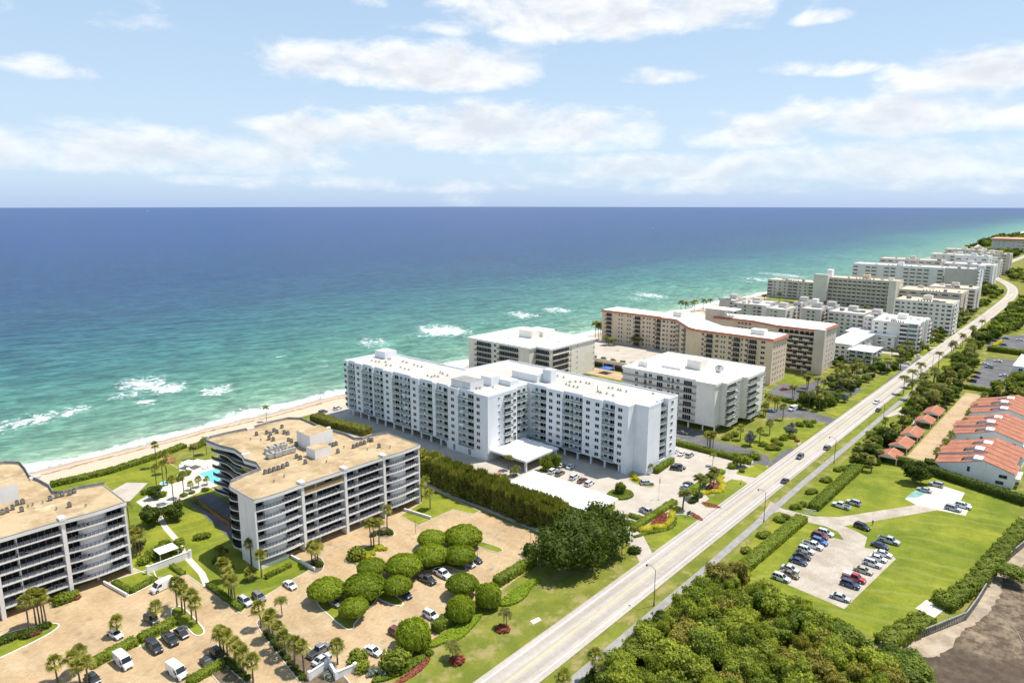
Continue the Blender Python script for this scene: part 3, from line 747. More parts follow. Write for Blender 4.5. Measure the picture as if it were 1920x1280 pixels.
# beach: slope from dune foot into the water
us = np.concatenate([np.arange(-400, 900, 6), np.arange(900, 3300, 25), [4000, 6000]]); prof = [(-20, .03), (-16, .06), (-12, .02), (-7, -.25), (-3, -.6), (0, -.92), (4, -1.2), (14, -1.9), (40, -3.0)]
V = []; Sh = []
for u in us:
    for d, z in prof:
        w = .8 * sin(u * .11) + .5 * sin(u * .037 + 1)
        V.append((u, coast(u) + d + (w if -8 < d < 15 else 0), z + (.05 * sin(u * .7 + d) if d > -16 else 0))); Sh.append(-d)
k = len(prof); Q = [(i * k + j, (i + 1) * k + j, (i + 1) * k + j + 1, i * k + j + 1) for i in range(len(us) - 1) for j in range(k - 1)]
me = np_mesh('beach', V, Q, ['beach_sand'], smooth=True); at = me.attributes.new('shore', 'FLOAT', 'POINT'); at.data.foreach_set('value', np.array(Sh, np.float32))
struct('beach', me)
# ocean: graded grid, real swell near the shore
def graded(a, b, step, far, lo=None):
    c = list(np.arange(a, b, step)); s = step
    while c[-1] < far: s *= 1.16; c.append(c[-1] + s)
    if lo is not None:
        s = step; pre = []; x = a
        while x > lo: s *= 1.2; x -= s; pre.append(x)
        c = pre[::-1] + c
    return np.array(c)
gu = graded(-60, 900, 2.6, 30000, -30000); gd = graded(-12, 330, 1.7, 30000)
UU, DD = np.meshgrid(gu, gd, indexing='ij'); CC = coast(UU); VV = CC + DD
al = radians(22) * np.clip(DD / 120, 0, 1); ph = (DD * np.cos(radians(20)) + UU * np.sin(radians(20)) * np.clip(DD / 90, 0, 1) * 1.0)
damp = np.clip(1 - DD / 900, 0, 1) * np.clip((DD + 2) / 30, .1, 1) * np.where((UU > -60) & (UU < 1000), 1, 0)
n1 = np.sin(UU * .021 + DD * .013) + np.sin(UU * .047 - DD * .031 + 2)
ZZ = -.92 + damp * (.26 * np.sin(2 * pi * ph / 24 + n1) + .16 * np.sin(2 * pi * ph / 13 + 1.7 * n1 + 1) + .10 * np.sin(2 * pi * (ph * .8 - UU * .25) / 8.5))
# foam: swash along the water line and the breakers seen off the beach
edge = 7.5 + 2.6 * np.sin(UU * .05) + 2.0 * np.sin(UU * .13 + 1) + 2.2 * np.sin(UU * .021 + 2)
foam = .80 * np.exp(-((DD - edge * .7) / (edge * .85 + 2.0)) ** 2)
rolls = np.exp(-((DD - 18 - 3 * np.sin(UU * .03)) / 2.2) ** 2) * np.clip(np.sin(UU * .045 + 1.3) + .15, 0, 1) * .45
foam = np.maximum(foam, rolls)
for dl, fr, phs, th in ((34, .031, .4, .55), (55, .024, 2.2, .62), (82, .019, 4.0, .70), (118, .015, 1.1, .78)):
    ln_ = np.exp(-((DD - dl + UU * .02 - 5 * np.sin(UU * .017 + phs) - 2 * np.sin(UU * .06)) / 1.8) ** 2) * np.clip((np.sin(UU * fr * 2 + phs) * .6 + np.sin(UU * fr * 5.3 + 2 * phs) * .4 - th) / (1 - th) * 2.2, 0, 1)
    foam = np.maximum(foam, .50 * ln_)
brk = [(265, 722, 40, 1.0), (310, 730, 34, 1.0), (235, 740, 26, .8), (270, 756, 22, .85), (230, 718, 16, .7), (405, 734, 30, .95), (440, 742, 16, .5), (135, 773, 26, .95), (60, 790, 34, .9), (15, 800, 30, .9),
       (835, 622, 48, 1.0), (800, 628, 26, .7), (700, 643, 34, .8), (765, 632, 18, .6), (725, 655, 20, .6), (660, 690, 14, .6), (620, 688, 22, .55), (985, 592, 28, .9), (1045, 582, 26, .85), (1225, 555, 26, .85), (1190, 560, 20, .7), (1255, 560, 14, .6),
       (1440, 525, 26, .8), (1480, 517, 26, .8), (1405, 528, 18, .6), (490, 762, 14, .6), (1660, 486, 24, .7), (1560, 492, 18, .6), (1510, 505, 18, .6), (450, 690, 10, .4), (520, 668, 12, .4), (330, 690, 9, .35), (880, 612, 16, .5), (930, 608, 14, .5)]
for (x, y, hw, a) in brk:
    u0, v0 = PX(x, y, -.9); d0 = v0 - coast(u0); r = hypot(u0, v0); ln = 1.15 * hw * r / F
    wd = 5.0 + hw * .42 * r * r / (EYE * F)
    cu_, cv_ = cos(radians(-24)), sin(radians(-24))
    du, dv = UU - u0, DD - d0; s_, t_ = du * cu_ + dv * cv_, -du * cv_ + dv * cu_
    bow = t_ + .9 * np.sin(s_ * .22 + x) + .5 * np.sin(s_ * .5)
    foam = np.maximum(foam, a * .70 * np.exp(-(s_ / ln) ** 4) * np.exp(-(np.where(bow > 0, bow / wd, bow / (wd * .55))) ** 2))
    ZZ += .45 * a * np.exp(-(s_ / ln) ** 2) * np.exp(-((t_ - 1) / 2.5) ** 2)
nu, nv = UU.shape; I = np.arange(nu * nv).reshape(nu, nv)
Q = np.stack([I[:-1, :-1], I[1:, :-1], I[1:, 1:], I[:-1, 1:]], -1).reshape(-1, 4)
me = np_mesh('ocean', np.stack([UU, VV, ZZ], -1).reshape(-1, 3), Q, ['sea_water'], smooth=True)
for nm, arr in (('shore', DD), ('foam', foam)):
    at = me.attributes.new(nm, 'FLOAT', 'POINT'); at.data.foreach_set('value', arr.astype(np.float32).ravel())
struct('ocean', me)
# lagoon side
sheet('mudflat', [(-400, 60), (600, 60), (600, -3000), (-400, -3000)], -1.0, 'mudflat')
lb = smoothpoly([(150, 28), (160, 25.5), (165, 19.5), (178, 18.4), (189, 15), (201, 13.2), (214, 14.5), (222, 12), (240, 7.5), (262, 4), (300, -10), (312, 2), (252, 14), (214, 19), (187, 22), (163, 30)], 3)
sheet('lagoon_beach', [(x + random.uniform(-.5, .5), y + random.uniform(-.7, .5)) for x, y in lb], -.93, 'lagoon_sand')

# road with shoulders and painted lines
CLX = [(-300, 85.2), (100, 85.2), (220, 86.0), (330, 86.8), (600, 88.2), (860, 89), (960, 93), (1050, 106), (1150, 136), (1230, 158), (1354, 160), (1504, 154), (2200, 150), (3600, 150)]
def along(path, step=12):
    out = []
    for (a, b) in zip(path[:-1], path[1:]):
        n = max(1, int(hypot(b[0] - a[0], b[1] - a[1]) / step))
        out += [(a[0] + (b[0] - a[0]) * i / n, a[1] + (b[1] - a[1]) * i / n) for i in range(n)]
    return out + [path[-1]]
def strip(name, path, o0, o1, z, mat, parent=None, dash=None, thick=0):
    p = path; m = MB(mat); L, Rr = [], []
    for i in range(len(p)):
        a, b = p[max(0, i - 1)], p[min(len(p) - 1, i + 1)]; d = hypot(b[0] - a[0], b[1] - a[1]); nx, ny = -(b[1] - a[1]) / d, (b[0] - a[0]) / d
        L.append((p[i][0] + nx * o0, p[i][1] + ny * o0)); Rr.append((p[i][0] + nx * o1, p[i][1] + ny * o1))
    for i in range(len(p) - 1):
        if dash and i % dash[1] >= dash[0]: continue
        m.face([(*L[i], z), (*L[i + 1], z), (*Rr[i + 1], z), (*Rr[i], z)][::(1 if o1 > o0 else -1)], mat)
        if thick:
            for s, o in ((L, 1), (Rr, -1)): m.face([(*s[i], z), (*s[i + 1], z), (*s[i + 1], z - thick), (*s[i], z - thick)], mat)
    return struct(name, m.mesh(name), parent)
def chaikin(q, it=3):
    for _ in range(it):
        r = [q[0]]
        for a, b in zip(q[:-1], q[1:]): r += [(a[0] * .75 + b[0] * .25, a[1] * .75 + b[1] * .25), (a[0] * .25 + b[0] * .75, a[1] * .25 + b[1] * .75)]
        q = r + [q[-1]]
    return q
road_c = along(chaikin(CLX))
road = strip('road', road_c, -5.2, 5.2, .11, 'road_surface')
for o in (-3.85, 3.65): strip('edge_line', road_c, o, o + .22, .118, 'line_white', road)
for o in (-.22, .10): strip('centre_line', road_c, o, o + .14, .118, 'line_yellow', road)
strip('pavement', along([(40, 75.3), (160, 75.3), (240, 76.6), (430, 77.2)]), -1.1, 1.1, .135, 'walk', thick=.13)
# front condominiums: brick paved courts
PAV = sheet('paved_court', [(-90, 106), (70, 106), (104, 108.8), (134, 111.5), (147.4, 111.5), (147.4, 186), (60, 186), (60, 194), (-90, 194)], .03, 'pavers')
LAWN_L = lawn([(67.8, 150.5), (70, 152), (84, 155), (90.5, 156), (90.5, 168), (97, 168), (97, 277), (45, 277), (45, 250), (57.6, 249), (57.6, 196), (60.5, 183), (66.8, 178)], kerb='white_path', z=.08)
lawn([(127.5, 154.2), (142.6, 154.4), (144.6, 147), (147.3, 147), (150, 190), (150, 276), (126, 278), (126, 186), (139, 186), (139, 166), (128, 163.5)], kerb='white_path', z=.08)
lawn([(-40, 171), (10, 172), (24, 174), (30, 174.8), (35.5, 176.5), (36.8, 178.7), (34, 181), (26, 184.0), (10, 183), (-40, 183)], kerb='white_paint', smooth=2)
lawn([(212, 1088), (243, 1116), (296, 1090), (285, 1066)], px=True, kerb='white_paint')
lawn([(67.7, 142.6), (69.5, 145), (71.2, 143), (71.6, 128), (71.6, 106), (62.6, 106), (64.2, 117)], smooth=2, kerb='white_path', mat='soil', name='planting_strip')
lawn([(53, 139.5), (54.8, 141.8), (56.2, 139.5), (56.4, 110), (52.4, 110)], smooth=2, kerb='white_path', mat='soil', name='planting_strip')
lawn([(260, 1209), (322, 1163), (322, 1142), (333, 1136), (345, 1140), (376, 1172), (384, 1186), (371, 1192), (360, 1186), (345, 1166), (268, 1214)], px=True, smooth=2, kerb='white_paint', name='planting_strip')
lawn([(586, 1124), (648, 1180), (663, 1178), (662, 1168), (712, 1120), (700, 1108), (635, 1148), (606, 1118)], px=True, smooth=1, kerb='white_paint')
lawn([(708, 1122), (748, 1137), (758, 1131), (735, 1112), (768, 1098), (758, 1088), (705, 1112)], px=True, smooth=1, kerb='white_paint')
lawn([(888, 1020), (897, 1014), (936, 1026), (944, 1033), (930, 1036), (902, 1026)], px=True, smooth=1, kerb='white_path')
lawn([(835, 1058), (868, 1072), (876, 1064), (838, 1046), (790, 1062), (800, 1072)], px=True, smooth=1, kerb='white_path')
lawn([(575, 1068), (592, 1076), (606, 1068), (607, 1050), (590, 1040)], px=True, smooth=1, kerb='white_path', name='planting_strip', mat='soil')
lawn([(644, 1048), (660, 1057), (690, 1050), (706, 1034), (722, 1026), (716, 1018), (685, 1024)], px=True, smooth=1, kerb='white_path')
lawn([(705, 1008), (735, 1008), (741, 998), (724, 985), (708, 992)], px=True, smooth=1, kerb='white_path', name='planting_strip', mat='soil')
# gardens and pool deck between the two condominiums
strip('path', along([(67.6, 168), (69.6, 176), (70.8, 190), (73, 201), (74, 211), (76, 222), (78, 236)], 3), -.85, .85, .095, 'white_path')
sheet('pool_deck', [(75, 228), (79, 226), (97, 231), (113, 229), (113, 257), (99, 262), (96, 254), (90, 246), (75, 238)], .10, 'white_path')
sheet('terrace', [(63, 248), (72, 238), (84, 252), (79, 258)], .10, 'concrete')
pool = struct('swimming_pool', MB('pool_tile').ring([(98.6, 232.8), (108.6, 231.8), (109.0, 247.6), (99.4, 247.6)], .6, .10, .22, 'pool_tile').mesh('pool'))
ob('water', MB('pool_water').prism([(99.2, 233.4), (108, 232.5), (108.4, 247), (100, 247)], .105, .15, 'pool_water').mesh('water'), pool)
sheet('service_court', [(83.5, 184), (95.4, 184), (95.4, 227), (87, 226)], .12, 'asphalt')
# white apartment house: pale concrete court and drives
sheet('concrete_court', [(149, 113), (164.5, 104), (172, 100), (246, 96.5), (246, 284), (170, 284), (149, 190)], .03, 'concrete')
sheet('driveway', [(1178, 978), (1162, 1000), (1188, 1028), (1203, 1062), (1228, 1046), (1208, 1008), (1198, 985)], .036, 'concrete', px=True)
sheet('driveway', [(1258, 962), (1320, 925), (1352, 956), (1331, 967), (1318, 976)], .036, 'concrete', px=True)
sheet('driveway', [(1362, 880), (1400, 885), (1441, 872), (1404, 912), (1376, 902)], .036, 'concrete', px=True)
lawn([(1207, 1012), (1262, 990), (1266, 968), (1276, 962), (1318, 974), (1304, 984), (1250, 1027), (1226, 1027)], px=True, smooth=2, z=.06)
lawn([(1308, 948), (1366, 912), (1364, 898), (1392, 900), (1406, 910), (1348, 954)], px=True, smooth=2, z=.06)
lawn([(1372, 886), (1426, 869), (1452, 881), (1430, 897), (1398, 893)], px=True, smooth=2, z=.06)
lawn([(187, 150.5), (196.5, 149), (199, 152), (197, 156), (187, 156.2)], smooth=2, kerb='concrete')
lawn([(1183, 893), (1200, 898), (1230, 908), (1222, 914), (1196, 908), (1178, 899)], px=True, smooth=2, kerb='concrete')
# next lots along the shore: asphalt
sheet('parking_lot', [(249.5, 91.5), (259, 96), (263, 104), (263, 128), (270, 128), (270, 182), (249.5, 182)], .03, 'asphalt')
sheet('driveway', [(1438, 872), (1470, 880), (1500, 845), (1475, 838)], .034, 'asphalt', px=True)
sheet('driveway', Z4((1300, 700), 4.267)([(590, 380), (700, 352), (880, 352), (1010, 400), (1130, 430), (1200, 375), (1010, 330), (900, 290), (780, 268), (700, 255), (590, 330)]), .03, 'asphalt', px=True)
sheet('parking_lot', Z4((1300, 700), 4.267)([(600, 150), (700, 80), (860, 100), (980, 60), (1150, 40), (1400, 150), (1365, 190), (1180, 165), (1000, 190), (870, 180), (820, 240), (740, 215), (640, 185)]), .03, 'asphalt', px=True)
lawn(Z4((1300, 700), 4.267)([(650, 60), (880, 100), (930, 55), (760, 10), (660, 0)]), px=True, smooth=1, z=.06)
lawn(Z4((1300, 700), 4.267)([(990, 95), (1060, 125), (1140, 115), (1140, 90), (1060, 75)]), px=True, smooth=2, z=.12, kerb='concrete')
sheet('parking_lot', [(1654, 690), (1700, 664), (1748, 676), (1700, 716), (1668, 722), (1655, 705)], .03, 'asphalt', px=True)
lawn([(1622, 680), (1650, 664), (1675, 668), (1660, 680), (1640, 688)], px=True, smooth=1, z=.08, kerb='concrete')
sheet('parking_lot', [(1813, 728), (1872, 732), (1905, 692), (1935, 676), (1850, 672)], .03, 'asphalt', px=True)
sheet('parking_lot', [(1846, 650), (1870, 630), (1935, 628), (1935, 664), (1862, 660)], .03, 'asphalt', px=True)
sheet('paved_court', [(296, 46.5), (424, 46.5), (424, 55.5), (296, 55.5)], .03, 'pavers')
sheet('driveway', [(1640, 790), (1690, 762), (1740, 792), (1716, 800), (1685, 776)], .04, 'concrete', px=True)
lawn([(160, 72.6), (290, 72.6), (285, 60), (274, 17), (252, 14), (214, 20), (187, 22.5), (163, 30.5), (157, 38)], z=.012)
for w in ([(1500, 975), (1600, 975)],): pass
ZR = Z4((1400, 800), 3.556)
sheet('parking_lot', ZR([(165, 1005), (650, 1213), (995, 880), (930, 825), (785, 805), (803, 735), (720, 690), (620, 650), (440, 600), (380, 630), (520, 660), (610, 700), (650, 755), (560, 735), (470, 740)]), .03, 'stained_concrete', px=True)
sheet('driveway', ZR([(160, 495), (235, 545), (450, 597), (620, 600), (1130, 520), (1270, 555), (840, 630), (640, 662), (430, 618), (360, 612), (215, 565), (80, 600), (120, 560)]), .034, 'stained_concrete', px=True)
sheet('parking_lot', ZR([(1055, 480), (1140, 412), (1300, 390), (1455, 440), (1425, 495), (1495, 515), (1460, 592), (1270, 553), (1130, 520)]), .03, 'white_path', px=True)
sheet('paint_patch', ZR([(1062, 470), (1120, 425), (1200, 440), (1140, 470)]), .034, 'green_tarp', px=True)
sheet('paved_pad', [(1716, 1140), (1737, 1124), (1772, 1141), (1752, 1158)], .05, 'white_path', px=True)
sheet('utility_slab', [(994, 1164), (1010, 1157), (1015, 1162), (1000, 1170)], .08, 'white_paint', px=True, thick=.08)
# driveways on the ocean side farther along and garden strips
for u in (470, 505, 545, 590, 640, 690, 735, 790, 850):
    sheet('driveway', [(u, 93), (u + 5, 93), (u + 7, 118), (u - 3, 118)], .034, 'concrete' if u % 2 else 'walk')
    lawn([(u + 9, 94.6), (u + 32, 94.6), (u + 32, 104), (u + 9, 103)], z=.05)
lawn([(372, 93.5), (455, 94), (455, 99), (372, 98)], z=.05); lawn([(333, 92.5), (363, 92.8), (361, 99), (336, 99)], z=.05)
lawn([(262, 93), (322, 92.6), (318, 98), (300, 112), (270, 119), (266, 104)], z=.05, smooth=1)
for (a, b) in ((300, 345), (362, 440), (450, 520), (540, 640), (660, 780)): lawn([(a, 72), (b, 72), (b, 80), (a, 80)], z=.02)
# painted bays on the asphalt and on the brick court
def bays(name, p, q, n, depth, parent=None):
    (x0, y0), (x1, y1) = PX(*p), PX(*q); m = MB('line_white')
    L = hypot(x1 - x0, y1 - y0); t = ((x1 - x0) / L, (y1 - y0) / L); s = (-t[1], t[0])
    for i in range(n + 1):
        a = (x0 + t[0] * L * i / n, y0 + t[1] * L * i / n); w = .06
        m.face([(a[0] - t[0] * w, a[1] - t[1] * w, .092), (a[0] + t[0] * w, a[1] + t[1] * w, .092), (a[0] + t[0] * w + s[0] * depth, a[1] + t[1] * w + s[1] * depth, .092), (a[0] - t[0] * w + s[0] * depth, a[1] - t[1] * w + s[1] * depth, .092)], 'line_white')
    return struct(name, m.mesh(name), parent)
bays('parking_lines', (1262, 824), (1348, 858), 9, 4.2); bays('parking_lines', (1452, 735), (1490, 724), 5, 5)
bays('parking_lines', (1662, 704), (1720, 672), 12, 4.5); bays('parking_lines', (1822, 724), (1846, 678), 10, -5)
bays('parking_lines', (925, 990), (1000, 1012), 5, .2); bays('parking_lines', (1258, 846), (1310, 862), 6, 4.5)
for p in ((740, 1163), (922, 1066), (936, 1011), (1288, 905), (1235, 937), (1790, 732), (1786, 815)):
    x, y = PX(*p); struct('drain_grate', MB('parapet_grey').box(-.5, .5, -.4, .4, 0, .012, 'parapet_grey').mesh('drain'), None, (x, y, .09))
# ------------------------------------------------------------------ building kit
FACE = {'-v': 0.0, '-u': -pi / 2, '+u': pi / 2, '+v': pi}
def win_mesh(w, h, frame='white_paint', glass='window_glass', bars=1):
    def mk():
        m = MB(frame, glass); t = .07
        m.box(-w / 2, w / 2, -.05, 0, 0, h, glass)
        for x0, x1, z0, z1 in ((-w / 2 - t, w / 2 + t, -t, 0), (-w / 2 - t, w / 2 + t, h, h + t), (-w / 2 - t, -w / 2, 0, h), (w / 2, w / 2 + t, 0, h)): m.box(x0, x1, -.13, 0, z0, z1, frame)
        for k in range(bars): x = -w / 2 + w * (k + 1) / (bars + 1); m.box(x - .04, x + .04, -.10, -.05, 0, h, frame)
        return m.mesh('window')
    return cached(('win', w, h, frame, glass, bars), mk)
def slab_mesh(w, d, mat='stucco_white', t=.2):
    return cached(('slab', w, d, mat, t), lambda: MB(mat).box(-w / 2, w / 2, -d, 0, -t, 0, mat).mesh('balcony'))
def rail_mesh(w, d, style):
    def mk():
        m = MB(); e = .04
        fr, pn = {'white': ('white_paint', 'green_glass'), 'dark': ('dark_metal', None), 'glass': ('pale_metal', 'green_glass'), 'solid': ('stucco_cream', None), 'tint': ('dark_metal', 'rail_glass'), 'solidw': ('stucco_white', None), 'solidg': ('stucco_grey', None)}[style]
        if style.startswith('solid'):
            m.box(-w / 2, w / 2, -d, -d + .12, 0, 1.0, fr); m.box(-w / 2, -w / 2 + .12, -d + .12, 0, 0, 1.0, fr); m.box(w / 2 - .12, w / 2, -d + .12, 0, 0, 1.0, fr)
            return m.mesh('railing')
        m.box(-w / 2, w / 2, -d, -d + .07, .98, 1.06, fr); m.box(-w / 2, w / 2, -d, -d + .06, .08, .14, fr)
        for s in (-1, 1): m.box(s * w / 2 - .03, s * w / 2 + .03, -d + .07, 0, .98, 1.06, fr)
        n = max(1, int(w / 1.5))
        for k in range(n + 1): x = -w / 2 + w * k / n; m.box(x - .035, x + .035, -d + .002, -d + .068, 0, .98, fr)
        if pn:
            m.box(-w / 2 + .04, w / 2 - .04, -d + .02, -d + .05, .15, .95, pn)
            for s in (-1, 1): m.box(s * (w / 2 - .02) - .012, s * (w / 2 - .02) + .012, -d + .07, 0, .15, .95, pn)
        else:
            k = int(w / .28)
            for i in range(k): x = -w / 2 + w * (i + .5) / k; m.box(x - .018, x + .018, -d + .018, -d + .052, .14, .98, fr)
            for i in range(5):
                for s in (-1, 1): y = -d + (i + .6) * d / 5.4; m.box(s * w / 2 - .018, s * w / 2 + .018, y - .018, y + .018, 0, .98, fr)
        return m.mesh('railing')
    return cached(('rail', w, d, style), mk)
def at(b, face, plane, a, z):
    o = b.location
    return ((plane - o.x, a - o.y, z) if face[1] == 'u' else (a - o.x, plane - o.y, z))
def facade(b, face, plane, cols, z0, fh, n, style='white', slab='stucco_white', d=1.5, skip=(), frame='white_paint', glass='window_glass', only=None):
    """columns of windows and balconies: cols = (position along the wall, kind, width)"""
    rz = FACE[face]
    for c in cols:
        a, kind, w = c[:3]; w = round(w * 4) / 4
        for i in range(n):
            if (c, i) in skip or (only is not None and i not in only): continue
            z = z0 + i * fh
            if kind == 'w': ob('window', win_mesh(w, 1.35, frame, glass), b, at(b, face, plane, a, z + .85), rz)
            elif kind == 's': ob('window', win_mesh(w, .75, frame, glass, 0), b, at(b, face, plane, a, z + 1.25), rz)
            elif kind == 'd': ob('sliding_door', win_mesh(w, 2.1, frame, 'dark_glass', max(1, int(w / 1.2))), b, at(b, face, plane, a, z + .08), rz)
            elif kind == 'b':
                ob('sliding_door', win_mesh(w - .8, 2.1, frame, 'dark_glass', max(1, int(w / 1.4))), b, at(b, face, plane, a, z + .08), rz)
                s = ob('balcony', slab_mesh(w, d, slab), b, at(b, face, plane, a, z), rz); ob('railing', rail_mesh(w, d, style), s)
            elif kind == 'a':      # balcony with window beside the door
                sgn = 1 if (c[3] if len(c) > 3 else 1) > 0 else -1
                ax = a + sgn * w * .24; bx = a - sgn * w * .27
                ob('sliding_door', win_mesh(round(w * .45 * 4) / 4, 2.1, frame, 'dark_glass', 1), b, at(b, face, plane, ax, z + .08), rz)
                ob('window', win_mesh(1.25, 1.35, frame, glass), b, at(b, face, plane, bx, z + .85), rz)
                s = ob('balcony', slab_mesh(w, d, slab), b, at(b, face, plane, a, z), rz); ob('railing', rail_mesh(w, d, style), s)
def rel(b, poly): return [(x - b.location.x, y - b.location.y) for x, y in poly]
def body(b, poly, z0, z1, wall, roof=None, par=.6, parmat=None, name='wall', over=0.0, fascia=None, fz=.9):
    """walls as a prism over an outline, a roof deck and a parapet round it"""
    p = ccw(rel(b, poly)); zd = z1 - par
    ob(name, MB(wall).prism(p, z0, zd, wall).mesh(name), b)
    if roof:
        q = inset(p, -over) if over else p
        r = ob('roof', MB(roof).prism(inset(q, .02), zd - (fz if over else .02), zd + .05, fascia or roof, roof).mesh('roof'), b)
        ob('parapet', MB().ring(q, .3, zd - .02 - (fz if over else 0), z1, parmat or wall).mesh('parapet'), r)
def boxpart(b, name, u0, u1, v0, v1, z0, z1, mat, top=None, parent=None):
    o = b.location; return ob(name, MB().box(u0 - o.x, u1 - o.x, v0 - o.y, v1 - o.y, z0, z1, mat, top).mesh(name), parent or b)
def columns(b, pts, z1, w=.5, mat='stucco_white', z0=0.0):
    me = cached(('col', w, z1, mat, z0), lambda: MB().box(-w / 2, w / 2, -w / 2, w / 2, z0, z1, mat).mesh('column'))
    for x, y in pts: ob('column', me, b, (x - b.location.x, y - b.location.y, 0))
def ac_mesh(kind):
    m = MB()
    if kind == 'big':
        m.box(-1.1, 1.1, -1.1, 1.1, .35, 1.75, 'pale_metal'); m.box(-1.0, 1.0, -1.0, 1.0, .1, .35, 'grey_metal')
        for x in (-.5, .5): m.tube((x, 0, 1.75), (x, 0, 1.95), .42, .42, 'grey_metal', 10); m.tube((x, 0, 1.951), (x, 0, 1.96), .34, .34, 'dark_metal', 10)
    elif kind == 'ac':
        m.box(-.42, .42, -.42, .42, .28, 1.25, 'grey_metal'); m.box(-.38, .38, -.38, .38, .3, 1.0, 'dark_metal')
        for x in (-.4, .36): m.box(x, x + .05, -.45, .45, 0, .28, 'grey_metal')
        m.tube((0, 0, 1.25), (0, 0, 1.34), .34, .34, 'dark_metal', 10)
        for s in (-.43, .43):
            for z in (.4, .6, .8, 1.0): m.box(-.40, .40, s - .012, s + .012, z, z + .08, 'parapet_grey')
    elif kind == 'vent':
        m.tube((0, 0, 0), (0, 0, .55), .16, .16, 'pale_metal', 8); m.tube((0, 0, .5), (0, 0, .8), .32, .18, 'grey_metal', 8)
    elif kind == 'curb':
        m.box(-.5, .5, -.4, .4, 0, .35, 'roof_white'); m.tube((0, 0, .35), (0, 0, .8), .22, .26, 'grey_metal', 8)
    return m.mesh({'big': 'cooling_unit', 'ac': 'air_conditioner', 'vent': 'roof_vent', 'curb': 'roof_vent'}[kind])
def roofkit(b, pxs, z, kind):
    me = cached(('ac', kind), lambda: ac_mesh(kind)); nm = {'big': 'cooling_unit', 'ac': 'air_conditioner', 'vent': 'roof_vent', 'curb': 'roof_vent'}[kind]
    for p in pxs:
        x, y = PX(p[0], p[1], z); ob(nm, me, b, (x - b.location.x, y - b.location.y, z), random.choice((0, 0, .1, -.12, pi / 2)))

# ---- the two six-storey condominiums with tan roofs
def curve(x0, x1, y, amp, n=10, shape=lambda t: sin(pi * t)):
    return [(x0 + (x1 - x0) * i / n, y - amp * shape(i / n)) for i in range(n + 1)]
def rail_line(pts, style='open', h=1.02):
    m = MB()
    for a, c in zip(pts[:-1], pts[1:]):
        L = hypot(c[0] - a[0], c[1] - a[1]); 
        if L < .02: continue
        t = ((c[0] - a[0]) / L, (c[1] - a[1]) / L); s = (-t[1] * .03, t[0] * .03)
        def bar(q0, q1, z0, z1, mat, k=1.0):
            A = (a[0] + t[0] * q0, a[1] + t[1] * q0); B = (a[0] + t[0] * q1, a[1] + t[1] * q1)
            m.prism([(A[0] - s[0] * k, A[1] - s[1] * k), (B[0] - s[0] * k, B[1] - s[1] * k), (B[0] + s[0] * k, B[1] + s[1] * k), (A[0] + s[0] * k, A[1] + s[1] * k)], z0, z1, mat)
        bar(0, L, h - .07, h, 'dark_metal'); bar(0, L, .1, .15, 'dark_metal')
        for k in range(max(1, int(L / 1.3))): bar(k * 1.3 + .02, k * 1.3 + .09, 0, h - .07, 'dark_metal')
        if style == 'open':
            k = max(1, int(L / .36))
            for i in range(k): bar(L * (i + .4) / k, L * (i + .4) / k + .035, .15, h - .07, 'dark_metal', .5)
        else: bar(0, L, .16, h - .08, 'rail_glass', .5)
    return m.mesh('railing')
def glaze(w, h, n, mat='dark_glass'):
    def mk():
        m = MB(); m.box(0, w, -.06, 0, 0, h, mat)
        for k in range(n + 1): x = w * k / n; m.box(max(0, x - .04), min(w, x + .04), -.10, -.06, 0, h, 'parapet_grey')
        m.box(0, w, -.10, -.06, h - .07, h, 'parapet_grey')
        return m.mesh('glazing')
    return cached(('glz', w, h, n, mat), mk)
FH, Z0 = 2.85, 3.0
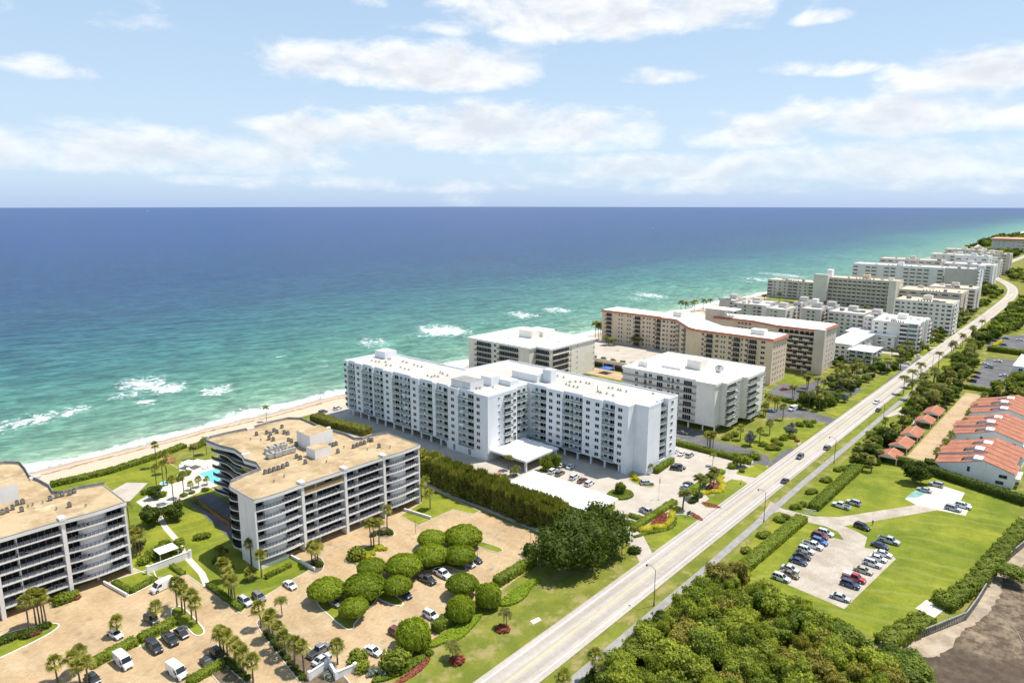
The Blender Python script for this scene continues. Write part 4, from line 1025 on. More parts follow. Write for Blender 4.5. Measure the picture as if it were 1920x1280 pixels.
def condo(du, dv, label, boarded):
    b = thing('condominium', label, 'apartment building', (du, dv, 0))
    P = [0, 14.3, 28.6, 43.0, 57.3]
    ob('wall', MB('stucco_white').prism([(.25, 2.3), (57.05, 2.3), (57.05, 16.8), (45.2, 16.8), (45.2, 55), (15.5, 55), (15.5, 16.8), (.25, 15.2)], Z0 - .3, 19.9, 'stucco_white').mesh('wall'), b)
    ob('ground_floor', MB('stucco_grey').prism([(1.5, 7), (55.8, 7), (55.8, 16.5), (44, 16.5), (44, 54), (17, 54), (17, 16.5), (1.5, 14.5)], 0, Z0 - .3, 'stucco_grey').mesh('ground_floor'), b)
    pm = MB('stucco_white').box(-.45, .45, -.35, 2.6, 0, 20.5, 'stucco_white').mesh('pier')
    for x in P[1:4]: ob('pier', pm, b, (x, 0, 0))
    ob('pier', MB('stucco_white').box(-.25, .25, -.15, 9.0, 0, 20.0, 'stucco_white').mesh('pier'), b, (0, 0, 0))
    ob('pier', MB('stucco_white').box(-.25, .25, -.15, 9.0, 0, 20.0, 'stucco_white').mesh('pier'), b, (57.3, 0, 0))
    for k in range(4):
        x0, x1 = P[k] + (.5 if k else .26), P[k + 1] - (.5 if k < 3 else .26); end = k in (0, 3)
        if end:
            f = lambda t: (sin(pi * min(1, t * 1.0)) ** .8) if 0 < t < 1 else 0
            edge = curve(x0, x1, -.2, .62, 14, f)
        else: edge = curve(x0, x1, -.25, .0, 2)
        sl = MB('stucco_white').prism(edge + [(x1, 2.3), (x0, 2.3)], -.38, 0, 'stucco_white').mesh('balcony')
        rail = rail_line([(x0, edge[0][1] + .1)] + [(x, y + .1) for x, y in edge[1:-1]] + [(x1, edge[-1][1] + .1)])
        gl = [(x0, x0 + 3.0, 2), (x1 - 4.2, x1, 3)] if k == 0 else ([(x0, x0 + 3.2, 2), (x1 - 3.6, x1, 3)] if k == 3 else [(x0, x0 + 4.0, 3), (x0 + 4.25, x1, 6)])
        if end:
            a, c = (3.4, 4.6)
            bay = ob('bay_wall', MB('stucco_white').prism(curve(x0 + a - .3, x1 - c + .3, 1.4, .9, 8, lambda t: sin(pi * t) ** .7 if 0 < t < 1 else 0) + [(x1 - c + .3, 2.28), (x0 + a - .3, 2.28)], Z0, 19.7, 'stucco_white').mesh('bay_wall'), b)
        for i in range(7):
            z = Z0 + i * FH
            if i < 6:
                s = ob('balcony', sl, b, (0, 0, z)); ob('railing', rail, s)
                for (g0, g1, nn) in gl:
                    if boarded and k == 1 and i == 5: continue
                    ob('glazing', glaze(round(g1 - g0, 2), 2.35, nn), b, (g0, 2.28, z + .02))
                if not end: ob('partition', cached(('cpart',), lambda: MB('stucco_white').box(-.1, .1, .2, 2.28, 0, FH - .3, 'stucco_white').mesh('partition')), b, (x0 + 4.12, 0, z))
                if random.random() < .7:
                    q = MB('pale_metal').box(-.45, .45, -.45, .45, .66, .72, 'pale_metal').box(-.06, .06, -.06, .06, 0, .66, 'dark_metal')
                    for dx in (-.95, .95): q.box(dx - .22, dx + .22, -.22, .22, .38, .44, 'white_paint').box(dx - .22 if dx < 0 else dx + .18, dx - .18 if dx < 0 else dx + .22, -.22, .22, .44, .85, 'white_paint').box(dx - .2, dx + .2, -.2, .2, 0, .38, 'dark_metal')
                    ff = cached(('furn',), lambda: q.mesh('garden_furniture')); 
                    tag(ob('balcony_furniture', ff, None, (du + random.uniform(x0 + 1.5, x1 - 1.8), dv + .85, z + .004), random.uniform(-.3, .3)), 'small table with two white chairs on a balcony of the ' + ('boarded' if boarded else 'open-balcony') + ' condominium', 'garden furniture', 'balcony furniture ' + str(int(du)))
        if boarded and k == 1:
            z = Z0 + 5 * FH; bd = ob('boarding', MB('plywood').box(x0, x1, -.20, -.12, 0, 1.1, 'plywood').box(x0 + .3, x1, .9, .98, 1.1, 2.5, 'plywood').mesh('boarding'), b, (0, 0, z)); bd['label'] = 'plywood boarding on top balcony'
            ob('window', win_mesh(2.25, 1.35, 'dark_metal'), b, (x0 + 8.6, .88, z + 1.15))
    # roof slab with white fascia, tan gravel and grey coping
    rp = [(-.35, -.5)] + curve(.5, 14.0, -.62, .5, 10) + [(14.4, -.62), (42.9, -.62)] + curve(43.2, 56.8, -.62, .5, 10) + [(57.7, -.5), (57.7, 16.5), (52, 18.4), (48, 18.0), (46.2, 20), (46.8, 26), (46.0, 33), (45.0, 38), (45.8, 46), (46.0, 53), (43, 57), (36, 57.6), (28, 56.4), (20, 57.4), (14, 57.5), (11.8, 55), (12.6, 46), (14.2, 40), (13.6, 34), (12.0, 29), (13.0, 23.5), (11.5, 18.2), (6, 17.2), (1.0, 15.6), (-.4, 13.4), (-.5, 7)]
    r = ob('roof', MB().prism(rp, 19.72, 20.62, 'stucco_white', 'roof_gravel').mesh('roof'), b)
    ob('coping', MB().ring(inset(ccw(rp), .02), .28, 20.6, 20.82, 'parapet_grey').mesh('coping'), r)
    back = [p for p in rp if p[1] > 14]; m = MB('parapet_grey')
    for a, c in zip(back[:-1], back[1:]):
        m.face([(a[0], a[1], 20.62), (c[0], c[1], 20.62), (c[0], c[1], 21.5), (a[0], a[1], 21.5)], 'parapet_grey'); q = .14
        m.face([(a[0] + q, a[1] - q, 21.5), (c[0] + q, c[1] - q, 21.5), (c[0], c[1], 21.5), (a[0], a[1], 21.5)], 'parapet_grey')
        m.face([(a[0] + q, a[1] - q, 20.62), (c[0] + q, c[1] - q, 20.62), (c[0] + q, c[1] - q, 21.5), (a[0] + q, a[1] - q, 21.5)], 'parapet_grey')
    ob('parapet', m.mesh('parapet'), r)
    for x in P[1:4]: ob('pier_cap', cached(('pcap',), lambda: MB('stucco_white').box(-.75, .75, -.72, 1.6, 20.64, 21.35, 'stucco_white').mesh('pier_cap')), b, (x, 0, 0))
    ob('stair_house', MB().box(30.5, 39, 21.5, 29.5, 20.64, 25.6, 'stucco_white', 'roof_gravel').mesh('stair_house'), b)
    ob('lift_house', MB().box(27.2, 33.0, 13.5, 18.5, 20.64, 23.6, 'stucco_white', 'roof_gravel').mesh('lift_house'), b)
    for x, y in ((14.5, 33), (46, 36), (28, 56)): ob('roof_hatch', cached(('rh',), lambda: MB('stucco_white').box(-1.3, 1.3, -.5, .5, 20.64, 21.4, 'stucco_white').mesh('roof_hatch')), b, (x, y, 0))
    # curved side balconies towards the garden (low X side)
    side = [(14.9 - 1.3 - .5 * sin(t * 2 * pi * 2.2 + .6), 19 + 36 * t) for t in [i / 30 for i in range(31)]]
    sl = MB('stucco_white').prism(side + [(15.5, 55), (15.5, 19)], -.25, 0, 'stucco_white').mesh('balcony'); rl = rail_line([(x + .12, y) for x, y in side], 'glass')
    s2 = [(.3 - 1.15 * sin(pi * t) ** .7 if 0 < t < 1 else .2, 9.2 + 6.0 * t) for t in [i / 10 for i in range(11)]]
    sl2 = MB('stucco_white').prism(s2 + [(1.2, 15.2), (1.2, 9.2)], -.25, 0, 'stucco_white').mesh('balcony'); rl2 = rail_line([(x + .1, y) for x, y in s2], 'glass')
    oth = [(45.2 + 1.5 + .8 * sin(t * 2 * pi * 2 + .3), 20 + 34 * t) for t in [i / 24 for i in range(25)]]
    sl3 = MB('stucco_white').prism(oth + [(45.2, 54), (45.2, 20)], -.25, 0, 'stucco_white').mesh('balcony'); rl3 = rail_line([(x - .1, y) for x, y in oth], 'glass')
    for i in range(6):
        z = Z0 + i * FH
        for me, rm in ((sl, rl), (sl2, rl2), (sl3, rl3)): s = ob('balcony', me, b, (0, 0, z)); ob('railing', rm, s)
        ob('glazing', glaze(34.0, 2.35, 22, 'dark_glass'), b, (15.48, 53.5, z + .02), -pi / 2)
        if i == 4 and boarded: ob('boarding', MB('plywood').box(14.2, 14.3, 24, 36, 0, 2.2, 'plywood').mesh('boarding'), b, (0, 0, z))
        ob('glazing', glaze(5.6, 2.35, 4, 'dark_glass'), b, (.23, 15.0, z + .02), -pi / 2)
    # ramp walls and garage openings
    for x in (9.2, 50.0):
        ob('ramp_wall', MB('stucco_white').prism([(x, -.4), (x + .35, -.4), (x + (.9 if x < 20 else 2.2), -11.5), (x + (.55 if x < 20 else 1.85), -11.5)], 0, .95, 'stucco_white').mesh('ramp_wall'), b)
    columns(b, [(du + x, dv + 3.2) for x in (7, 21, 35.5, 50)] + [(du + x, dv + 6) for x in (12, 26, 40)], 2.7, .6)
    ob('base_wall', MB('stucco_white').box(.3, 8.9, -.15, .2, 0, 1.1, 'stucco_white').box(.3, 8.9, .2, 2.3, 0, .9, 'stucco_white').mesh('base_wall'), b)
    ob('trench_drain', MB('parapet_grey').box(16, 27, -5.2, -4.9, .032, .05, 'parapet_grey').mesh('drain'), b)
    return b
B1 = condo(81.0, 166.0, 'white condominium with tan roof and plywood across one top balcony, beside the dome-clipped trees', True)
B0 = condo(-.2, 190.4, 'white condominium with tan roof and all top balconies open, beside the van court', False)
q2 = Z4((380, 760), 3.657); q1 = Z4((0, 840), 2.91)
roofkit(B1, q2([(455, 325), (503, 308), (550, 295), (465, 360), (515, 350), (560, 335), (608, 322)]), 20.63, 'big')
roofkit(B1, q2([(370, 205), (440, 195), (465, 205), (490, 180), (510, 190), (545, 155), (560, 195), (585, 200), (455, 235), (485, 242), (590, 245), (610, 255), (640, 275), (875, 285), (895, 280), (915, 272), (928, 325), (1035, 292), (1060, 282), (1085, 272), (1110, 265), (1140, 248), (1160, 248), (1210, 288), (430, 468), (460, 460), (490, 450), (520, 440), (550, 430), (580, 415), (645, 360), (670, 370), (705, 398)]), 20.63, 'ac')
roofkit(B1, q2([(490, 525), (560, 490), (850, 390), (1285, 290), (1130, 305), (330, 235), (400, 240), (970, 290)]), 20.63, 'vent')
roofkit(B0, q1([(275, 285), (310, 270), (340, 262), (380, 255), (405, 245), (380, 320), (95, 310), (125, 303), (70, 335), (120, 345), (40, 350), (15, 360)]), 20.63, 'ac')
roofkit(B0, q1([(155, 322), (180, 312), (235, 300), (310, 335), (470, 318)]), 20.63, 'vent')

# ---- white nine-level apartment house of two offset wings
zA, zB = (lambda x: 640 + x / 4.572), (lambda x: 920 + x / 4.267)
WU1, WU2, WV1 = 181.0, 206.0, 175.5
Wb = thing('apartment_house', 'white nine-level apartment house with two offset wings above an open car park', 'apartment building', (181, 175, 0))
seg1 = [(22, 58, 'W'), (58, 118, 'B'), (118, 178, 'W'), (178, 262, 'B'), (262, 274, 'W'), (274, 356, 'B'), (356, 432, 'W'), (432, 588, 'C'), (588, 660, 'W'), (660, 775, 'B'), (775, 802, 'W'), (802, 908, 'B'), (908, 995, 'W'), (995, 1132, 'B'), (1132, 1212, 'W')]
seg2 = [(325, 445, 'B'), (445, 575, 'V'), (575, 738, 'C'), (738, 895, 'V'), (895, 1000, 'B'), (1000, 1090, 'W')]
line, cols1, cols2, rec = [], [], [], 1.35
def stepped(segs, conv, plane, cols):
    pts = []
    for a, c, k in segs:
        v0, v1 = along_v(conv(a), plane), along_v(conv(c), plane); u = plane + (rec if k in 'BC' else 0); pts += [(u, v0), (u, v1)]; w = abs(v0 - v1); mid = (v0 + v1) / 2
        if k == 'W' and w > 2.0: cols.append((u, (mid, 'w', 1.75)))
        elif k == 'V': cols += [(u, (v0 + (v1 - v0) * .30, 'w', 1.75)), (u, (v0 + (v1 - v0) * .78, 'w', 1.75))]
        elif k == 'B': cols.append((u, (mid, 'a', w - .35, -1)))
        elif k == 'C': cols += [(u, (v0 + (v1 - v0) * .27, 'a', w * .46, 1)), (u, (v0 + (v1 - v0) * .76, 'a', w * .42, -1))]
    return pts
f1 = stepped(seg1, zA, WU1, cols1); f2 = stepped(seg2, zB, WU2, cols2)
f1[0] = (f1[0][0], 269.5); f1[-1] = (f1[-1][0], WV1); f2[0] = (f2[0][0], 178.5); f2[-1] = (f2[-1][0], 128.4)
plan = f1 + [(198.0, WV1), (198.6, WV1 + 1.3), (205.6, WV1 + 1.3)] + f2[0:] + [(210.4, 128.4), (210.4, 122.6), (219.3, 122.6), (219.3, 124.4), (224.6, 124.4), (224.6, 122.6), (232.0, 122.6), (232.5, 150), (233.5, 212), (206.4, 214), (206.0, 240), (205.5, 269.8)]
ob('wall', MB('stucco_cool').prism(rel(Wb, plan), 3.05, 25.75, 'stucco_cool').mesh('wall'), Wb)
wr = ob('roof', MB('roof_white').prism(inset(ccw(rel(Wb, plan)), .05), 25.7, 25.8, 'roof_white').mesh('roof'), Wb)
ob('parapet', MB('stucco_cool').ring(inset(ccw(rel(Wb, plan)), -.06), .3, 25.4, 26.35, 'stucco_cool').mesh('parapet'), wr)
boxpart(Wb, 'ground_floor', 184.5, 203, 176, 204, 0, 3.04, 'stucco_cool'); boxpart(Wb, 'ground_floor', 188, 201, 204, 268, 0, 3.04, 'stucco_grey'); boxpart(Wb, 'ground_floor', 215, 229, 126, 205, 0, 3.04, 'stucco_grey'); boxpart(Wb, 'ground_floor', 210.45, 231.9, 122.65, 129, 0, 3.04, 'stucco_cool'); boxpart(Wb, 'ground_floor', 206.05, 210.4, 128.45, 131, 0, 3.04, 'stucco_cool')
boxpart(Wb, 'ground_floor', 181.02, 184.4, 176, 199, 0, 3.04, 'stucco_cool')
columns(Wb, [(181.5, v) for v in np.arange(203, 269, 6.2)] + [(206.6, v) for v in np.arange(132, 178, 6.4)] + [(206.5, 269 - .6), (205.3, 262), (231.5, 140), (231.8, 160)], 3.06, .62, 'stucco_cool')
for u, c in cols1 + cols2: facade(Wb, '-u', u, [c], 3.1, 2.8, 8, 'white', 'stucco_cool', d=1.55)
eu = lambda x: along_u(zA(x), WV1)
facade(Wb, '-v', WV1, [(eu(1350), 's', .75)], 3.1, 2.8, 8)
facade(Wb, '-v', WV1 + 1.3, [(200.3, 'b', 2.9), (203.6, 'b', 2.5)], 5.9, 2.8, 7, 'white', 'stucco_cool', d=1.3)
facade(Wb, '-v', WV1, [(192.2, 'b', 4.4), (196.4, 'w', 1.5)], 5.9, 2.8, 7, 'white', 'stucco_cool', d=1.3)
facade(Wb, '-v', WV1, [(192.2, 'd', 3.5), (196.0, 'd', 2.5)], 4.6, 2.8, 1)
facade(Wb, '-v', 124.4, [(221.95, 'b', 5.0)], 3.1, 2.8, 8, 'glass', 'stucco_cool', 1.6); facade(Wb, '-v', 122.6, [(227.8, 'w', 1.5)], 3.1, 2.8, 8)
boxpart(Wb, 'service_door', 181.0, 181.02, 185, 186.5, .3, 2.6, 'parapet_grey'); boxpart(Wb, 'service_door', 180.99, 181.02, 194, 195.3, .3, 2.6, 'parapet_grey')
def pent(b, pts, z0, h, wall='louvre', top='roof_white', name='plant_room'):
    xs = [PX(x, y, z0) for x, y in pts]; u0, u1 = min(p[0] for p in xs), max(p[0] for p in xs); v0, v1 = min(p[1] for p in xs), max(p[1] for p in xs)
    return boxpart(b, name, u0, u1, v0, v1, z0 + .03, z0 + h, wall, top)
r = boxpart(Wb, 'plant_room', 183.5, 191, 187.5, 198.5, 25.82, 29.0, 'louvre', 'parapet_grey')
for i in range(14): boxpart(Wb, 'louvre', 183.44, 183.49, 187.7 + i * .76, 188.3 + i * .76, 26.0, 28.7, 'white_paint')
boxpart(Wb, 'lift_house', 194, 199, 186, 192, 25.82, 29.4, 'stucco_cool', 'roof_white'); boxpart(Wb, 'stair_house', 199.02, 204, 180, 189, 25.82, 28.0, 'stucco_cool', 'roof_white')
boxpart(Wb, 'plant_room', 211, 218, 176, 190, 25.82, 28.9, 'stucco_cool', 'roof_white'); boxpart(Wb, 'lift_house', 214.5, 218.4, 171.5, 175.98, 25.82, 31.0, 'stucco_cool', 'roof_white')
boxpart(Wb, 'stair_house', 196, 203, 258, 266, 25.82, 29.2, 'stucco_cool', 'roof_white')
roofkit(Wb, Z4((640, 640), 4.572)([(262, 168), (295, 175), (325, 178), (375, 145), (405, 155), (420, 155), (380, 180), (385, 208), (425, 212), (530, 175), (560, 185), (510, 225), (545, 240), (580, 245), (625, 205), (655, 215), (690, 220), (740, 298), (775, 308), (800, 300), (830, 305), (850, 270), (870, 280), (910, 295), (1160, 410), (1190, 405)]), 25.82, 'curb')
roofkit(Wb, Z4((920, 660), 4.267)([(20, 285), (430, 225), (470, 240), (490, 185), (535, 195), (585, 205), (605, 260), (635, 242), (630, 270), (680, 240), (720, 242), (665, 280), (695, 285), (765, 250), (790, 255), (860, 320), (880, 328), (945, 290), (975, 292), (930, 335), (980, 350), (1020, 305), (1040, 310), (1085, 318), (1300, 335)]), 25.82, 'curb')
columns(Wb, [PX(*p, 25.8) for p in Z4((920, 660), 4.267)([(855, 315), (455, 225)])], 28.3, .2, 'grey_metal', 25.8)
# entrance canopy and the long white carport
can = thing('entrance_canopy', 'white flat canopy on columns over the apartment house entrance', 'canopy', (182, 156.8, 0))
ob('roof', MB().box(0, 19.5, 0, 18.5, 3.9, 4.7, 'stucco_white', 'roof_bright').mesh('roof'), can); columns(can, [(182.8, 157.6), (200.6, 157.6), (191.5, 157.6), (200.6, 168)], 3.9, .7)
car = thing('carport', 'long low white flat carport roof between feathery pines and the apartment house', 'carport', (165.5, 115, 0))
ob('roof', MB().box(0, 14.6, 0, 36.4, 2.75, 3.15, 'stucco_white', 'roof_bright').mesh('roof'), car); columns(car, [(x, y) for y in (116, 123, 130, 137, 144, 150.6) for x in (166.2, 179.4)], 2.75, .3)

# ---- cream oceanfront block behind the white house
Cb = thing('apartment_house', 'cream oceanfront block with dark railings and rooftop lift house, behind the white apartment house', 'apartment building', (273, 226, 0))
vv = lambda x, u: along_v(860 + x / 5.647, u)
u1 = 275.0; pl = [(u1, vv(190, u1)), (u1, vv(745, u1)), (281, vv(745, u1)), (281, vv(970, 281)), (300, vv(970, 281)), (303, 225), (322, 225), (323, 281), (u1, 282)]
body(Cb, pl, 2.9, 22.4, 'stucco_cream', 'roof_bright', .5, 'stucco_white', over=.5, fz=.5)
boxpart(Cb, 'ground_floor', 279, 320, 232, 278, 0, 2.9, 'stucco_cream'); columns(Cb, [(276, v) for v in (246, 252, 259, 266, 273, 280)] + [(282, 235)], 2.9, .6, 'stucco_cream')
facade(Cb, '-u', u1, [(vv(270, u1), 'b', abs(vv(190, u1) - vv(350, u1))), (vv(387, u1), 'w', 1.75), (vv(530, u1), 'b', abs(vv(425, u1) - vv(635, u1)))], 3.0, 3.15, 6, 'dark', 'stucco_cream', 1.7)
facade(Cb, '-u', 281, [(vv(785, 281), 'w', 1.5), (vv(885, 281), 'b', abs(vv(810, 281) - vv(960, 281)))], 3.0, 3.15, 6, 'dark', 'stucco_cream', 1.6)
facade(Cb, '-v', vv(970, 281), [(290, 'b', 15), (299, 's', .75)], 3.0, 3.15, 6, 'dark', 'stucco_cream', 1.6)
facade(Cb, '-v', 225, [(305, 's', .75), (321, 's', .75)], 3.0, 3.15, 6)
boxpart(Cb, 'lift_house', 297, 305, 252, 262, 22, 26.5, 'stucco_cream', 'roof_bright'); boxpart(Cb, 'plant_room', 305.02, 316, 250, 264, 22, 25.2, 'stucco_cream', 'roof_bright')
roofkit(Cb, Z4((860, 580), 5.647)([(470, 265), (430, 280), (530, 310), (940, 300), (965, 320), (1060, 350)]), 22, 'curb')
# ---- white block with long gallery balconies
Db = thing('apartment_house', 'white block on stilts with long gallery balconies and blank end wall', 'apartment building', (271, 121, 0))
v3 = lambda x, u: along_v(1160 + x / 4.8, u); u3 = along_u
va, vb = v3(75, 272), v3(712, 272)
pl = [(273, 174), (273, vb), (271, vb), (271, v3(875, 271)), (276, v3(875, 271)), (276, 123), (292, 123), (292, 120.5), (310, 120.5), (317, 123), (317, 174)]
body(Db, pl, 2.9, 22.3, 'stucco_warm', 'roof_bright', .5, 'stucco_warm', over=.45, fz=.7)
boxpart(Db, 'ground_floor', 279, 312, 128, 170, 0, 2.9, 'stucco_cream'); columns(Db, [(272, v) for v in (125.5, 131, 138)] + [(273.6, v) for v in (145, 152, 159, 166, 173)] + [(284, 123.6), (300, 121), (309, 121)], 2.9, .5)
g0, g1 = 173.6, vb + .2
for i in range(6):
    z = 3.0 + 3.15 * i; s = ob('balcony', slab_mesh(round((g0 - g1) * 4) / 4, 1.75, 'stucco_warm', .26), Db, at(Db, '-u', 273, (g0 + g1) / 2, z), FACE['-u']); ob('railing', rail_mesh(round((g0 - g1) * 4) / 4, 1.75, 'dark'), s)
facade(Db, '-u', 273, [(v3(240, 273), 'd', 1.25), (v3(285, 273), 'w', 1.5), (v3(370, 273), 'd', 3.0), (v3(450, 273), 'w', 1.25), (v3(488, 273), 'd', 1.0), (v3(535, 273), 'w', 1.5), (v3(625, 273), 'd', 4.0), (v3(160, 273), 'w', 1.5)], 3.0, 3.15, 6)
facade(Db, '-v', 123, [(281.2, 'b', 9.5), (288.6, 's', 1.0)], 3.0, 3.15, 6, 'white', 'stucco_warm', 1.7); facade(Db, '-v', 120.5, [(298, 'b', 10.5)], 3.0, 3.15, 6, 'white', 'stucco_warm', 1.5)
facade(Db, '-v', 123.0, [(313.5, 'b', 4.0)], 3.0, 3.15, 6, 'white', 'stucco_warm', 1.6)
boxpart(Db, 'lift_house', 291, 299, 143, 150, 22, 26.4, 'stucco_cream', 'roof_bright'); boxpart(Db, 'plant_room', 285, 290.9, 150, 160, 22, 23.2, 'stucco_warm', 'roof_bright'); boxpart(Db, 'stair_house', 280, 283.5, 165, 170, 22, 24.4, 'stucco_cream', 'roof_bright')
roofkit(Db, Z4((1160, 640), 4.8)([(895, 250), (920, 255), (900, 275)]), 22, 'big'); roofkit(Db, Z4((1160, 640), 4.8)([(410, 190), (820, 310), (935, 320), (1060, 275), (640, 250)]), 22, 'vent')
# ---- peach complex with clay tile eaves
def tile_eave(b, poly, z, h=1.25, out=.9):
    p = ccw(rel(b, poly)); q = inset(p, -out); m = MB('clay_tile'); n = len(p)
    for i in range(n):
        j = (i + 1) % n
        m.face([(*q[i], z - h), (*q[j], z - h), (*p[j], z + .1), (*p[i], z + .1)], 'clay_tile'); m.face([(*p[j], z - h), (*p[i], z - h), (*p[i], z - h + .001), (*p[j], z - h + .001)], 'clay_tile')
        m.face([(*q[j], z - h), (*q[i], z - h), (*p[i], z - h - .05), (*p[j], z - h - .05)], 'stucco_cream')
    return ob('tile_eave', m.mesh('tile_eave'), b)
v4 = lambda x, u: along_v(1080 + x / 6.0, u); v5 = lambda x, u: along_v(1320 + x / 5.333, u)
Pb = thing('apartment_house', 'peach eight-storey apartment wing with clay tile eaves and dark iron balconies, bent in plan', 'apartment building', (366, 139, 0))
k0, k1 = v4(1100, 393), v4(1250, 372)
ppl = [(395, v4(315, 395)), (395, v4(930, 395)), (392.5, v4(930, 392.5)), (392.5, k0), (371, k1), (368, v4(1330, 368)), (368, 139), (389, 139), (389, 178), (412, 208), (414, 270), (395, 270.5)]
body(Pb, ppl, 0, 26.2, 'stucco_peach', 'roof_bright', .15, 'roof_bright'); tile_eave(Pb, ppl, 26.2)
facade(Pb, '-u', 395, [(v4(352, 395), 'b', 5), (v4(465, 395), 'w', 1.0), (v4(495, 395), 'w', 1.0), (v4(560, 395), 'w', 1.0), (v4(588, 395), 'w', 1.0), (v4(668, 395), 'b', 5), (v4(735, 395), 'w', 1.5), (v4(778, 395), 'w', 1.0), (v4(806, 395), 'w', 1.0), (v4(855, 395), 'w', 1.5), (v4(902, 395), 'b', 3.5)], 1.6, 2.95, 8, 'dark', 'stucco_peach', 1.5)
facade(Pb, '-u', 392.5, [(v4(960, 392.5), 'w', 1.75), (v4(1000, 392.5), 'w', 1.0), (v4(1048, 392.5), 'w', 1.5), (v4(1080, 392.5), 'w', 1.5)], 1.6, 2.95, 8)
kd = atan2(-(k0 - k1), -21.5)
for i in range(8):
    for t, w in ((.24, 4.0), (.72, 5.0)):
        x, y = 392.5 + (371 - 392.5) * t, k0 + (k1 - k0) * t; z = 1.6 + 2.95 * i
        s = ob('balcony', slab_mesh(w, 1.5, 'stucco_peach'), Pb, (x - 366, y - 139, z), kd); ob('railing', rail_mesh(w, 1.5, 'dark'), s); ob('sliding_door', win_mesh(w - 1.5, 2.1, 'white_paint', 'dark_glass', 2), Pb, (x - 366, y - 139, z + .08), kd)
facade(Pb, '-u', 368, [(v5(30, 368), 'b', 4.5), (v5(105, 368), 'w', 1.75), (v5(152, 368), 'w', 1.0), (v5(180, 368), 'w', 1.0), (v5(235, 368), 'w', 1.75), (v5(300, 368), 'b', 4.5), (v5(355, 368), 'w', 1.0), (v5(400, 368), 'w', 1.75), (v5(462, 368), 'b', 5), (v5(565, 368), 'w', 2.25)] + [(v4(x, 368), 'w', 1.25) for x in (1400,)], 1.6, 2.95, 8, 'dark', 'stucco_peach', 1.5)
facade(Pb, '-v', 139, [(371, 'w', 1.0), (374.5, 'w', 1.0), (378, 'w', 1.0), (382, 'w', 1.0), (386, 'w', 1.0)], 1.6, 2.95, 8)
boxpart(Pb, 'lift_house', 375, 380, 147, 155, 26.1, 29.0, 'stucco_cream', 'roof_bright'); boxpart(Pb, 'stair_house', 402, 409, 213, 219, 26.1, 29.5, 'stucco_cream', 'roof_bright')
Rb = thing('apartment_house', 'beige apartment wing with clay tile eave, arched top floor and a tall blank stair tower', 'apartment building', (414, 128, 0))
rpl = [(421, 199), (421, v5(450, 421)), (414, v5(690, 416)), (414, 129), (444, 129), (444, 160), (437, 199)]
body(Rb, rpl, 0, 26.2, 'stucco_beige', 'roof_bright', .15, 'roof_bright'); tile_eave(Rb, rpl, 26.2)
boxpart(Rb, 'stair_tower', 411.2, 413.98, v5(1175, 413), v5(1068, 413), 0, 27.0, 'stucco_beige', 'roof_bright')
bx = [v5(x, 414) for x in (730, 785, 835, 885, 940, 990, 1040)]
def archm():
    m = MB('dark_glass', 'stucco_cream'); pts = [(-1.4, 0), (1.4, 0)] + [(1.4 * cos(t), 1.1 + 1.1 * sin(t)) for t in np.linspace(0, pi, 9)]
    m.face([(x, -.05, z) for x, z in pts], 'dark_glass'); out = [(x * 1.12, z * 1.06) for x, z in pts[2:]]
    for (a, c), (d_, e) in zip(zip(pts[2:-1], pts[3:]), zip(out[:-1], out[1:])): m.face([(a[0], -.12, a[1]), (c[0], -.12, c[1]), (e[0], -.12, e[1]), (d_[0], -.12, d_[1])], 'stucco_cream')
    return m.mesh('arched_window')
for j, v in enumerate(bx):
    for i in range(8):
        z = 1.4 + 2.95 * i
        if i == 7: ob('arched_window', cached(('arch',), archm), Rb, at(Rb, '-u', 414, v, z + .2), FACE['-u'])
        else:
            ob('sliding_door', win_mesh(3.0, 2.1, 'stucco_cream', 'dark_glass', 2), Rb, at(Rb, '-u', 414, v, z), FACE['-u'])
            s = ob('balcony', slab_mesh(3.75, 1.3, 'stucco_cream'), Rb, at(Rb, '-u', 414, v, z - .1), FACE['-u']); ob('railing', rail_mesh(3.75, 1.3, 'solid' if (i + j) % 2 else 'dark'), s)
facade(Rb, '-u', 421, [(v5(x, 421), 'w', 1.5) for x in (310, 345, 380, 420)], 1.4, 2.95, 8); facade(Rb, '-v', 129, [(417, 'b', 3.5), (424, 'w', 1.0), (428, 'w', 1.0), (433, 'w', 1.0), (438, 'w', 1.0)], 1.4, 2.95, 8, 'solid', 'stucco_cream')
boxpart(Rb, 'tower', 422, 432, 195, 206, 0, 30.5, 'stucco_beige', 'roof_bright'); boxpart(Rb, 'tower_roof', 421, 433, 186, 207, 30.5, 31.0, 'roof_bright')
columns(Rb, [(422.5, v) for v in (187, 189.5, 192, 194.4)], 30.5, .5, 'stucco_cream', 26.1)
Lb = thing('low_wing', 'low link building with clay tile roof between the peach and beige wings', 'building', (420, 206, 0))
body(Lb, [(421, 207.2), (450, 207.2), (450, 235), (421, 235)], 0, 22, 'stucco_peach', 'roof_bright', .2)
Ob = thing('pool_house', 'small house with orange hipped tile roof near the dune palms', 'house', (506, 250, 0)); boxpart(Ob, 'wall', 506, 530, 250, 265, 0, 5, 'stucco_cream')
hm = MB('clay_tile'); A_ = [(-1, -1, 4.9), (25, -1, 4.9), (25, 16, 4.9), (-1, 16, 4.9)]; r0, r1 = (7, 7.5, 8.6), (17, 7.5, 8.6)
for f_ in ([A_[0], A_[1], r1, r0], [A_[1], A_[2], r1], [A_[2], A_[3], r0, r1], [A_[3], A_[0], r0]): hm.face(f_, 'clay_tile')
ob('roof', hm.mesh('roof'), Ob)
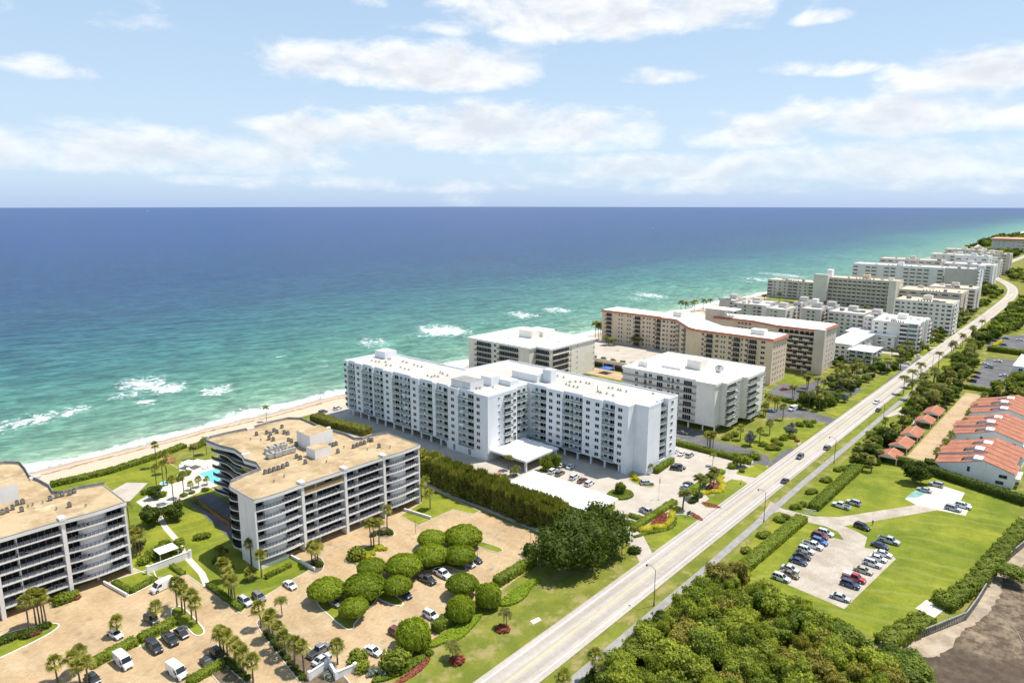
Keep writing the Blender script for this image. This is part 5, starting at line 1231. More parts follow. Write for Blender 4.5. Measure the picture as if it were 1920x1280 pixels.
# parking deck terrace and pool shades
Tb = thing('parking_deck', 'low concrete parking deck with planted roof terrace beside the peach wing', 'parking deck', (338, 208, 0))
boxpart(Tb, 'deck', 341, 391, 207, 274, 3.2, 4.6, 'stucco_grey', 'concrete'); boxpart(Tb, 'core', 347, 388, 212, 270, 0, 3.2, 'parapet_grey'); columns(Tb, [(341.6, v) for v in np.arange(208, 274, 8)] + [(u, 207.6) for u in np.arange(350, 390, 8)], 3.2, .5, 'stucco_grey')
boxpart(Tb, 'sill', 341, 341.4, 207, 274, 4.6, 5.4, 'stucco_cream')
sheet('pool_deck', [(322, 203), (338, 205), (338, 262), (324, 262)], .05, 'pavers'); sheet('pool_deck', [(274, 176), (338, 180), (338, 204), (322, 203), (274, 203)], .045, 'concrete')
for (x, y), lb in zip(((1096, 676), (1138, 689)), ('blue square shade canopy nearer the parking deck', 'blue square shade canopy nearer the white gallery block')):
    u, v = PX(x, y, 3.2); c = thing('shade_canopy', lb, 'canopy', (u, v, .05))
    m = MB('blue_canvas'); s = 3.3
    for a, d_ in (((-s, -s), (s, -s)), ((s, -s), (s, s)), ((s, s), (-s, s)), ((-s, s), (-s, -s))): m.face([(*a, 3.0), (*d_, 3.0), (0, 0, 3.9)], 'blue_canvas'); m.face([(*a, 2.75), (*d_, 2.75), (*d_, 3.0), (*a, 3.0)], 'blue_canvas')
    ob('canvas', m.mesh('canvas'), c)
    for a in ((-s, -s), (s, -s), (s, s), (-s, s)): ob('post', cached(('shp',), lambda: MB('white_paint').tube((0, 0, 0), (0, 0, 2.9), .09, .09, 'white_paint', 6).mesh('post')), c, (a[0] * .96, a[1] * .96, 0))
# ---- farther blocks: generic walls with window and balcony columns
def block(label, u0, u1, v0, v1, h, floors, left, right, wall='stucco_grey', roof='roof_white', style='solidg', name='apartment_house', pent_=True, z0=1.2, lstep=None, parent=None, kit=6):
    """left = column kinds along the low-X wall, right = along the road-side wall"""
    b = parent or thing(name, label, 'apartment building', (u0, v0, 0)); fh = (h - z0 - .9) / floors
    body(b, [(u0, v0), (u1, v0), (u1, v1), (u0, v1)], 0, h, wall, roof, .55, wall)
    for face, plane, a0, a1, spec in (('-u', u0, v1, v0, left), ('-v', v0, u0, u1, right)):
        n = len(spec)
        cols = [(a0 + (a1 - a0) * (k + .5) / n, c, {'w': 1.75, 's': 1.0, 'b': min(5.5, abs(a1 - a0) / n - .4), 'd': min(4, abs(a1 - a0) / n - .5)}[c]) for k, c in enumerate(spec) if c != '.']
        facade(b, face, plane, cols, z0, fh, floors, style, wall, 1.3)
    if pent_: boxpart(b, 'lift_house', u0 + (u1 - u0) * .5, u0 + (u1 - u0) * .5 + 5, (v0 + v1) / 2 - 3, (v0 + v1) / 2 + 3, h - .5, h + 3.2, wall, roof)
    rr = random.Random(int(u0 * 7 + v0))
    for k in range(4 if v1 - v0 > 22 else 2):
        bu, bv, bw, bl, bh = u0 + rr.uniform(2, max(3, u1 - u0 - 8)), v0 + (v1 - v0) * (k + rr.uniform(.1, .7)) / 4.6, rr.uniform(1.5, 4), rr.uniform(1.5, 5), rr.uniform(.8, 2.6)
        boxpart(b, 'roof_plant', bu, bu + bw, bv, bv + bl, h - .5, h - .5 + bh, rr.choice((wall, 'stucco_cream', 'parapet_grey')), rr.choice((roof, 'roof_white')))
    for k in range(kit):
        me = cached(('ac', 'ac'), lambda: ac_mesh('ac')); ob('air_conditioner', me, b, (3.0, (v1 - v0) * (.35 + .3 * k / max(1, kit)), h - .5))
    return b
v6 = lambda x, u: along_v(1320 + x / 5.333, u)
G1 = block('pale grey five-storey seaside block with stepped walls nearest the ocean side palms', 541, 566, v6(245, 541), v6(105, 541), 20.5, 6, '..w', 'ww')
block('', 533, 566, v6(525, 533), v6(245, 533) - .02, 20, 6, 'w.w.wb', 'ww', parent=G1)
block('', 522, 548, v6(760, 522), v6(567, 522), 20, 6, '.sw..', 'bb', parent=G1); boxpart(G1, 'fin', 524, 533, v6(566, 524), v6(526, 524), 0, 21.4, 'stucco_white')
G2 = block('pale grey five-storey block with deep recess and rooftop lift tower behind the beige wing', 560, 585, v6(905, 560), v6(832, 560), 21, 6, 'bw', 'ww'); block('', 540, 566, v6(1105, 540), v6(912, 540), 20, 6, '.ww.', 'bw', parent=G2)
block('', 552, 580, v6(1178, 552), v6(1107, 552), 20, 6, 'b', 'ww', parent=G2); block('', 536, 566, v6(1530, 536), v6(1182, 536), 20.3, 6, 'bwwwwb', 'ww', parent=G2); block('', 530, 560, v6(1660, 530), v6(1532, 530), 20, 6, 'sw.', 'bwb', parent=G2)
boxpart(G2, 'lift_tower', 556, 561, v6(1060, 556), v6(1010, 556), 20, 25.5, 'stucco_white')
v7 = lambda x, u: along_v(1400 + x / 3.692, u)
LW = thing('low_apartment_house', 'low white three-storey apartment house with overhanging white roof and outside stair', 'apartment building', (463, 118, 0))
for (a, c, d_, e, h, lf, rt) in ((465, 515, 125, 139, 10.5, 'wwww', 'wwbww'), (458, 478, 111, 124.8, 8.6, 'bbb', 'bb'), (515.2, 548, 112, 143, 10.5, 'wwbww', 'bb')):
    body(LW, [(a, d_), (c, d_), (c, e), (a, e)], 0, h, 'stucco_white', 'roof_bright', .25, 'white_paint', over=.9, fz=.3)
    for face, plane, p0, p1, spec in (('-u', a, e, d_, lf), ('-v', d_, a, c, rt)):
        n = len(spec); facade(LW, face, plane, [(p0 + (p1 - p0) * (k + .5) / n, s_, 1.75 if s_ == 'w' else min(4.0, abs(p1 - p0) / n - .4)) for k, s_ in enumerate(spec)], .6, 2.75, 3, 'white', d=1.4)
for i in range(3): boxpart(LW, 'stair_landing', 512.4, 515.1, 119 - i * .6, 122.5 - i * .6, 1.4 + 2.7 * i, 1.7 + 2.7 * i, 'white_paint')
NB = block('white six-storey slab end with green-tinted corner glass beside the road, topped by a lift box', 519, 556, 99.5, 128, 19.6, 6, 'ww.bb', 'b.s.b', 'stucco_warm', 'roof_bright', 'solidw')
boxpart(NB, 'corner_glass', 518.4, 518.9, 100, 105, 1, 19, 'green_glass'); boxpart(NB, 'buttress', 540, 541, 97.8, 99.4, 0, 20.5, 'stucco_white'); boxpart(NB, 'buttress', 528, 529, 97.8, 99.4, 0, 20.5, 'stucco_white')
block('white and grey seven-storey block with paired balconies behind the slab end by the road', 605, 632, v7(1360, 605), v7(965, 605), 25, 7, 'bwwwbbwwwb', 'bbw', 'stucco_warm', 'roof_tan', 'solidw')
SL = block('long cream slab with rows of recessed galleries and a tall blank stair tower', 690, 712, v7(968, 690), v7(505, 690), 30.5, 8, 'bbbbbbbbbbbbbb', '..w', 'stucco_beige', 'roof_tan', 'solid')
boxpart(SL, 'stair_tower', 684, 689.98, v7(505, 688), v7(412, 688), 0, 33, 'stucco_cream', 'roof_white'); boxpart(SL, 'end_tower', 684, 689.98, v7(968, 688), v7(918, 688), 0, 31.5, 'stucco_cream', 'roof_white')
boxpart(SL, 'lift_house', 695, 702, v7(520, 695), v7(485, 695), 30, 37, 'stucco_white')
block('grey six-storey oceanfront block with tan roof left of the stair tower', 740, 765, v7(405, 740), v7(95, 740), 19, 5, 'bwwwbbwwb', 'ww', 'stucco_grey', 'roof_tan', 'solidg', pent_=False)
block('white eight-storey block at the road bend with grey blank flank', 830, 862, 112, v7(1505, 830), 34, 9, 'ww.ww', 'wbw', 'stucco_white', 'roof_bright', 'solidw')
block('grey flank building joined to the white block at the bend', 860, 890, v7(1505, 860), v7(1275, 860), 32, 1, '.', '.', 'stucco_grey', 'roof_white', pent_=False, kit=0)
block('white long balcony building with dark ribbon openings facing the sea', 868, 900, v7(1270, 868), v7(655, 868), 31, 7, 'b.bb.bb.bbbb.b', '.w', 'stucco_white', 'roof_white', 'solidw')
block('tan roofed block with window rows between the cream slab and the bend', 745, 775, v7(1500, 745), v7(1180, 745), 23, 6, 'wwbwwb', 'wbw', 'stucco_grey', 'roof_tan', 'solid')
block('grey low block with broad tan roof behind the cream slab', 700, 735, v7(1410, 700), v7(975, 700) - .3, 23, 6, 'bbbbbb', 'wbw', 'stucco_beige', 'roof_tan', 'solid', pent_=False)
for k, (a, c, x0, x1, h, wl, rf, sp) in enumerate([(980, 1010, 1245, 830, 31, 'stucco_grey', 'roof_tan', 'bbbbbbbb'), (1000, 1035, 1600, 1250, 27, 'stucco_white', 'roof_white', 'bwbwb'), (1120, 1150, 1530, 1170, 31, 'stucco_white', 'roof_tan', 'wwbwwb'), (1200, 1230, 1700, 1535, 30, 'stucco_beige', 'roof_tan', 'bb'), (1260, 1290, 1500, 1260, 31, 'stucco_cream', 'roof_tan', 'bwwb')]):
    block(['grey wide block with tan roof edge seen over the white balcony building', 'white broad roofed block just past the bend', 'pale block with tan roof terraces out towards the point', 'tan block with dark balcony stack near the far trees', 'cream block with tan roof farthest along before the resort'][k], a, c, v7(x1 if x0 < x1 else x0, a), v7(x0 if x0 < x1 else x1, a), h, 7, sp, 'wbw', wl, rf, 'solid', kit=0)
for k, (a, c, x0, x1, h, wl, sp, lb_) in enumerate([(925, 950, 1420, 1250, 24, 'stucco_cream', 'bwb', 'small cream block tucked behind the grey flank building'), (1060, 1090, 1560, 1330, 34, 'stucco_white', 'bwwb', 'taller white block between the broad roofed block and the tan terraces'), (1150, 1175, 1640, 1540, 24, 'stucco_warm', 'ww', 'short warm white block near the far trees'), (1330, 1360, 1600, 1420, 26, 'stucco_white', 'wbw', 'low white block before the far dune'), (960, 985, 1120, 880, 22, 'stucco_warm', 'bwbb', 'low warm block on the sea side behind the white balcony building')]):
    block(lb_, a, c, v7(x0, a), v7(x1, a), h, 6, sp, 'wbw', wl, 'roof_white', 'solid', kit=0)
RS = block('pink tiled resort hotel with long wing near the far headland', 1780, 1850, v7(1830, 1780), v7(1565, 1780), 26, 4, '.ww.wwbb', 'www', 'stucco_cream', 'clay_pale', 'solid', kit=0, pent_=False)
boxpart(RS, 'roof_pitch', 1775, 1856, v7(1830, 1780) - 3, v7(1565, 1780) + 3, 26, 29, 'clay_pale'); boxpart(RS, 'tower', 1790, 1850, v7(1900, 1780), v7(1835, 1780), 0, 33, 'stucco_cream', 'clay_pale'); boxpart(RS, 'low_wing', 1640, 1720, v7(1990, 1640), v7(1810, 1640), 0, 15, 'stucco_cream', 'clay_pale'); boxpart(RS, 'roof_pitch', 1795, 1845, v7(1890, 1790), v7(1840, 1790), 33, 38, 'clay_pale')
# right-hand white building at the frame edge
WB = thing('low_building', 'white and grey flat-roofed building beside the asphalt car park', 'building', (480, 30, 0)); body(WB, [(478, 20), (520, 20), (520, 42), (478, 42)], 0, 7.5, 'stucco_white', 'roof_bright', .4, 'white_paint'); body(WB, [(521, 22), (545, 22), (545, 41), (521, 41)], 0, 11, 'stucco_grey', 'roof_bright', .4)
facade(WB, '-u', 478, [(38, 'w', 1.75), (32, 'w', 1.75)], .8, 3.2, 2)

# ---- townhouses with clay roofs (stepped units) and tiled carports
def townhouse(u0, v0, n, label, w=11.0):
    b = thing('townhouse_row', label, 'house', (u0, v0, 0)); prof = [(0, 5.2), (9.5, 8.0), (16.5, 5.6), (24, 3.6)]
    for k in range(n):
        x0, x1, dz, dy = k * w, (k + 1) * w - .02, .35 * (k % 2), (1.2 if k % 2 else 0)
        p = [(y + dy, z + dz) for y, z in prof]
        m = MB('stucco_white')
        wall = [(p[0][0], 0)] + p + [(p[-1][0], 0)]
        for x, rev in ((x0, 1), (x1, -1)): m.face([(x, y, z) for y, z in wall[::rev]][::-1], 'stucco_white')
        m.face([(x0, p[0][0], 0), (x1, p[0][0], 0), (x1, p[0][0], p[0][1]), (x0, p[0][0], p[0][1])], 'stucco_white'); m.face([(x1, p[-1][0], 0), (x0, p[-1][0], 0), (x0, p[-1][0], p[-1][1]), (x1, p[-1][0], p[-1][1])], 'stucco_white')
        ob('wall', m.mesh('wall'), b)
        r = MB('clay_tile')
        for (a, c) in zip(p[:-1], p[1:]):
            e0, e1 = (a[0] - (.6 if a is p[0] else 0), a[1] + .12 - (.15 if a is p[0] else 0)), (c[0] + (.6 if c is p[-1] else 0), c[1] + .12 - (.1 if c is p[-1] else 0))
            ys = [e0, e1]
            if a is p[1]:   # leave an open patio in the middle slope
                for xa, xb in ((x0 - .2, x0 + 2.2), (x0 + 7.2, x1 + .2)): r.face([(xa, *e0), (xb, *e0), (xb, *e1), (xa, *e1)], 'clay_tile')
                t = .35; mid = (e0[0] + (e1[0] - e0[0]) * t, e0[1] + (e1[1] - e0[1]) * t); r.face([(x0 + 2.2, *e0), (x0 + 7.2, *e0), (x0 + 7.2, *mid), (x0 + 2.2, *mid)], 'clay_tile')
                for xa in (x0 + 2.2, x0 + 7.2): r.face([(xa, *mid), (xa, *e1), (xa, e1[0], 2.5), (xa, mid[0], 2.5)], 'stucco_cream')
                r.face([(x0 + 2.2, *mid), (x0 + 7.2, *mid), (x0 + 7.2, mid[0], 2.5), (x0 + 2.2, mid[0], 2.5)], 'dark_glass')
            else: r.face([(x0 - .2, *e0), (x1 + .2, *e0), (x1 + .2, *e1), (x0 - .2, *e1)], 'clay_tile')
        ro = ob('roof', r.mesh('roof'), b)
        rg = MB('clay_ridge')
        for x in (x0 - .2, x0 + w * .5):
            for (a, c) in zip(p[:-1], p[1:]):
                if x > x0 and a is p[1]: continue
                rg.face([(x, a[0], a[1] + .22), (x + .3, a[0], a[1] + .22), (x + .3, c[0], c[1] + .22), (x, c[0], c[1] + .22)], 'clay_ridge')
        ob('party_wall_cap', rg.mesh('cap'), ro); y0, z0_ = p[1][0] - 1.6, p[1][1] - .35; sl = (p[1][1] - p[0][1]) / (p[1][0] - p[0][0])
        s = MB('white_paint'); ya, yb = p[1][0] + .4, p[1][0] + 3.2; sl2 = (p[2][1] - p[1][1]) / (p[2][0] - p[1][0]); za, zb = p[1][1] + .2 + .4 * sl2, p[1][1] + .2 + 3.2 * sl2
        s.prism([(x0 + .8, ya), (x0 + w * .46, ya), (x0 + w * .46, yb), (x0 + .8, yb)], zb - .4, za, 'white_paint'); ob('skylight', s.mesh('skylight'), ro)
        ob('window', win_mesh(1.75, 1.35), b, (x0 + 3.5, p[0][0], 2.0), 0); ob('window', win_mesh(1.75, 1.35), b, (x0 + 8, p[0][0], 2.0), 0)
    for y, z in ((3.2, 3.1), (4.0, .7)): ob('window', win_mesh(2.25, 1.1, 'parapet_grey'), b, (0, y, z), -pi / 2)
    ob('window', win_mesh(.75, 1.75, 'parapet_grey'), b, (0, 13.6, 3.0), -pi / 2)
    for i in range(2): boxpart(b, 'rear_balcony', u0 + 1 + i * 5, u0 + 5 + i * 5, v0 - 1.6, v0 - .02, 2.6, 3.6, 'white_paint')
    return b
townhouse(286, 20, 3, 'white townhouse row with clay tile roof beside the tall hedge of the grass lot'); townhouse(328, 22, 3, 'middle clay-roofed townhouse row beyond a garden gap'); townhouse(368, 22, 3, 'farther clay-roofed townhouse row near the asphalt car park')
def tile_carport(u0, v0, L, label):
    b = thing('carport', label, 'carport', (u0, v0, 0), 0, 'clay tiled carports'); m = MB('clay_tile'); W_ = 6.4; z0, z1 = 2.4, 3.9
    q = [(-.4, -.5), (L + .4, -.5), (L + .4, W_ + .5), (-.4, W_ + .5)]
    m.face([(-.4, -.5, z0), (L + .4, -.5, z0), (L + .4, W_ / 2, z1), (-.4, W_ / 2, z1)], 'clay_tile'); m.face([(L + .4, W_ + .5, z0), (-.4, W_ + .5, z0), (-.4, W_ / 2, z1), (L + .4, W_ / 2, z1)], 'clay_tile')
    for x in (-.3, L + .3): m.face([(x, -.4, z0 - .02), (x, W_ + .4, z0 - .02), (x, W_ / 2, z1 - .05)], 'stucco_cream')
    ob('roof', m.mesh('roof'), b); ob('ridge', MB('clay_pale').box(-.4, L + .4, W_ / 2 - .12, W_ / 2 + .12, z1, z1 + .12, 'clay_pale').mesh('ridge'), b); ob('rear_wall', MB('stucco_cream').box(0, L, W_ - .2, W_, 0, z0, 'stucco_cream').mesh('rear_wall'), b)
    for x in (.1, L / 2, L - .1):
        for y in (.1, W_ - .4): ob('post', cached(('tcp',), lambda: MB('stucco_cream').box(-.15, .15, -.15, .15, 0, 2.45, 'stucco_cream').mesh('post')), b, (x, y, 0))
for (u, L, lb) in ((283, 9, 'clay tiled carport half hidden by the big tree at the hedge end'), (299, 12, 'clay tiled carport second from the tall hedge'), (317, 12, 'clay tiled carport third from the tall hedge with palm in front'), (342, 9, 'small clay tiled carport wedged in the palms'), (358, 13, 'clay tiled carport at the far end of the court')): tile_carport(u, 56.2, L, lb)
# ------------------------------------------------------------------ vegetation
# round clipped trees in the brick court
TOP = [make_topiary_mesh(s) for s in (3, 8, 14)]
tt = MB('trunk'); tt.tube((0, 0, 0), (.1, .05, 1.5), .16, .13, 'trunk', 7)
for a in (0.3, 1.8, 3.4, 5.0): tt.tube((.1, .05, 1.3), (1.0 * cos(a), 1.0 * sin(a), 2.5), .09, .05, 'trunk', 5)
TOPT = tt.mesh('trunk')
for k, (x, y, w, hs) in enumerate([(612, 1102, 61, 1), (682, 1097, 71, 1), (663, 1136, 49, 1.05), (697, 1061, 50, 1), (758, 1057, 64, 1), (745, 1095, 49, 1.1), (810, 1007, 50, 1), (868, 1003, 66, 1), (808, 1038, 61, 1), (863, 1038, 54, 1), (867, 1093, 55, 1.15), (916, 1113, 46, 1.5), (863, 1138, 48, 1.5), (775, 1186, 60, 1.35)]):
    u, v = PX(x, y, 3.4); r = w / 2 * hypot(hypot(u, v), EYE) / F * 1.0
    t = thing('clipped_tree', 'dome-clipped bright green tree on the brick court islands' if k < 10 else 'ball-clipped tree standing in the hedge line of the front lawn', 'tree', (u, v, .05), random.uniform(0, 6), 'dome-clipped court trees' if k < 10 else 'ball-clipped hedge-line trees')
    ob('crown', TOP[k % 3], t, (0, 0, 3.0 if hs < 1.3 else 2.6), 0, (r, r, r * (hs if hs < 1.3 else hs * 1.45))); ob('trunk', TOPT, t, (0, 0, 0), 0, (1, 1, 1.25))
# hedges round the brick courts
hedge([(134, 112.6), (118.5, 112.2)], 2.6, 2.3, 'tall clipped hedge between brick court and front lawn, beside the giant fig trees', px=False, size=.26)
hedge([(107.5, 110.6), (94.5, 109.4)], 2.6, 2.2, 'tall clipped hedge between brick court and front lawn, before a white car', px=False, size=.26)
bed([(1012, 1082), (1010, 1092), (997, 1100), (985, 1122), (962, 1135), (938, 1137), (933, 1130), (1000, 1084)], .55, 'leaf_bright', 'bright green low bed with wavy edge near the giant fig trees', 'planted_bed', 'plant bed', smooth=1)
bed([(905, 1152), (900, 1160), (882, 1182), (862, 1200), (835, 1205), (808, 1216), (800, 1210), (880, 1160)], .55, 'leaf_bright', 'bright green low bed with wavy edge along the front lawn', 'planted_bed', 'plant bed', smooth=1)
bed([(800, 1232), (795, 1240), (760, 1262), (720, 1278), (690, 1280), (730, 1258), (790, 1228)], .5, 'leaf_hedge', 'green low bed above the pink border by the entrance', 'planted_bed', 'plant bed', smooth=1)
bed([(807, 1232), (800, 1248), (775, 1268), (745, 1284), (735, 1284), (765, 1262), (795, 1236)], .2, 'leaf_red', 'narrow pink border curving along the front lawn', smooth=1)
hedge([(262, 1204), (330, 1168)], 2.3, 1.7, 'clipped hedge behind the black pickups in the brick court', size=.24)
hedge([(172, 1250), (255, 1206)], 2.4, 1.7, 'clipped hedge behind the white panel van', size=.24)
hedge([(352, 1284), (418, 1247)], 2.0, 1.5, 'clipped hedge in front of the black car at the planting strip', size=.24)
hedge([(214, 1094), (246, 1112), (292, 1086)], 1.6, 1.1, 'low hedge corner beside the first garage ramp', size=.24)
hedge([(390, 1098), (452, 1144)], 1.4, 1.1, 'low hedge edging the lawn by the garden path', size=.24)
hedge([(322, 1062), (344, 1078)], 1.4, .9, 'short low hedge along the garden path', size=.24)
hedge([(58.5, 262), (58.5, 246)], .6, .8, 'thin hedge beside the oceanfront lawn', px=False)
hedge([(96, 912), (200, 888), (300, 856), (345, 838)], 3.2, 1.6, 'long sea hedge along the dune before the condominium lawn', 'leaf_shore')
hedge([(362, 842), (398, 826)], 3.0, 1.6, 'sea hedge by the beach steps beside the pool garden', 'leaf_shore')
hedge([(364, 940), (434, 985)], 1.0, 1.0, 'low hedge along the wooden screen of the service court', size=.22)
hedge([(590, 787), (640, 803), (690, 815)], 5.0, 3.0, 'loose green hedge between tan roofed condominium and white apartment house', 'leaf_pine', size=.36)
hedge([(498, 1085), (545, 1062)], 1.2, 1.2, 'shrubby hedge at the foot of the boarded condominium', 'leaf_shore', size=.24)
# white apartment house front garden
Z7 = Z4((1100, 800), 4.572)
hedge(Z7([(390, 895), (575, 770), (755, 655)]), 2.2, 1.5, 'long clipped green hedge before the silver pickup', size=.24)
hedge(Z7([(880, 575), (1040, 462), (1165, 395)]), 2.2, 1.5, 'clipped green hedge between court and upper flower bed', 'leaf_bright', size=.24)
hedge(Z7([(445, 895), (560, 868), (680, 858), (728, 800), (735, 735), (790, 700)]), 2.0, .9, 'golden hedge snaking round the maroon bed near the sign', 'leaf_yellow', size=.2)
hedge(Z7([(925, 590), (1040, 565), (1150, 560), (1170, 500), (1130, 460), (1165, 435)]), 2.0, .9, 'golden hedge snaking round the upper palm bed', 'leaf_yellow', size=.2)
hedge(Z7([(405, 950), (520, 915), (690, 885), (750, 850), (760, 780)]), 1.0, .6, 'thin dark green edging in front of the golden hedge near the sign', 'leaf_hedge', size=.18)
bed(Z7([(540, 845), (600, 780), (690, 738), (682, 800), (650, 845)]), .35, 'leaf_red', 'maroon planted bed behind the golden hedge near the sign')
bed(Z7([(1010, 540), (1070, 475), (1130, 490), (1125, 535)]), .35, 'leaf_red', 'maroon planted bed round the upper palms')
bed(Z7([(860, 722), (940, 750), (1000, 795), (985, 812), (900, 765)]), .2, 'leaf_red', 'red flower border beside the sign at the middle drive', smooth=1)
bed(Z7([(980, 645), (1060, 655), (1155, 690), (1130, 703), (1000, 668)]), .2, 'leaf_red', 'red flower border across the middle drive from the sign', smooth=1)
bed(Z7([(165, 580), (230, 545), (350, 540), (405, 580), (390, 610), (310, 632), (200, 615)]), .55, 'leaf_hedge', 'round green island bed under the rounded tree in the concrete court', 'planted_bed', 'plant bed', smooth=2)
for pz, lb in (([(330, 820), (450, 855)], 'grey green clipped hedge block by the first drive'), ([(360, 765), (480, 800)], 'grey green clipped hedge block behind the first drive block')): hedge(Z7(pz), 2.0, 1.0, lb, size=.2)
hedge([(1110, 972), (1150, 952)], 1.6, 1.2, 'hedge at the end of the long white carport', 'leaf_bright', size=.2)
hedge(Z7([(590, 400), (730, 300)]), 2.2, 2.0, 'shrub hedge at the foot of the apartment house end wall', size=.26)
hedge([(247.6, 142), (247.4, 98)], 2.4, 1.9, 'long hedge between the concrete court and the asphalt drive', px=False, size=.28)
# pines, figs, wood
for i in range(21):
    for r_, u in enumerate((152.2, 157.0)):
        v = 120 + i * 2.95 + random.uniform(-.5, .5) + r_ * .9
        if u > 157 and v < 122: continue
        tree(u + random.uniform(-.5, .5) - (0 if i < 19 else .0), v, 'pine', 'feathery clipped pine in the dense row beside the long white carport', 'feathery pine row', random.uniform(1.1, 1.45), 'pine_tree', random.uniform(.82, 1.1), trunk=(r_ == 0))
for (u, v, s, lb) in ((139.2, 103.6, 1.03, 'giant rounded fig tree nearer the front hedge'), (152.0, 103.0, .96, 'giant rounded fig tree nearer the first concrete drive')): tree(u, v, 'ficus', lb, None, s, 'fig_tree', s * 1.02)
bush(*PX(995, 1040), 2.2, 'ball shrub against the giant fig tree', None, 'bushd', sz=3.0); bush(*PX(1190, 1035), 1.6, 'dark shrub under the fig tree by the drive', None, 'bushd')
WP = [(96, 68), (107, 72.0), (128, 72.5), (150, 71.6), (163, 71.0), (166, 64), (163, 52), (158, 42), (155, 33), (146, 22), (128, 16), (100, 14), (80, 20), (84, 60)]
ins = inset(ccw(WP), 2.6)
for q in scatter(ins, 4.9): 
    if q[0] < 92 and q[1] < 50: continue
    k = random.random(); kk, lb_, gr_ = ('wood', 'dense olive green tree of the small wood beside the road', 'olive trees of the wood') if k < .52 else (('wood2', 'darker green tree of the small wood beside the road', 'dark trees of the wood') if k < .84 else ('wood3', 'yellowish thin-leaved tree of the small wood beside the road', 'yellowish trees of the wood'))
    tree(*q, kk, lb_, gr_, random.uniform(.6, 1.2), 'wood_tree', random.uniform(.62, 1.3))
for q in [(106, 71), (112, 71.5), (119, 72), (126, 71.8), (133, 71.5), (140, 71.5), (147, 71), (154, 70.8), (160, 70), (165, 66), (163.5, 58), (160, 50), (157.5, 43), (155, 36), (153, 29), (147, 23)]:
    bush(q[0] + random.uniform(-1, 1), q[1] + random.uniform(-.8, .8), random.uniform(2.0, 2.9), 'low bush at the edge of the small wood', 'bushes edging the wood', random.choice(('sandy', 'bush', 'bushd')))
for q in ((1700, 1255, 1.25), (1716, 1276, 1.1), (1682, 1275, 1.2), (1672, 1250, 1.0)): tree(*PX(*q[:2]), 'wood2', 'low spreading mangrove on the mud at the wood edge', 'mangroves at the wood', q[2], 'mangrove', .62, trunk=True)
tree(*PX(1895, 1085), 'wood2', 'lone mangrove bush on the lagoon sand outside the fence', None, 1.05, 'mangrove', .6)
# right of the road
hedge([(150, 68.0), (211, 66.3)], 3.6, 1.9, 'long clipped hedge between sidewalk lawn and car lot, on the wood side of the gate', px=False, size=.28)
hedge([(221.5, 66.3), (270, 66.0)], 3.6, 1.9, 'long clipped hedge between sidewalk lawn and car lot, past the white gate', px=False, size=.28)
Z13 = Z4((1300, 700), 4.267); Z8 = Z4((1400, 800), 3.556)
bushes([(*p, 1.5) for p in Z13([(1150, 780), (1200, 770), (1050, 865), (1080, 855), (930, 960), (960, 950), (800, 1080), (840, 1075), (880, 1055), (690, 1180), (740, 1160)])], 1.5, 'ball shrub on the lawn strip before the car lot hedge', 'ball shrubs before the car lot hedge', sz=1.3)
bushes([(*p, 1.5) for p in Z8([(100, 735), (130, 725)])] + [(1400, 1035, 1.6)], 1.5, 'ball shrub on the lawn strip near the small wood', 'ball shrubs near the wood', sz=1.3)
bushes([(1770, 1130, 2.6)], 2.4, 'leafy shrub by the concrete pad at the sea wall', None, 'bush')
hedge([(1655, 1212), (1700, 1185), (1738, 1165)], 4.2, 2.0, 'thick sea grape hedge along the lagoon fence near the wood', 'leaf_shore', size=.36, rough=.4)
hedge([(1768, 1142), (1830, 1095), (1870, 1045), (1925, 985)], 4.2, 2.0, 'thick sea grape hedge along the lagoon fence past the concrete pad', 'leaf_shore', size=.36, rough=.4)
hedge([(1618, 850), (1690, 872), (1760, 893), (1925, 947)], 3.2, 2.8, 'tall dark hedge between grass lot and townhouses', 'leaf_ficus', size=.32)
for (x, y, k, s) in ((1715, 905, 'round', 1.55), (1660, 835, 'round', 1.5), (1640, 840, 'round', 1.2), (1745, 880, 'round', .9)): tree(*PX(x, y), k, 'dark broad tree growing at the townhouse hedge corner', 'trees at the hedge corner', s)
palms([(1620, 868), (1612, 855), (1648, 862)], 3.2, 'shaggy low palm at the corner of the tall townhouse hedge', 'palms at the hedge corner', 'bushy', 1.1)
# palms: brick courts
Zs, Zb = Z4((440, 1120), 8), Z4((200, 1060), 5.818)
palms([(55.6, 1183), (68, 1171), (75, 1170), (81, 1169), (87, 1169)], 7.0, 'tall cabbage palm on the lawn island before the open-balcony condominium', 'palms on the lawn island')
palms([(108, 1278), (140, 1268), (155, 1256), (150, 1280), (165, 1282)], 4.6, 'cabbage palm in the clump at the end of the van court hedge', 'palms at the van court clump')
palms([(221, 1191), (294, 1163)], 3.6, 'single short cabbage palm in the van court hedge row', 'short palms in hedge row')
palms([(332.4, 1136.5), (341.8, 1146), (347.5, 1151), (359.8, 1161), (369.3, 1169)], 6.2, 'slender cabbage palm on the island beside the black pickups', 'palms beside the black pickups')
palms([(413, 1216), (427, 1230), (442, 1242), (457, 1263), (475, 1279), (450, 1250), (420, 1224)], 4.6, 'cabbage palm in the narrow planting strip nearer the vans', 'palms in the van-side strip')
palms([(490, 1176), (506, 1199), (512, 1195), (522, 1219), (536, 1230), (553, 1250), (570, 1261)], 5.4, 'cabbage palm in the long planting strip nearer the dome-clipped trees', 'palms in the long strip')
palms([(429.5, 1115), (433.8, 1124), (436, 1122), (441.5, 1129), (419, 1091), (423, 1088)], 5.6, 'cabbage palm on the lawn corner by the silver car', 'palms on the lawn corner')
palms([(633, 1245)], 4.2, 'lone cabbage palm behind the white entrance wall', None)
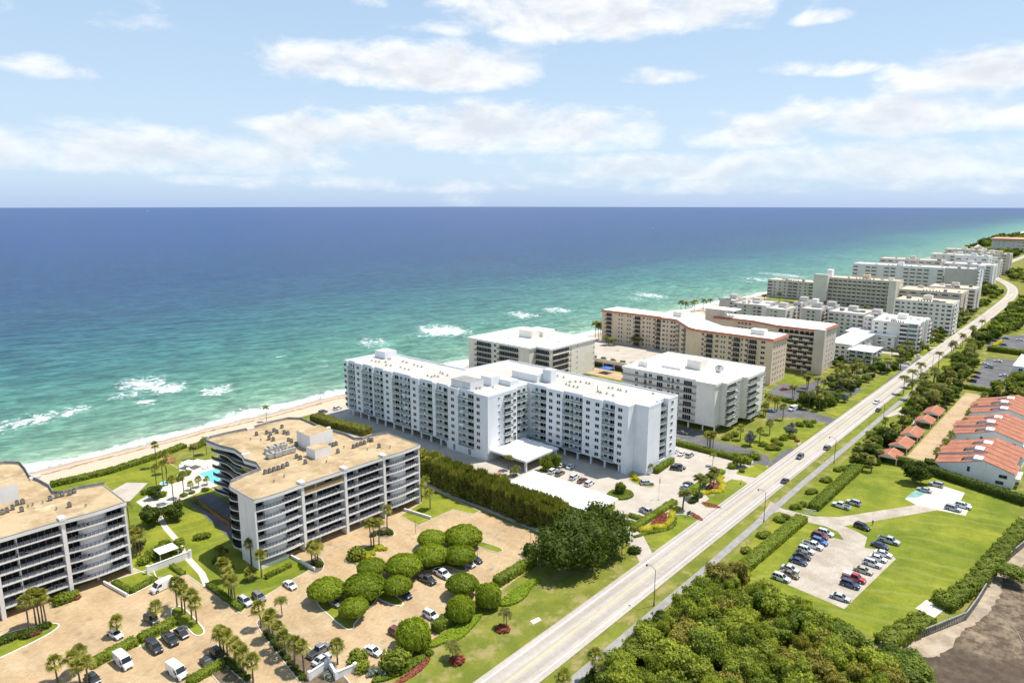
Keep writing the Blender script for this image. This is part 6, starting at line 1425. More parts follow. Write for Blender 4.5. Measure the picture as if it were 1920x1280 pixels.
palms([(471.6, 1061), (490.7, 1083)], 6.6, 'cabbage palm against the boarded condominium end bay', 'palms at the end bay'); palms([(470, 1088), (412, 1050)], 2.6, 'short round palm on the shaded lawn', 'short lawn palms')
palms([(585, 1055), (596, 1053), (592, 1060)], 5.6, 'cabbage palm in the front pocket bed of the boarded condominium', 'palms in the pocket bed'); palms([(696, 1024), (701, 1024), (711, 1025), (726, 994)], 7.4, 'tall cabbage palm beside the garage ramp of the boarded condominium', 'palms by the garage ramp')
palms([(806.6, 954), (790, 940), (797, 930)], 6.4, 'cabbage palm on the lawn at the right end of the boarded condominium', 'palms on the end lawn')
palms([(785 + 5 * (i % 9) + random.uniform(-2, 2), 878 + 7 * (i // 9) + 2.2 * (i % 9) + random.uniform(-2, 2)) for i in range(27)], 7.0, 'cabbage palm in the thicket between condominium and white apartment house', 'palm thicket')
palms([(529, 1155)], 3.6, 'feather palm standing alone at the tip of the long planting strip', None, 'coco', .75)
palms([(945, 1174), (1114, 1275), (1058, 1290), (856, 1238), (848, 1242)][0:1] + [(950, 1173)], 3.6, 'palm rising from the round red bed on the front lawn', 'palms in the round red bed', 'coco', .6)
palms([(855, 1238), (849, 1232)], 3.4, 'palm rising from the purple bed on the front lawn', 'palms in the purple bed', 'coco', .6)
bush(*PX(942, 1180), 1.7, 'round red bed of low plants under palms on the front lawn', None, 'bushr', 'red_shrub', .8); bush(*PX(857, 1240), 1.6, 'purple red shrub under palms on the front lawn', None, 'bushr', 'red_shrub', 1.1)
palms([(1114.6, 1275)], 5.6, 'cabbage palm with bare trunk beside the sidewalk and the wood', None); palms([(1056, 1290)], 2.4, 'low cabbage palm at the sidewalk near the wood', None)
# shrubs in the brick court strips
strip_b = 'dark low shrub under the palms of the long planting strip'
bushes([(500 + i * 7.5, 1188 + i * 9.3) for i in range(10)], .85, strip_b, 'shrubs in the long strip', 'bushd'); bushes([(408 + i * 8, 1222 + i * 7.2) for i in range(8)], .85, 'dark low shrub in the van-side planting strip', 'shrubs in the van-side strip', 'bushd')
bushes([(60, 1188), (72, 1182), (83, 1177), (48, 1194), (20, 1200), (5, 1205)], 1.2, 'dark shrub under the palms of the lawn island', 'shrubs on lawn island', 'bushd'); bushes([(60, 1192, .9), (70, 1188, .8)], .9, 'bronze croton under the lawn island palms', 'crotons on lawn island', 'bushr')
bushes([(118, 1128, 1.8), (135, 1122, 1.6)], 1.6, 'rounded green shrub bed beside the open-balcony condominium ramp', 'shrubs beside the ramp'); bushes([(145, 1122, .9)], .9, 'dark red croton beside the ramp bed', None, 'bushr')
bushes([(668, 1048, 2.3)], 2.2, 'big blossom-tinged shrub at the front of the boarded condominium', None, 'sandy', .05, 2.9); bushes([(690, 1046, .9), (712, 1030, 1.0), (700, 1040, .8), (722, 1030, .8)], .9, 'golden shrub round the ramp palms', 'golden shrubs by the ramp', 'bushy')
bushes([(700, 1004, 1.2), (716, 1002, 1.2), (730, 1000, 1.1), (590, 1058, 1.0), (600, 1060, .9)], 1.1, 'dark shrub in the pocket beds of the boarded condominium', 'shrubs in pocket beds', 'bushd')
bushes([(740, 1250, 2.6), (752, 1238, 2.0)], 2.3, 'grey green leafy bush by the entrance hedge', 'bushes by the entrance hedge', 'sandy'); bushes([(672, 1240, 2.0), (678, 1255, 1.6)], 1.6, 'loose bush behind the entrance wall', 'bushes at the entrance wall', 'sandy'); bushes([(720, 1262, 1.1), (700, 1262, 1.2), (610, 1268, 1.2), (622, 1272, 1.0)], 1.1, 'silvery spiky agave by the entrance wall', 'agaves at the entrance', 'bushs')
bushes([(780, 1215, 1.0), (790, 1222, .9), (805, 1225, .9)], .9, 'small clipped shrub below the last ball-clipped tree', 'small shrubs by the lawn')
# gardens by the pool
tree(*PX(285, 985), 'round', 'big round garden tree beside the pool lawn path, lower of the pair', None, 1.25); tree(*PX(325, 975), 'round', 'big round garden tree next to the open lawn, right of the pair', None, 1.15); tree(*PX(290, 935), 'round', 'dark round garden tree between the terrace and the deck', None, .8)
palms([(245, 1000)], 9.5, 'very tall coconut palm at the corner of the open-balcony condominium', None, 'coco', .85)
palms(Z4((200, 820), 7.11)([(670, 690), (760, 650), (810, 640), (670, 400), (800, 480), (895, 870), (1035, 800)]), 8.0, 'slim garden palm around the spa and pool terrace', 'palms round the spa', 'sabal', .85)
palms(Z4((200, 820), 7.11)([(1120, 700), (1230, 660), (1340, 630)]), 2.6, 'short palm along the pool walk', 'palms along the pool walk', 'sabal', .7)
palms(Z4((200, 820), 7.11)([(1165, 290), (1335, 220)]), 6.0, 'coconut palm on the oceanfront lawn behind the boarded condominium', 'palms on oceanfront lawn', 'coco', .8); palms([(500, 790)], 7, 'coconut palm behind the tan roof on the beach side', None, 'coco', .7)
palms(Z4((0, 840), 2.91)([(745, 590), (765, 585), (730, 580), (775, 560)]), 6.6, 'cabbage palm at the garden corner of the open-balcony condominium', 'palms at garden corner')
tree(*PX(262, 1028), 'round', 'shrubby tree at the corner of the open-balcony condominium', None, .7, sz=.6)
bushes([(300, 1035, 1.8), (285, 1045, 1.8), (310, 1022, 1.6), (330, 1035, 1.5), (335, 1020, 1.4), (270, 1055, 1.8)], 1.6, 'green shrub mounded round the white garden awning', 'shrubs round the awning'); bushes([(375, 1010, 1.5), (385, 1008, 1.3)], 1.4, 'clipped shrub pair in the middle of the garden lawn', 'clipped lawn shrubs', 'bush', .1)
bushes([(320, 905, 1.6), (335, 900, 1.4), (305, 930, 1.4), (360, 925, 1.2), (345, 930, 1.2), (385, 920, 1.2), (350, 890, 1.3), (275, 925, 1.3)], 1.4, 'shrub in the beds between terrace and pool', 'shrubs by the pool'); bushes([(410, 1055, 1.4), (420, 1035, 1.2), (430, 1068, 1.2)], 1.3, 'shrub in the shade of the boarded condominium', 'shrubs in building shade', 'bushd')
# white apartment house garden
palms([(1280, 955)], 6.0, 'stout date palm beside the sign at the middle drive', None, 'date', 1.15); palms([(1311, 934)], 6.5, 'stout date palm at the near end of the upper flower bed', None, 'date', 1.05); palms([(1331, 917), (1338, 912)], 5.2, 'date palm amid the maroon upper bed', 'palms in the upper bed', 'date', 1.0)
palms([(1336, 873)], 4.0, 'thin palm behind the upper flower bed', None, 'coco', .6); palms([(1219, 888), (1170, 986)], 3.0, 'small palm at the edge of the concrete court', 'small court palms', 'coco', .55); palm(180.2, 164, 5.0, 'coconut palm before the entrance canopy', None, 'coco', s=.8)
palms([(1166, 1037)], 6.0, 'leaning coconut palm at the fig tree by the first drive', None, 'coco', .8); palms([(963, 893), (968, 890)], 2.2, 'bushy low palm at the corner of the long white carport', 'palms at carport corner', 'bushy')
for (x, y) in ((189, 153.2), (193.6, 152.0)): tree(x, y, 'bright', 'rounded light green tree on the lawn before the entrance canopy', 'trees before the canopy', .95, sz=1.35)
tree(*PX(1162, 926), 'bright', 'rounded tree in the island bed of the concrete court', None, .9, sz=1.05)
bushes([(1187, 893, 1.3), (1192, 900, 1.2), (1205, 906, 1.2)], 1.2, 'golden green shrub at the corner pier of the apartment house', 'shrubs at corner pier', 'bushy', sz=1.4); bushes([(935, 900, 1.2), (920, 897, 1.4), (905, 893, 1.3), (945, 893, 1.0)], 1.2, 'low shrub along the apartment house end wall', 'shrubs at end wall'); bushes([(1310, 930, 1.2), (1302, 938, 1.2), (1298, 942, 1.1)], 1.1, 'dark shrub at the foot of the date palm', 'shrubs at date palm', 'bushd')
tree(*PX(*Z7([(1320, 340)])[0]), 'wood', 'olive tree over the entrance shrubs at the upper drive', None, .85); bushes([(*Z7([(1250, 350)])[0], 1.6), (*Z7([(1330, 385)])[0], 1.3), (*Z7([(1440, 270)])[0], 2.2)], 1.5, 'rounded shrub by the small white sign at the upper drive', 'shrubs by the upper drive')
# gallery block garden
palms(Z13([(110, 600), (135, 605), (155, 615), (125, 612)]), 6.0, 'cabbage palm in the cluster at the hedge end by the asphalt drive', 'palms at the hedge end'); palms(Z13([(375, 530), (530, 545), (610, 490), (715, 370), (480, 372)]), 5.6, 'cabbage palm scattered on the gallery block lawn', 'palms on gallery block lawn')
palms(Z13([(600, 292), (650, 297), (670, 297), (575, 345), (560, 330)]), 5.6, 'cabbage palm at the porch of the gallery block', 'palms at the porch')
tree(*PX(*Z13([(450, 578)])[0]), 'silver', 'silvery tree nearest the stilts of the gallery block', None, 1.0, sz=1.5); tree(*PX(*Z13([(770, 500)])[0]), 'silver', 'silvery palm-like tree above the dark hedge ring', None, 1.15, sz=1.3); tree(*PX(*Z13([(1210, 230)])[0]), 'silver', 'silvery tree beside the turning circle', None, 1.1, sz=1.3)
bushes([(*p, 1.7) for p in Z13([(560, 580), (610, 610), (660, 610), (680, 575), (650, 545), (720, 530), (790, 520), (850, 420), (900, 400), (960, 395), (930, 425)])], 1.6, 'clipped shrub in the curving beds of the gallery block lawn', 'shrubs on gallery block lawn'); bushes([(*p, 1.3) for p in Z13([(640, 585), (280, 515), (340, 490), (830, 545)])], 1.2, 'reddish shrub in the gallery block lawn beds', 'reddish lawn shrubs', 'bushr')
bushes([(*p, 1.5) for p in Z13([(260, 530), (290, 510), (330, 500)])], 1.4, 'shrub along the stilts of the gallery block', 'shrubs along stilts')
hedge(Z13([(580, 190), (700, 215), (820, 245)]), 2.4, 1.8, 'hedge between the two asphalt lots past the gallery block', size=.3)
for p, k, s in zip(Z13([(930, 260), (880, 230), (1000, 250), (1080, 260), (1130, 250)]), ('round', 'round', 'round', 'wood2', 'round'), (1.3, 1.0, 1.1, .9, .8)): tree(*PX(*p), k, 'dense dark tree by the peach complex drive', 'trees by the peach drive', s)
palms(Z13([(900, 140), (910, 145), (790, 215), (800, 225), (1190, 130), (1205, 125), (985, 160)]), 7.5, 'tall palm by the peach complex drive', 'palms by the peach drive', 'coco', .95); palms(Z4((1320, 520), 5.333)([(1015, 905), (1030, 900), (820, 880), (650, 960), (690, 955), (1120, 950), (1500, 1010), (1040, 1105)]), 7.0, 'palm in the courtyard of the peach complex', 'palms in the peach courtyard', 'coco', 1.0)
tree(*PX(*Z4((1320, 520), 5.333)([(1320, 900)])[0]), 'round', 'round headed tree at the foot of the beige wing', None, .9); tree(*PX(*Z4((1320, 520), 5.333)([(1265, 1060)])[0]), 'bright', 'light tree in the turning circle', None, .9, sz=1.3)
palms(Z4((1080, 560), 6)([(215, 460), (270, 455), (250, 470)]), 11, 'tall coconut palm at the ocean end of the peach wing', 'coconut palms at ocean end', 'coco', 1.5); palms(Z4((1080, 560), 6)([(345, 600), (430, 600), (360, 590), (700, 620), (640, 610)]), 8.5, 'palm on the planted deck before the peach wing', 'palms on the planted deck', 'coco', 1.2)
for p in Z4((1080, 560), 6)([(100, 650), (180, 700), (300, 740), (380, 760), (520, 700), (560, 740), (620, 690), (60, 610), (480, 660)]): tree(*PX(*p), 'bright', 'bushy tree below the planted parking deck', 'trees below the parking deck', random.uniform(.7, 1.1))
for p in [(345 + i * 6, 209 + random.uniform(0, 3)) for i in range(7)] + [(343, 212 + i * 7) for i in range(8)]: bush(*p, 1.6, 'planter shrub on the edge of the parking deck', 'deck planter shrubs', 'bush', z=4.62)
palms(Z4((1080, 560), 6)([(1180, 160), (1230, 165), (1330, 150), (1430, 130), (1300, 165), (1500, 140)]), 10, 'palm on the dune beyond the peach wing roof', 'dune palms behind roofs', 'coco', 1.4)
# planted strips along the road: trees, palms, shrubs
def mixed(poly, step, lab, grp, kinds=('round', 'wood2', 'bright', 'palm', 'coco', 'bushd'), smin=.6, smax=1.1, hh=6.0):
    for q in scatter(poly, step, .42):
        k = random.choice(kinds); s = random.uniform(smin, smax)
        if k == 'palm': palm(*q, hh * random.uniform(.7, 1.2), 'cabbage palm ' + lab, 'cabbage palms ' + grp, 'sabal')
        elif k == 'coco': palm(*q, hh * random.uniform(.9, 1.5), 'coconut palm ' + lab, 'coconut palms ' + grp, 'coco', s=1.05)
        elif k.startswith('bush'): bush(*q, 2.2 * s, 'shrub ' + lab, 'shrubs ' + grp, k)
        else: tree(*q, k, {'round': 'dark round tree ', 'wood2': 'loose green tree ', 'bright': 'light green tree ', 'wood': 'olive tree '}[k] + lab, {'round': 'dark trees ', 'wood2': 'loose trees ', 'bright': 'light trees ', 'wood': 'olive trees '}[k] + grp, s)
mixed([(268, 58), (272, 72), (300, 71.5), (330, 71), (340, 64), (300, 64)], 4.4, 'between sidewalk and the first tiled carports', 'by first carports', ('round', 'wood2', 'palm', 'bushd'), .55, .95, 4)
mixed([(344, 64), (344, 72.5), (430, 74), (450, 72), (450, 58), (376, 57), (370, 64)], 4.6, 'in the grove between road and tiled carports', 'of the carport grove', ('round', 'wood2', 'palm', 'coco', 'coco', 'bushd'), .55, .95, 6)
for i_ in range(27):
    q = (299 + i_ * 4.6 + random.uniform(-1, 1), 45.6 + random.uniform(-.7, .9)); k_ = i_ % 3
    if k_ == 0: palm(*q, random.uniform(2.4, 3.6), 'short cabbage palm along the townhouse court', 'palms of the townhouse court', 'sabal')
    elif k_ == 1: bush(*q, random.uniform(1.2, 1.9), 'shrub along the townhouse court', 'shrubs of the townhouse court', 'bushd')
    else: palm(*q, random.uniform(1.8, 2.6), 'bushy low palm along the townhouse court', 'low palms of the townhouse court', 'bushy')
mixed([(322, 22), (322, 42), (327, 42), (327, 22)], 4.4, 'in the garden gap of the townhouses', 'of townhouse gap', ('round', 'bushd', 'palm'), .5, .8, 3); mixed([(363, 22), (363, 42), (367, 42), (367, 22)], 4.4, 'in the second townhouse garden', 'of second garden', ('round', 'bushd', 'palm'), .5, .8, 3)
mixed([(405, 20), (405, 40), (440, 46), (476, 40), (476, 15)], 5.5, 'behind the townhouses by the white building', 'behind townhouses', ('round', 'wood2', 'bushd', 'palm'), .7, 1.1)
hedge([(433, 58), (433, 42)], 2.2, 2.2, 'hedge at the near end of the asphalt car park', px=False, size=.34); hedge([(560, 64), (556, 30)], 4.5, 3.2, 'broad tall hedge between the two asphalt car parks', px=False, size=.45, dens=5)
mixed([(450, 60), (455, 73), (560, 76), (590, 76), (590, 69), (545, 68), (500, 62)], 5.2, 'in the strip between road and asphalt car park', 'of the car park strip', ('round', 'wood2', 'palm', 'coco', 'bushd', 'bright'), .6, 1.0, 6)
belt([(590, 66), (590, 77), (760, 80), (900, 80), (900, 60), (760, 56), (650, 60)], 7, 'tree_belt', 'dense green belt right of the road before the bend', .9, 1.5)
belt([(760, 20), (760, 55), (900, 58), (1050, 80), (1130, 115), (1250, 138), (1250, 60), (1000, 0)], 12, 'woodland', 'woodland inside the road bend', 1.3, 2.2)
belt([(1160, 170), (1270, 172), (1480, 168), (1620, 170), (1620, 200), (1300, 215), (1180, 200)], 14, 'tree_belt', 'trees between far blocks and the road past the bend', 1.5, 2.4)
belt([(1600, 150), (1620, 250), (1760, 262), (1770, 170)], 16, 'tree_belt', 'tree mass before the pink resort', 1.6, 2.6); belt([(1900, 150), (1900, 270), (2600, 275), (2600, 120)], 34, 'woodland', 'trees covering the far headland', 3, 4.5)
mixed([(332, 100), (332, 112), (372, 112), (408, 120), (455, 112), (455, 100), (400, 100), (372, 101)], 5.4, 'in the front gardens before the peach complex', 'of the peach front garden', ('round', 'wood2', 'coco', 'palm', 'bushd', 'bright', 'bushs'), .6, 1.0, 6)
mixed([(448, 128), (452, 141), (462, 141), (462, 126)], 5, 'between beige wing and low white house', 'by low white house', ('round', 'bushd', 'palm'), .5, .8, 5); mixed([(480, 106), (514, 110), (514, 97.5), (480, 99)], 5.2, 'round the car park of the low white house', 'of low white house lot', ('bushd', 'palm', 'round', 'coco'), .5, .9, 6)
mixed([(515, 93.5), (600, 94), (700, 95), (700, 99), (560, 98.4), (515, 97.5)], 7.5, 'on the verge before the six-storey slab end', 'on the verge', ('bushd', 'bush', 'coco'), .4, .8, 6)
belt([(560, 99), (600, 104), (603, 124), (690, 130), (700, 150), (760, 146), (828, 112), (828, 98), (700, 100)], 7.0, 'tree_belt', 'dense garden belt before the far blocks', .8, 1.4)
belt([(864, 98), (890, 112), (1000, 150), (1120, 178), (1120, 165), (1000, 122), (920, 98)], 9, 'tree_belt', 'trees on the sea side of the bend', 1.0, 1.6)
mixed([(640, 160), (640, 222), (683, 222), (683, 165)], 8, 'on the garden deck before the cream slab', 'of the slab garden', ('bright', 'bright', 'coco', 'wood'), .9, 1.4, 6)
belt([(1780, 268), (1780, 285), (2100, 282), (2100, 270)], 22, 'tree_belt', 'low dune trees by the resort', 1.6, 2.4)
for u, v in [(398, 79.6), (438, 80.0), (416, 79.5), (480, 78.8), (520, 79.2), (526, 79.0), (560, 79.2), (595, 79), (602, 79.2), (640, 79.4)]: palm(u, v, 8.5, 'tall coconut palm on the right kerb of the road past the side street', 'kerbside coconut palms', 'coco', s=1.15)
for x, y in ((1708, 749), (1730, 733)): palm(*PX(x, y), 8.5, 'tall coconut palm at the corner of the townhouse drive', 'palms at townhouse drive', 'coco', s=1.3)
palms([(1688, 692), (1640, 668)], 5.5, 'stout date palm beside the low white house car park', 'date palms by low white house', 'date', 1.1)

for u, v in [(565 + i * 23 + random.uniform(-8, 8), 100 + random.uniform(0, 22)) for i in range(11)]: palm(u, v, random.uniform(8, 12), 'tall coconut palm rising from the dense garden belt', 'coconut palms of the far garden belt', 'coco', s=1.3)

for i_ in range(64):
    u = 440 + i_ * 4.3 + random.uniform(-1.5, 1.5)
    if any(abs(u - d_ - 2) < 5 for d_ in (470, 505, 545, 590, 640, 690)): continue
    v = 98.2 + random.uniform(-1.4, 1.6); k_ = random.random()
    if k_ < .45: bush(u, v, random.uniform(1.3, 2.4), 'shrub on the planted verge of the far road side', 'shrubs of the planted verge', random.choice(('bush', 'bushd', 'bush')))
    elif k_ < .75: tree(u, v, random.choice(('round', 'bright', 'wood2')), 'small tree on the planted verge of the far road side', 'small trees of the planted verge', random.uniform(.5, .85))
    else: palm(u, v, random.uniform(5, 9), 'palm on the planted verge of the far road side', 'palms of the planted verge', random.choice(('coco', 'sabal')), s=1.1)
for q in [(x + random.uniform(-2, 2), y + random.uniform(-2, 2)) for x, y in ((566, 150), (572, 170), (590, 200), (596, 140), (640, 250), (660, 262), (700, 262), (480, 160), (492, 170), (500, 185), (585, 128), (598, 118), (646, 120), (660, 112), (676, 120))]: palm(*q, random.uniform(7, 11), 'tall palm in the courts between the far blocks', 'palms between the far blocks', 'coco', s=1.35)
# ------------------------------------------------------------------ vehicles
def loft(m, sec, mat, cap=True):
    n = len(sec[0]); k = len(m.v); i = m.mi(mat)
    for s in sec: m.v += s
    for a in range(len(sec) - 1):
        for q in range(n):
            w = (q + 1) % n; m.f.append((k + a * n + q, k + (a + 1) * n + q, k + (a + 1) * n + w, k + a * n + w)); m.m.append(i)
    if cap: m.f.append(tuple(range(k, k + n))); m.m.append(i); e = k + (len(sec) - 1) * n; m.f.append(tuple(range(e + n - 1, e - 1, -1))); m.m.append(i)
CAR = {
    'sedan': dict(L=4.75, W=1.84, st=[(-2.37, .62, .84), (-2.25, .90, .93), (-1.6, .99, 1), (-.8, .96, 1), (.9, .93, 1), (1.5, .86, .99), (2.1, .76, .93), (2.37, .55, .80)], gh=(-1.75, -.95, .30, 1.12, .95, 1.43), wh=(-1.38, 1.42), r=.33),
    'suv': dict(L=4.75, W=1.93, st=[(-2.37, .70, .90), (-2.28, 1.02, .95), (-1.6, 1.08, 1), (.9, 1.05, 1), (1.5, 1.00, .99), (2.1, .90, .94), (2.37, .62, .82)], gh=(-2.22, -1.85, .35, 1.12, 1.06, 1.72), wh=(-1.4, 1.42), r=.37),
    'pickup': dict(L=5.75, W=2.0, st=[(-2.87, .75, .95), (-2.8, .92, .98), (-.75, .92, 1), (-.7, 1.12, 1), (1.2, 1.12, 1), (1.9, 1.10, .99), (2.6, 1.0, .95), (2.87, .7, .85)], gh=(-.65, -.5, .85, 1.5, 1.12, 1.88), wh=(-1.75, 1.85), r=.41),
    'van': dict(L=5.8, W=2.05, st=[(-2.9, 1.9, .92), (-2.85, 2.45, .95), (-2.0, 2.55, .97), (1.0, 2.55, .97), (1.35, 2.4, .97), (2.05, 1.38, .98), (2.7, 1.15, .93), (2.9, .7, .85)], gh=None, wh=(-1.75, 1.9), r=.36),
}
def car_meshes(kind):
    c = CAR[kind]; hw = c['W'] / 2; b = MB('car_paint'); sec = []
    for x, z, s in c['st']:
        w = hw * s; zb = .32 if abs(x) > c['L'] / 2 - .15 else .24; t = .90 if kind == 'van' and z > 1.9 else .94
        sec.append([(x, -w, zb), (x, -w * 1.0, zb + (z - zb) * .55), (x, -w * .985, z - .10), (x, -w * t, z), (x, w * t, z), (x, w * .985, z - .10), (x, w, zb + (z - zb) * .55), (x, w, zb)])
    loft(b, sec, 'car_paint'); g = MB('car_glass'); L2 = c['L'] / 2
    if c['gh']:
        x0, x1, x2, x3, zb, zt = c['gh']; wb, wt = hw * .93, hw * .76; zb -= .03
        A = [(x0, -wb, zb), (x3, -wb, zb), (x3, wb, zb), (x0, wb, zb)]; T = [(x1, -wt, zt), (x2, -wt, zt), (x2, wt, zt), (x1, wt, zt)]
        for i in range(4): j = (i + 1) % 4; g.face([A[i], A[j], T[j], T[i]], 'car_glass')
        R = [(x1 - .06, -wt - .01, zt - .02), (x2 + .06, -wt - .01, zt - .02), (x2 + .06, wt + .01, zt - .02), (x1 - .06, wt + .01, zt - .02)]
        U = [(x1 + .1, -wt + .12, zt + .06), (x2 - .1, -wt + .12, zt + .06), (x2 - .1, wt - .12, zt + .06), (x1 + .1, wt - .12, zt + .06)]
        b.face(U, 'car_paint')
        for i in range(4): j = (i + 1) % 4; b.face([R[i], R[j], U[j], U[i]], 'car_paint')
        for (p, q) in ((A[0], T[0]), (A[1], T[1]), (A[2], T[2]), (A[3], T[3])): b.tube(tuple(p), tuple(q), .05, .045, 'car_paint', 5)
        for f in (.45,) if kind != 'suv' else (.30, .62):
            for s in (-1, 1): b.tube((x0 + (x3 - x0) * f, s * wb, zb), (x1 + (x2 - x1) * f, s * wt, zt), .045, .045, 'car_paint', 5)
        for s in (-1, 1): b.box(x3 - .25, x3 - .05, s * hw * 1.02 - .09, s * hw * 1.02 + .09, zb + .02, zb + .16, 'car_paint')
        if kind == 'suv':
            for s in (-1, 1): b.box(x1, x2, s * wt * .86 - .03, s * wt * .86 + .03, zt + .03, zt + .12, 'grey_metal')
    else:
        g.face([(1.38, -.88, 2.34), (2.04, -.93, 1.42), (2.04, .93, 1.42), (1.38, .88, 2.34)], 'car_glass'); g.v = [(x + .03, y, z + .03) for x, y, z in g.v]
        for s in (-1, 1): g.face([(.55, s * 1.005, 1.35), (1.75, s * 1.01, 1.35), (1.30, s * .995, 2.05), (.55, s * .995, 2.05)], 'car_glass')
        g.face([(-2.91, -.7, 1.4), (-2.91, .7, 1.4), (-2.89, .66, 2.1), (-2.89, -.66, 2.1)], 'car_glass')
        for s in (-1, 1): b.box(1.55, 1.75, s * 1.12 - .12, s * 1.12 + .12, 1.4, 1.75, 'rubber')
    b.box(L2 - .06, L2 + .03, -hw * .55, hw * .55, .40, .62, 'rubber'); b.box(-L2 - .02, -L2 + .05, -.3, .3, .5, .64, 'lens_white')
    for x in c['wh']:
        for s in (-1, 1): b.box(x - c['r'] - .08, x + c['r'] + .08, s * hw - .03, s * hw + .004, .2, c['r'] * 2 + .06, 'rubber')
    out = [('body', b.mesh('car_body'), (0, 0, 0)), ('windows', g.mesh('car_windows'), (0, 0, 0))]
    w = MB(); w.tube((0, -.11, 0), (0, .11, 0), c['r'], c['r'], 'rubber', 14); w.tube((0, -.122, 0), (0, .122, 0), c['r'] * .62, c['r'] * .62, 'alloy', 10); wm = w.mesh('wheel')
    out += [('wheel', wm, (x, s * (hw - .09), c['r'])) for x in c['wh'] for s in (-1, 1)]
    hz = .68 if kind == 'sedan' else (.85 if kind != 'van' else 1.0)
    hl = MB().box(-.12, .05, -.2, .2, -.07, .07, 'lens_white').mesh('headlight'); tl = MB().box(-.05, .1, -.16, .16, -.10, .10, 'lens_red').mesh('tail_light')
    out += [('headlight', hl, (L2 - .12, s * hw * .62, hz)) for s in (-1, 1)] + [('tail_light', tl, (-L2 + .03, s * hw * .70, hz + .08)) for s in (-1, 1)]
    if kind == 'pickup':
        r = MB('car_paint').box(-2.8, -.72, -.98, -.90, .92, 1.16, 'car_paint').box(-2.8, -.72, .90, .98, .92, 1.16, 'car_paint').box(-2.86, -2.78, -.98, .98, .92, 1.16, 'car_paint'); out.append(('cargo_bed', r.mesh('bed_sides'), (0, 0, 0)))
        out.append(('bed_floor', MB('bed_liner').box(-2.78, -.72, -.90, .90, .9, .935, 'bed_liner').mesh('bed_floor'), (0, 0, 0)))
    return out
PAINT = {'white': (.78, .78, .77), 'silver': (.46, .47, .48), 'grey': (.16, .165, .17), 'dark grey': (.07, .072, .075), 'black': (.012, .012, .013), 'navy': (.018, .035, .11), 'blue': (.05, .16, .42), 'red': (.40, .016, .022), 'dark red': (.16, .012, .02), 'beige': (.42, .36, .28), 'brown': (.16, .11, .05), 'maroon': (.11, .03, .03)}
def vehicle(kind, x, y, h, color, label, group=None, px=True, top=None, z=.04):
    u, v = PX(x, y, .6) if px else (x, y)
    nm = {'sedan': 'parked_car', 'suv': 'sport_utility_car', 'pickup': 'pickup_truck', 'van': 'van'}[kind]
    t = thing(nm, label, {'sedan': 'car', 'suv': 'car', 'pickup': 'pickup truck', 'van': 'van'}[kind], (u, v, z), radians(h), group)
    for n, me, loc in cached(('car', kind), lambda: car_meshes(kind)): ob(n, me, t, loc, 0, None, PAINT[color])
    if top:
        m = MB().box(-2.75, -.75, -.93, .93, 1.17, 1.75, top).mesh('bed_cap'); o = ob('bed_cap', m, t)
    return t
V = vehicle
# car lot right of the road (noses and tails along Y)
for k, (x, y, kd_, c, h, lb) in enumerate([
    (1464.7, 1082.6, 'suv', 'white', -88, 'white sport utility car nearest the wood in the stained lot'), (1481.5, 1076, 'sedan', 'brown', -92, 'bronze car squeezed beside the end white sport utility car'), (1481.5, 1065.7, 'sedan', 'silver', -90, 'pale silver sedan between bronze and navy cars'),
    (1497, 1051.7, 'sedan', 'navy', -91, 'navy sedan beside the black sedan in the hedge-side row'), (1504, 1042, 'sedan', 'black', -89, 'black sedan in the hedge-side row'), (1511, 1031, 'suv', 'white', -90, 'white sport utility car between black sedan and white pickup'),
    (1524, 1022, 'pickup', 'white', -90, 'white pickup in the hedge-side row of the stained lot'), (1536.4, 1015, 'suv', 'blue', -92, 'bright blue car beside the white pickup in the stained lot'), (1537, 1004.5, 'suv', 'dark red', -90, 'dark red car in the hedge-side row'), (1547.6, 999, 'suv', 'white', -91, 'white sport utility car at the gate end of the hedge-side row'),
    (1616.5, 987, 'suv', 'black', -100, 'black sport utility car on the grass at the lot neck'), (1667, 1013, 'pickup', 'silver', -93, 'silver pickup parked on the grass edge'), (1650, 1022, 'sedan', 'navy', -91, 'navy sedan beside the silver pickup'), (1656, 1037.6, 'sedan', 'white', -90, 'white sedan next to the navy sedan'),
    (1646, 1046, 'sedan', 'white', -91, 'white sedan in the middle of the grass-side row'), (1636, 1056, 'suv', 'white', -90, 'white wagon beside the beige sedan'), (1619, 1068.6, 'sedan', 'beige', -92, 'beige sedan in the grass-side row'), (1601.5, 1083, 'pickup', 'red', -91, 'red pickup with white bed cap'),
    (1594, 1095, 'suv', 'navy', -90, 'dark navy sport utility car beside the red pickup'), (1575.8, 1119, 'sedan', 'silver', -86, 'silver sedan alone at the corner of the stained lot'), (1577, 947.6, 'pickup', 'white', 86, 'white pickup on the grass by the gate hedge'), (1600, 942, 'suv', 'silver', 84, 'silver wagon on the grass beside the white pickup'),
    (1733, 918, 'sedan', 'silver', 85, 'pale silver sedan at the edge of the white pad'), (1755, 908, 'suv', 'silver', 88, 'silver car under the hedge at the white pad'), (1787, 953, 'suv', 'silver', -93, 'silver minivan on the corner of the white pad'), (1806, 948, 'suv', 'white', -93, 'white sport utility car behind the silver minivan')]):
    V(kd_, x, y, h + random.uniform(-2, 2), c, lb, 'cars in the lot right of the road', top='white_paint' if 'bed cap' in lb else None)
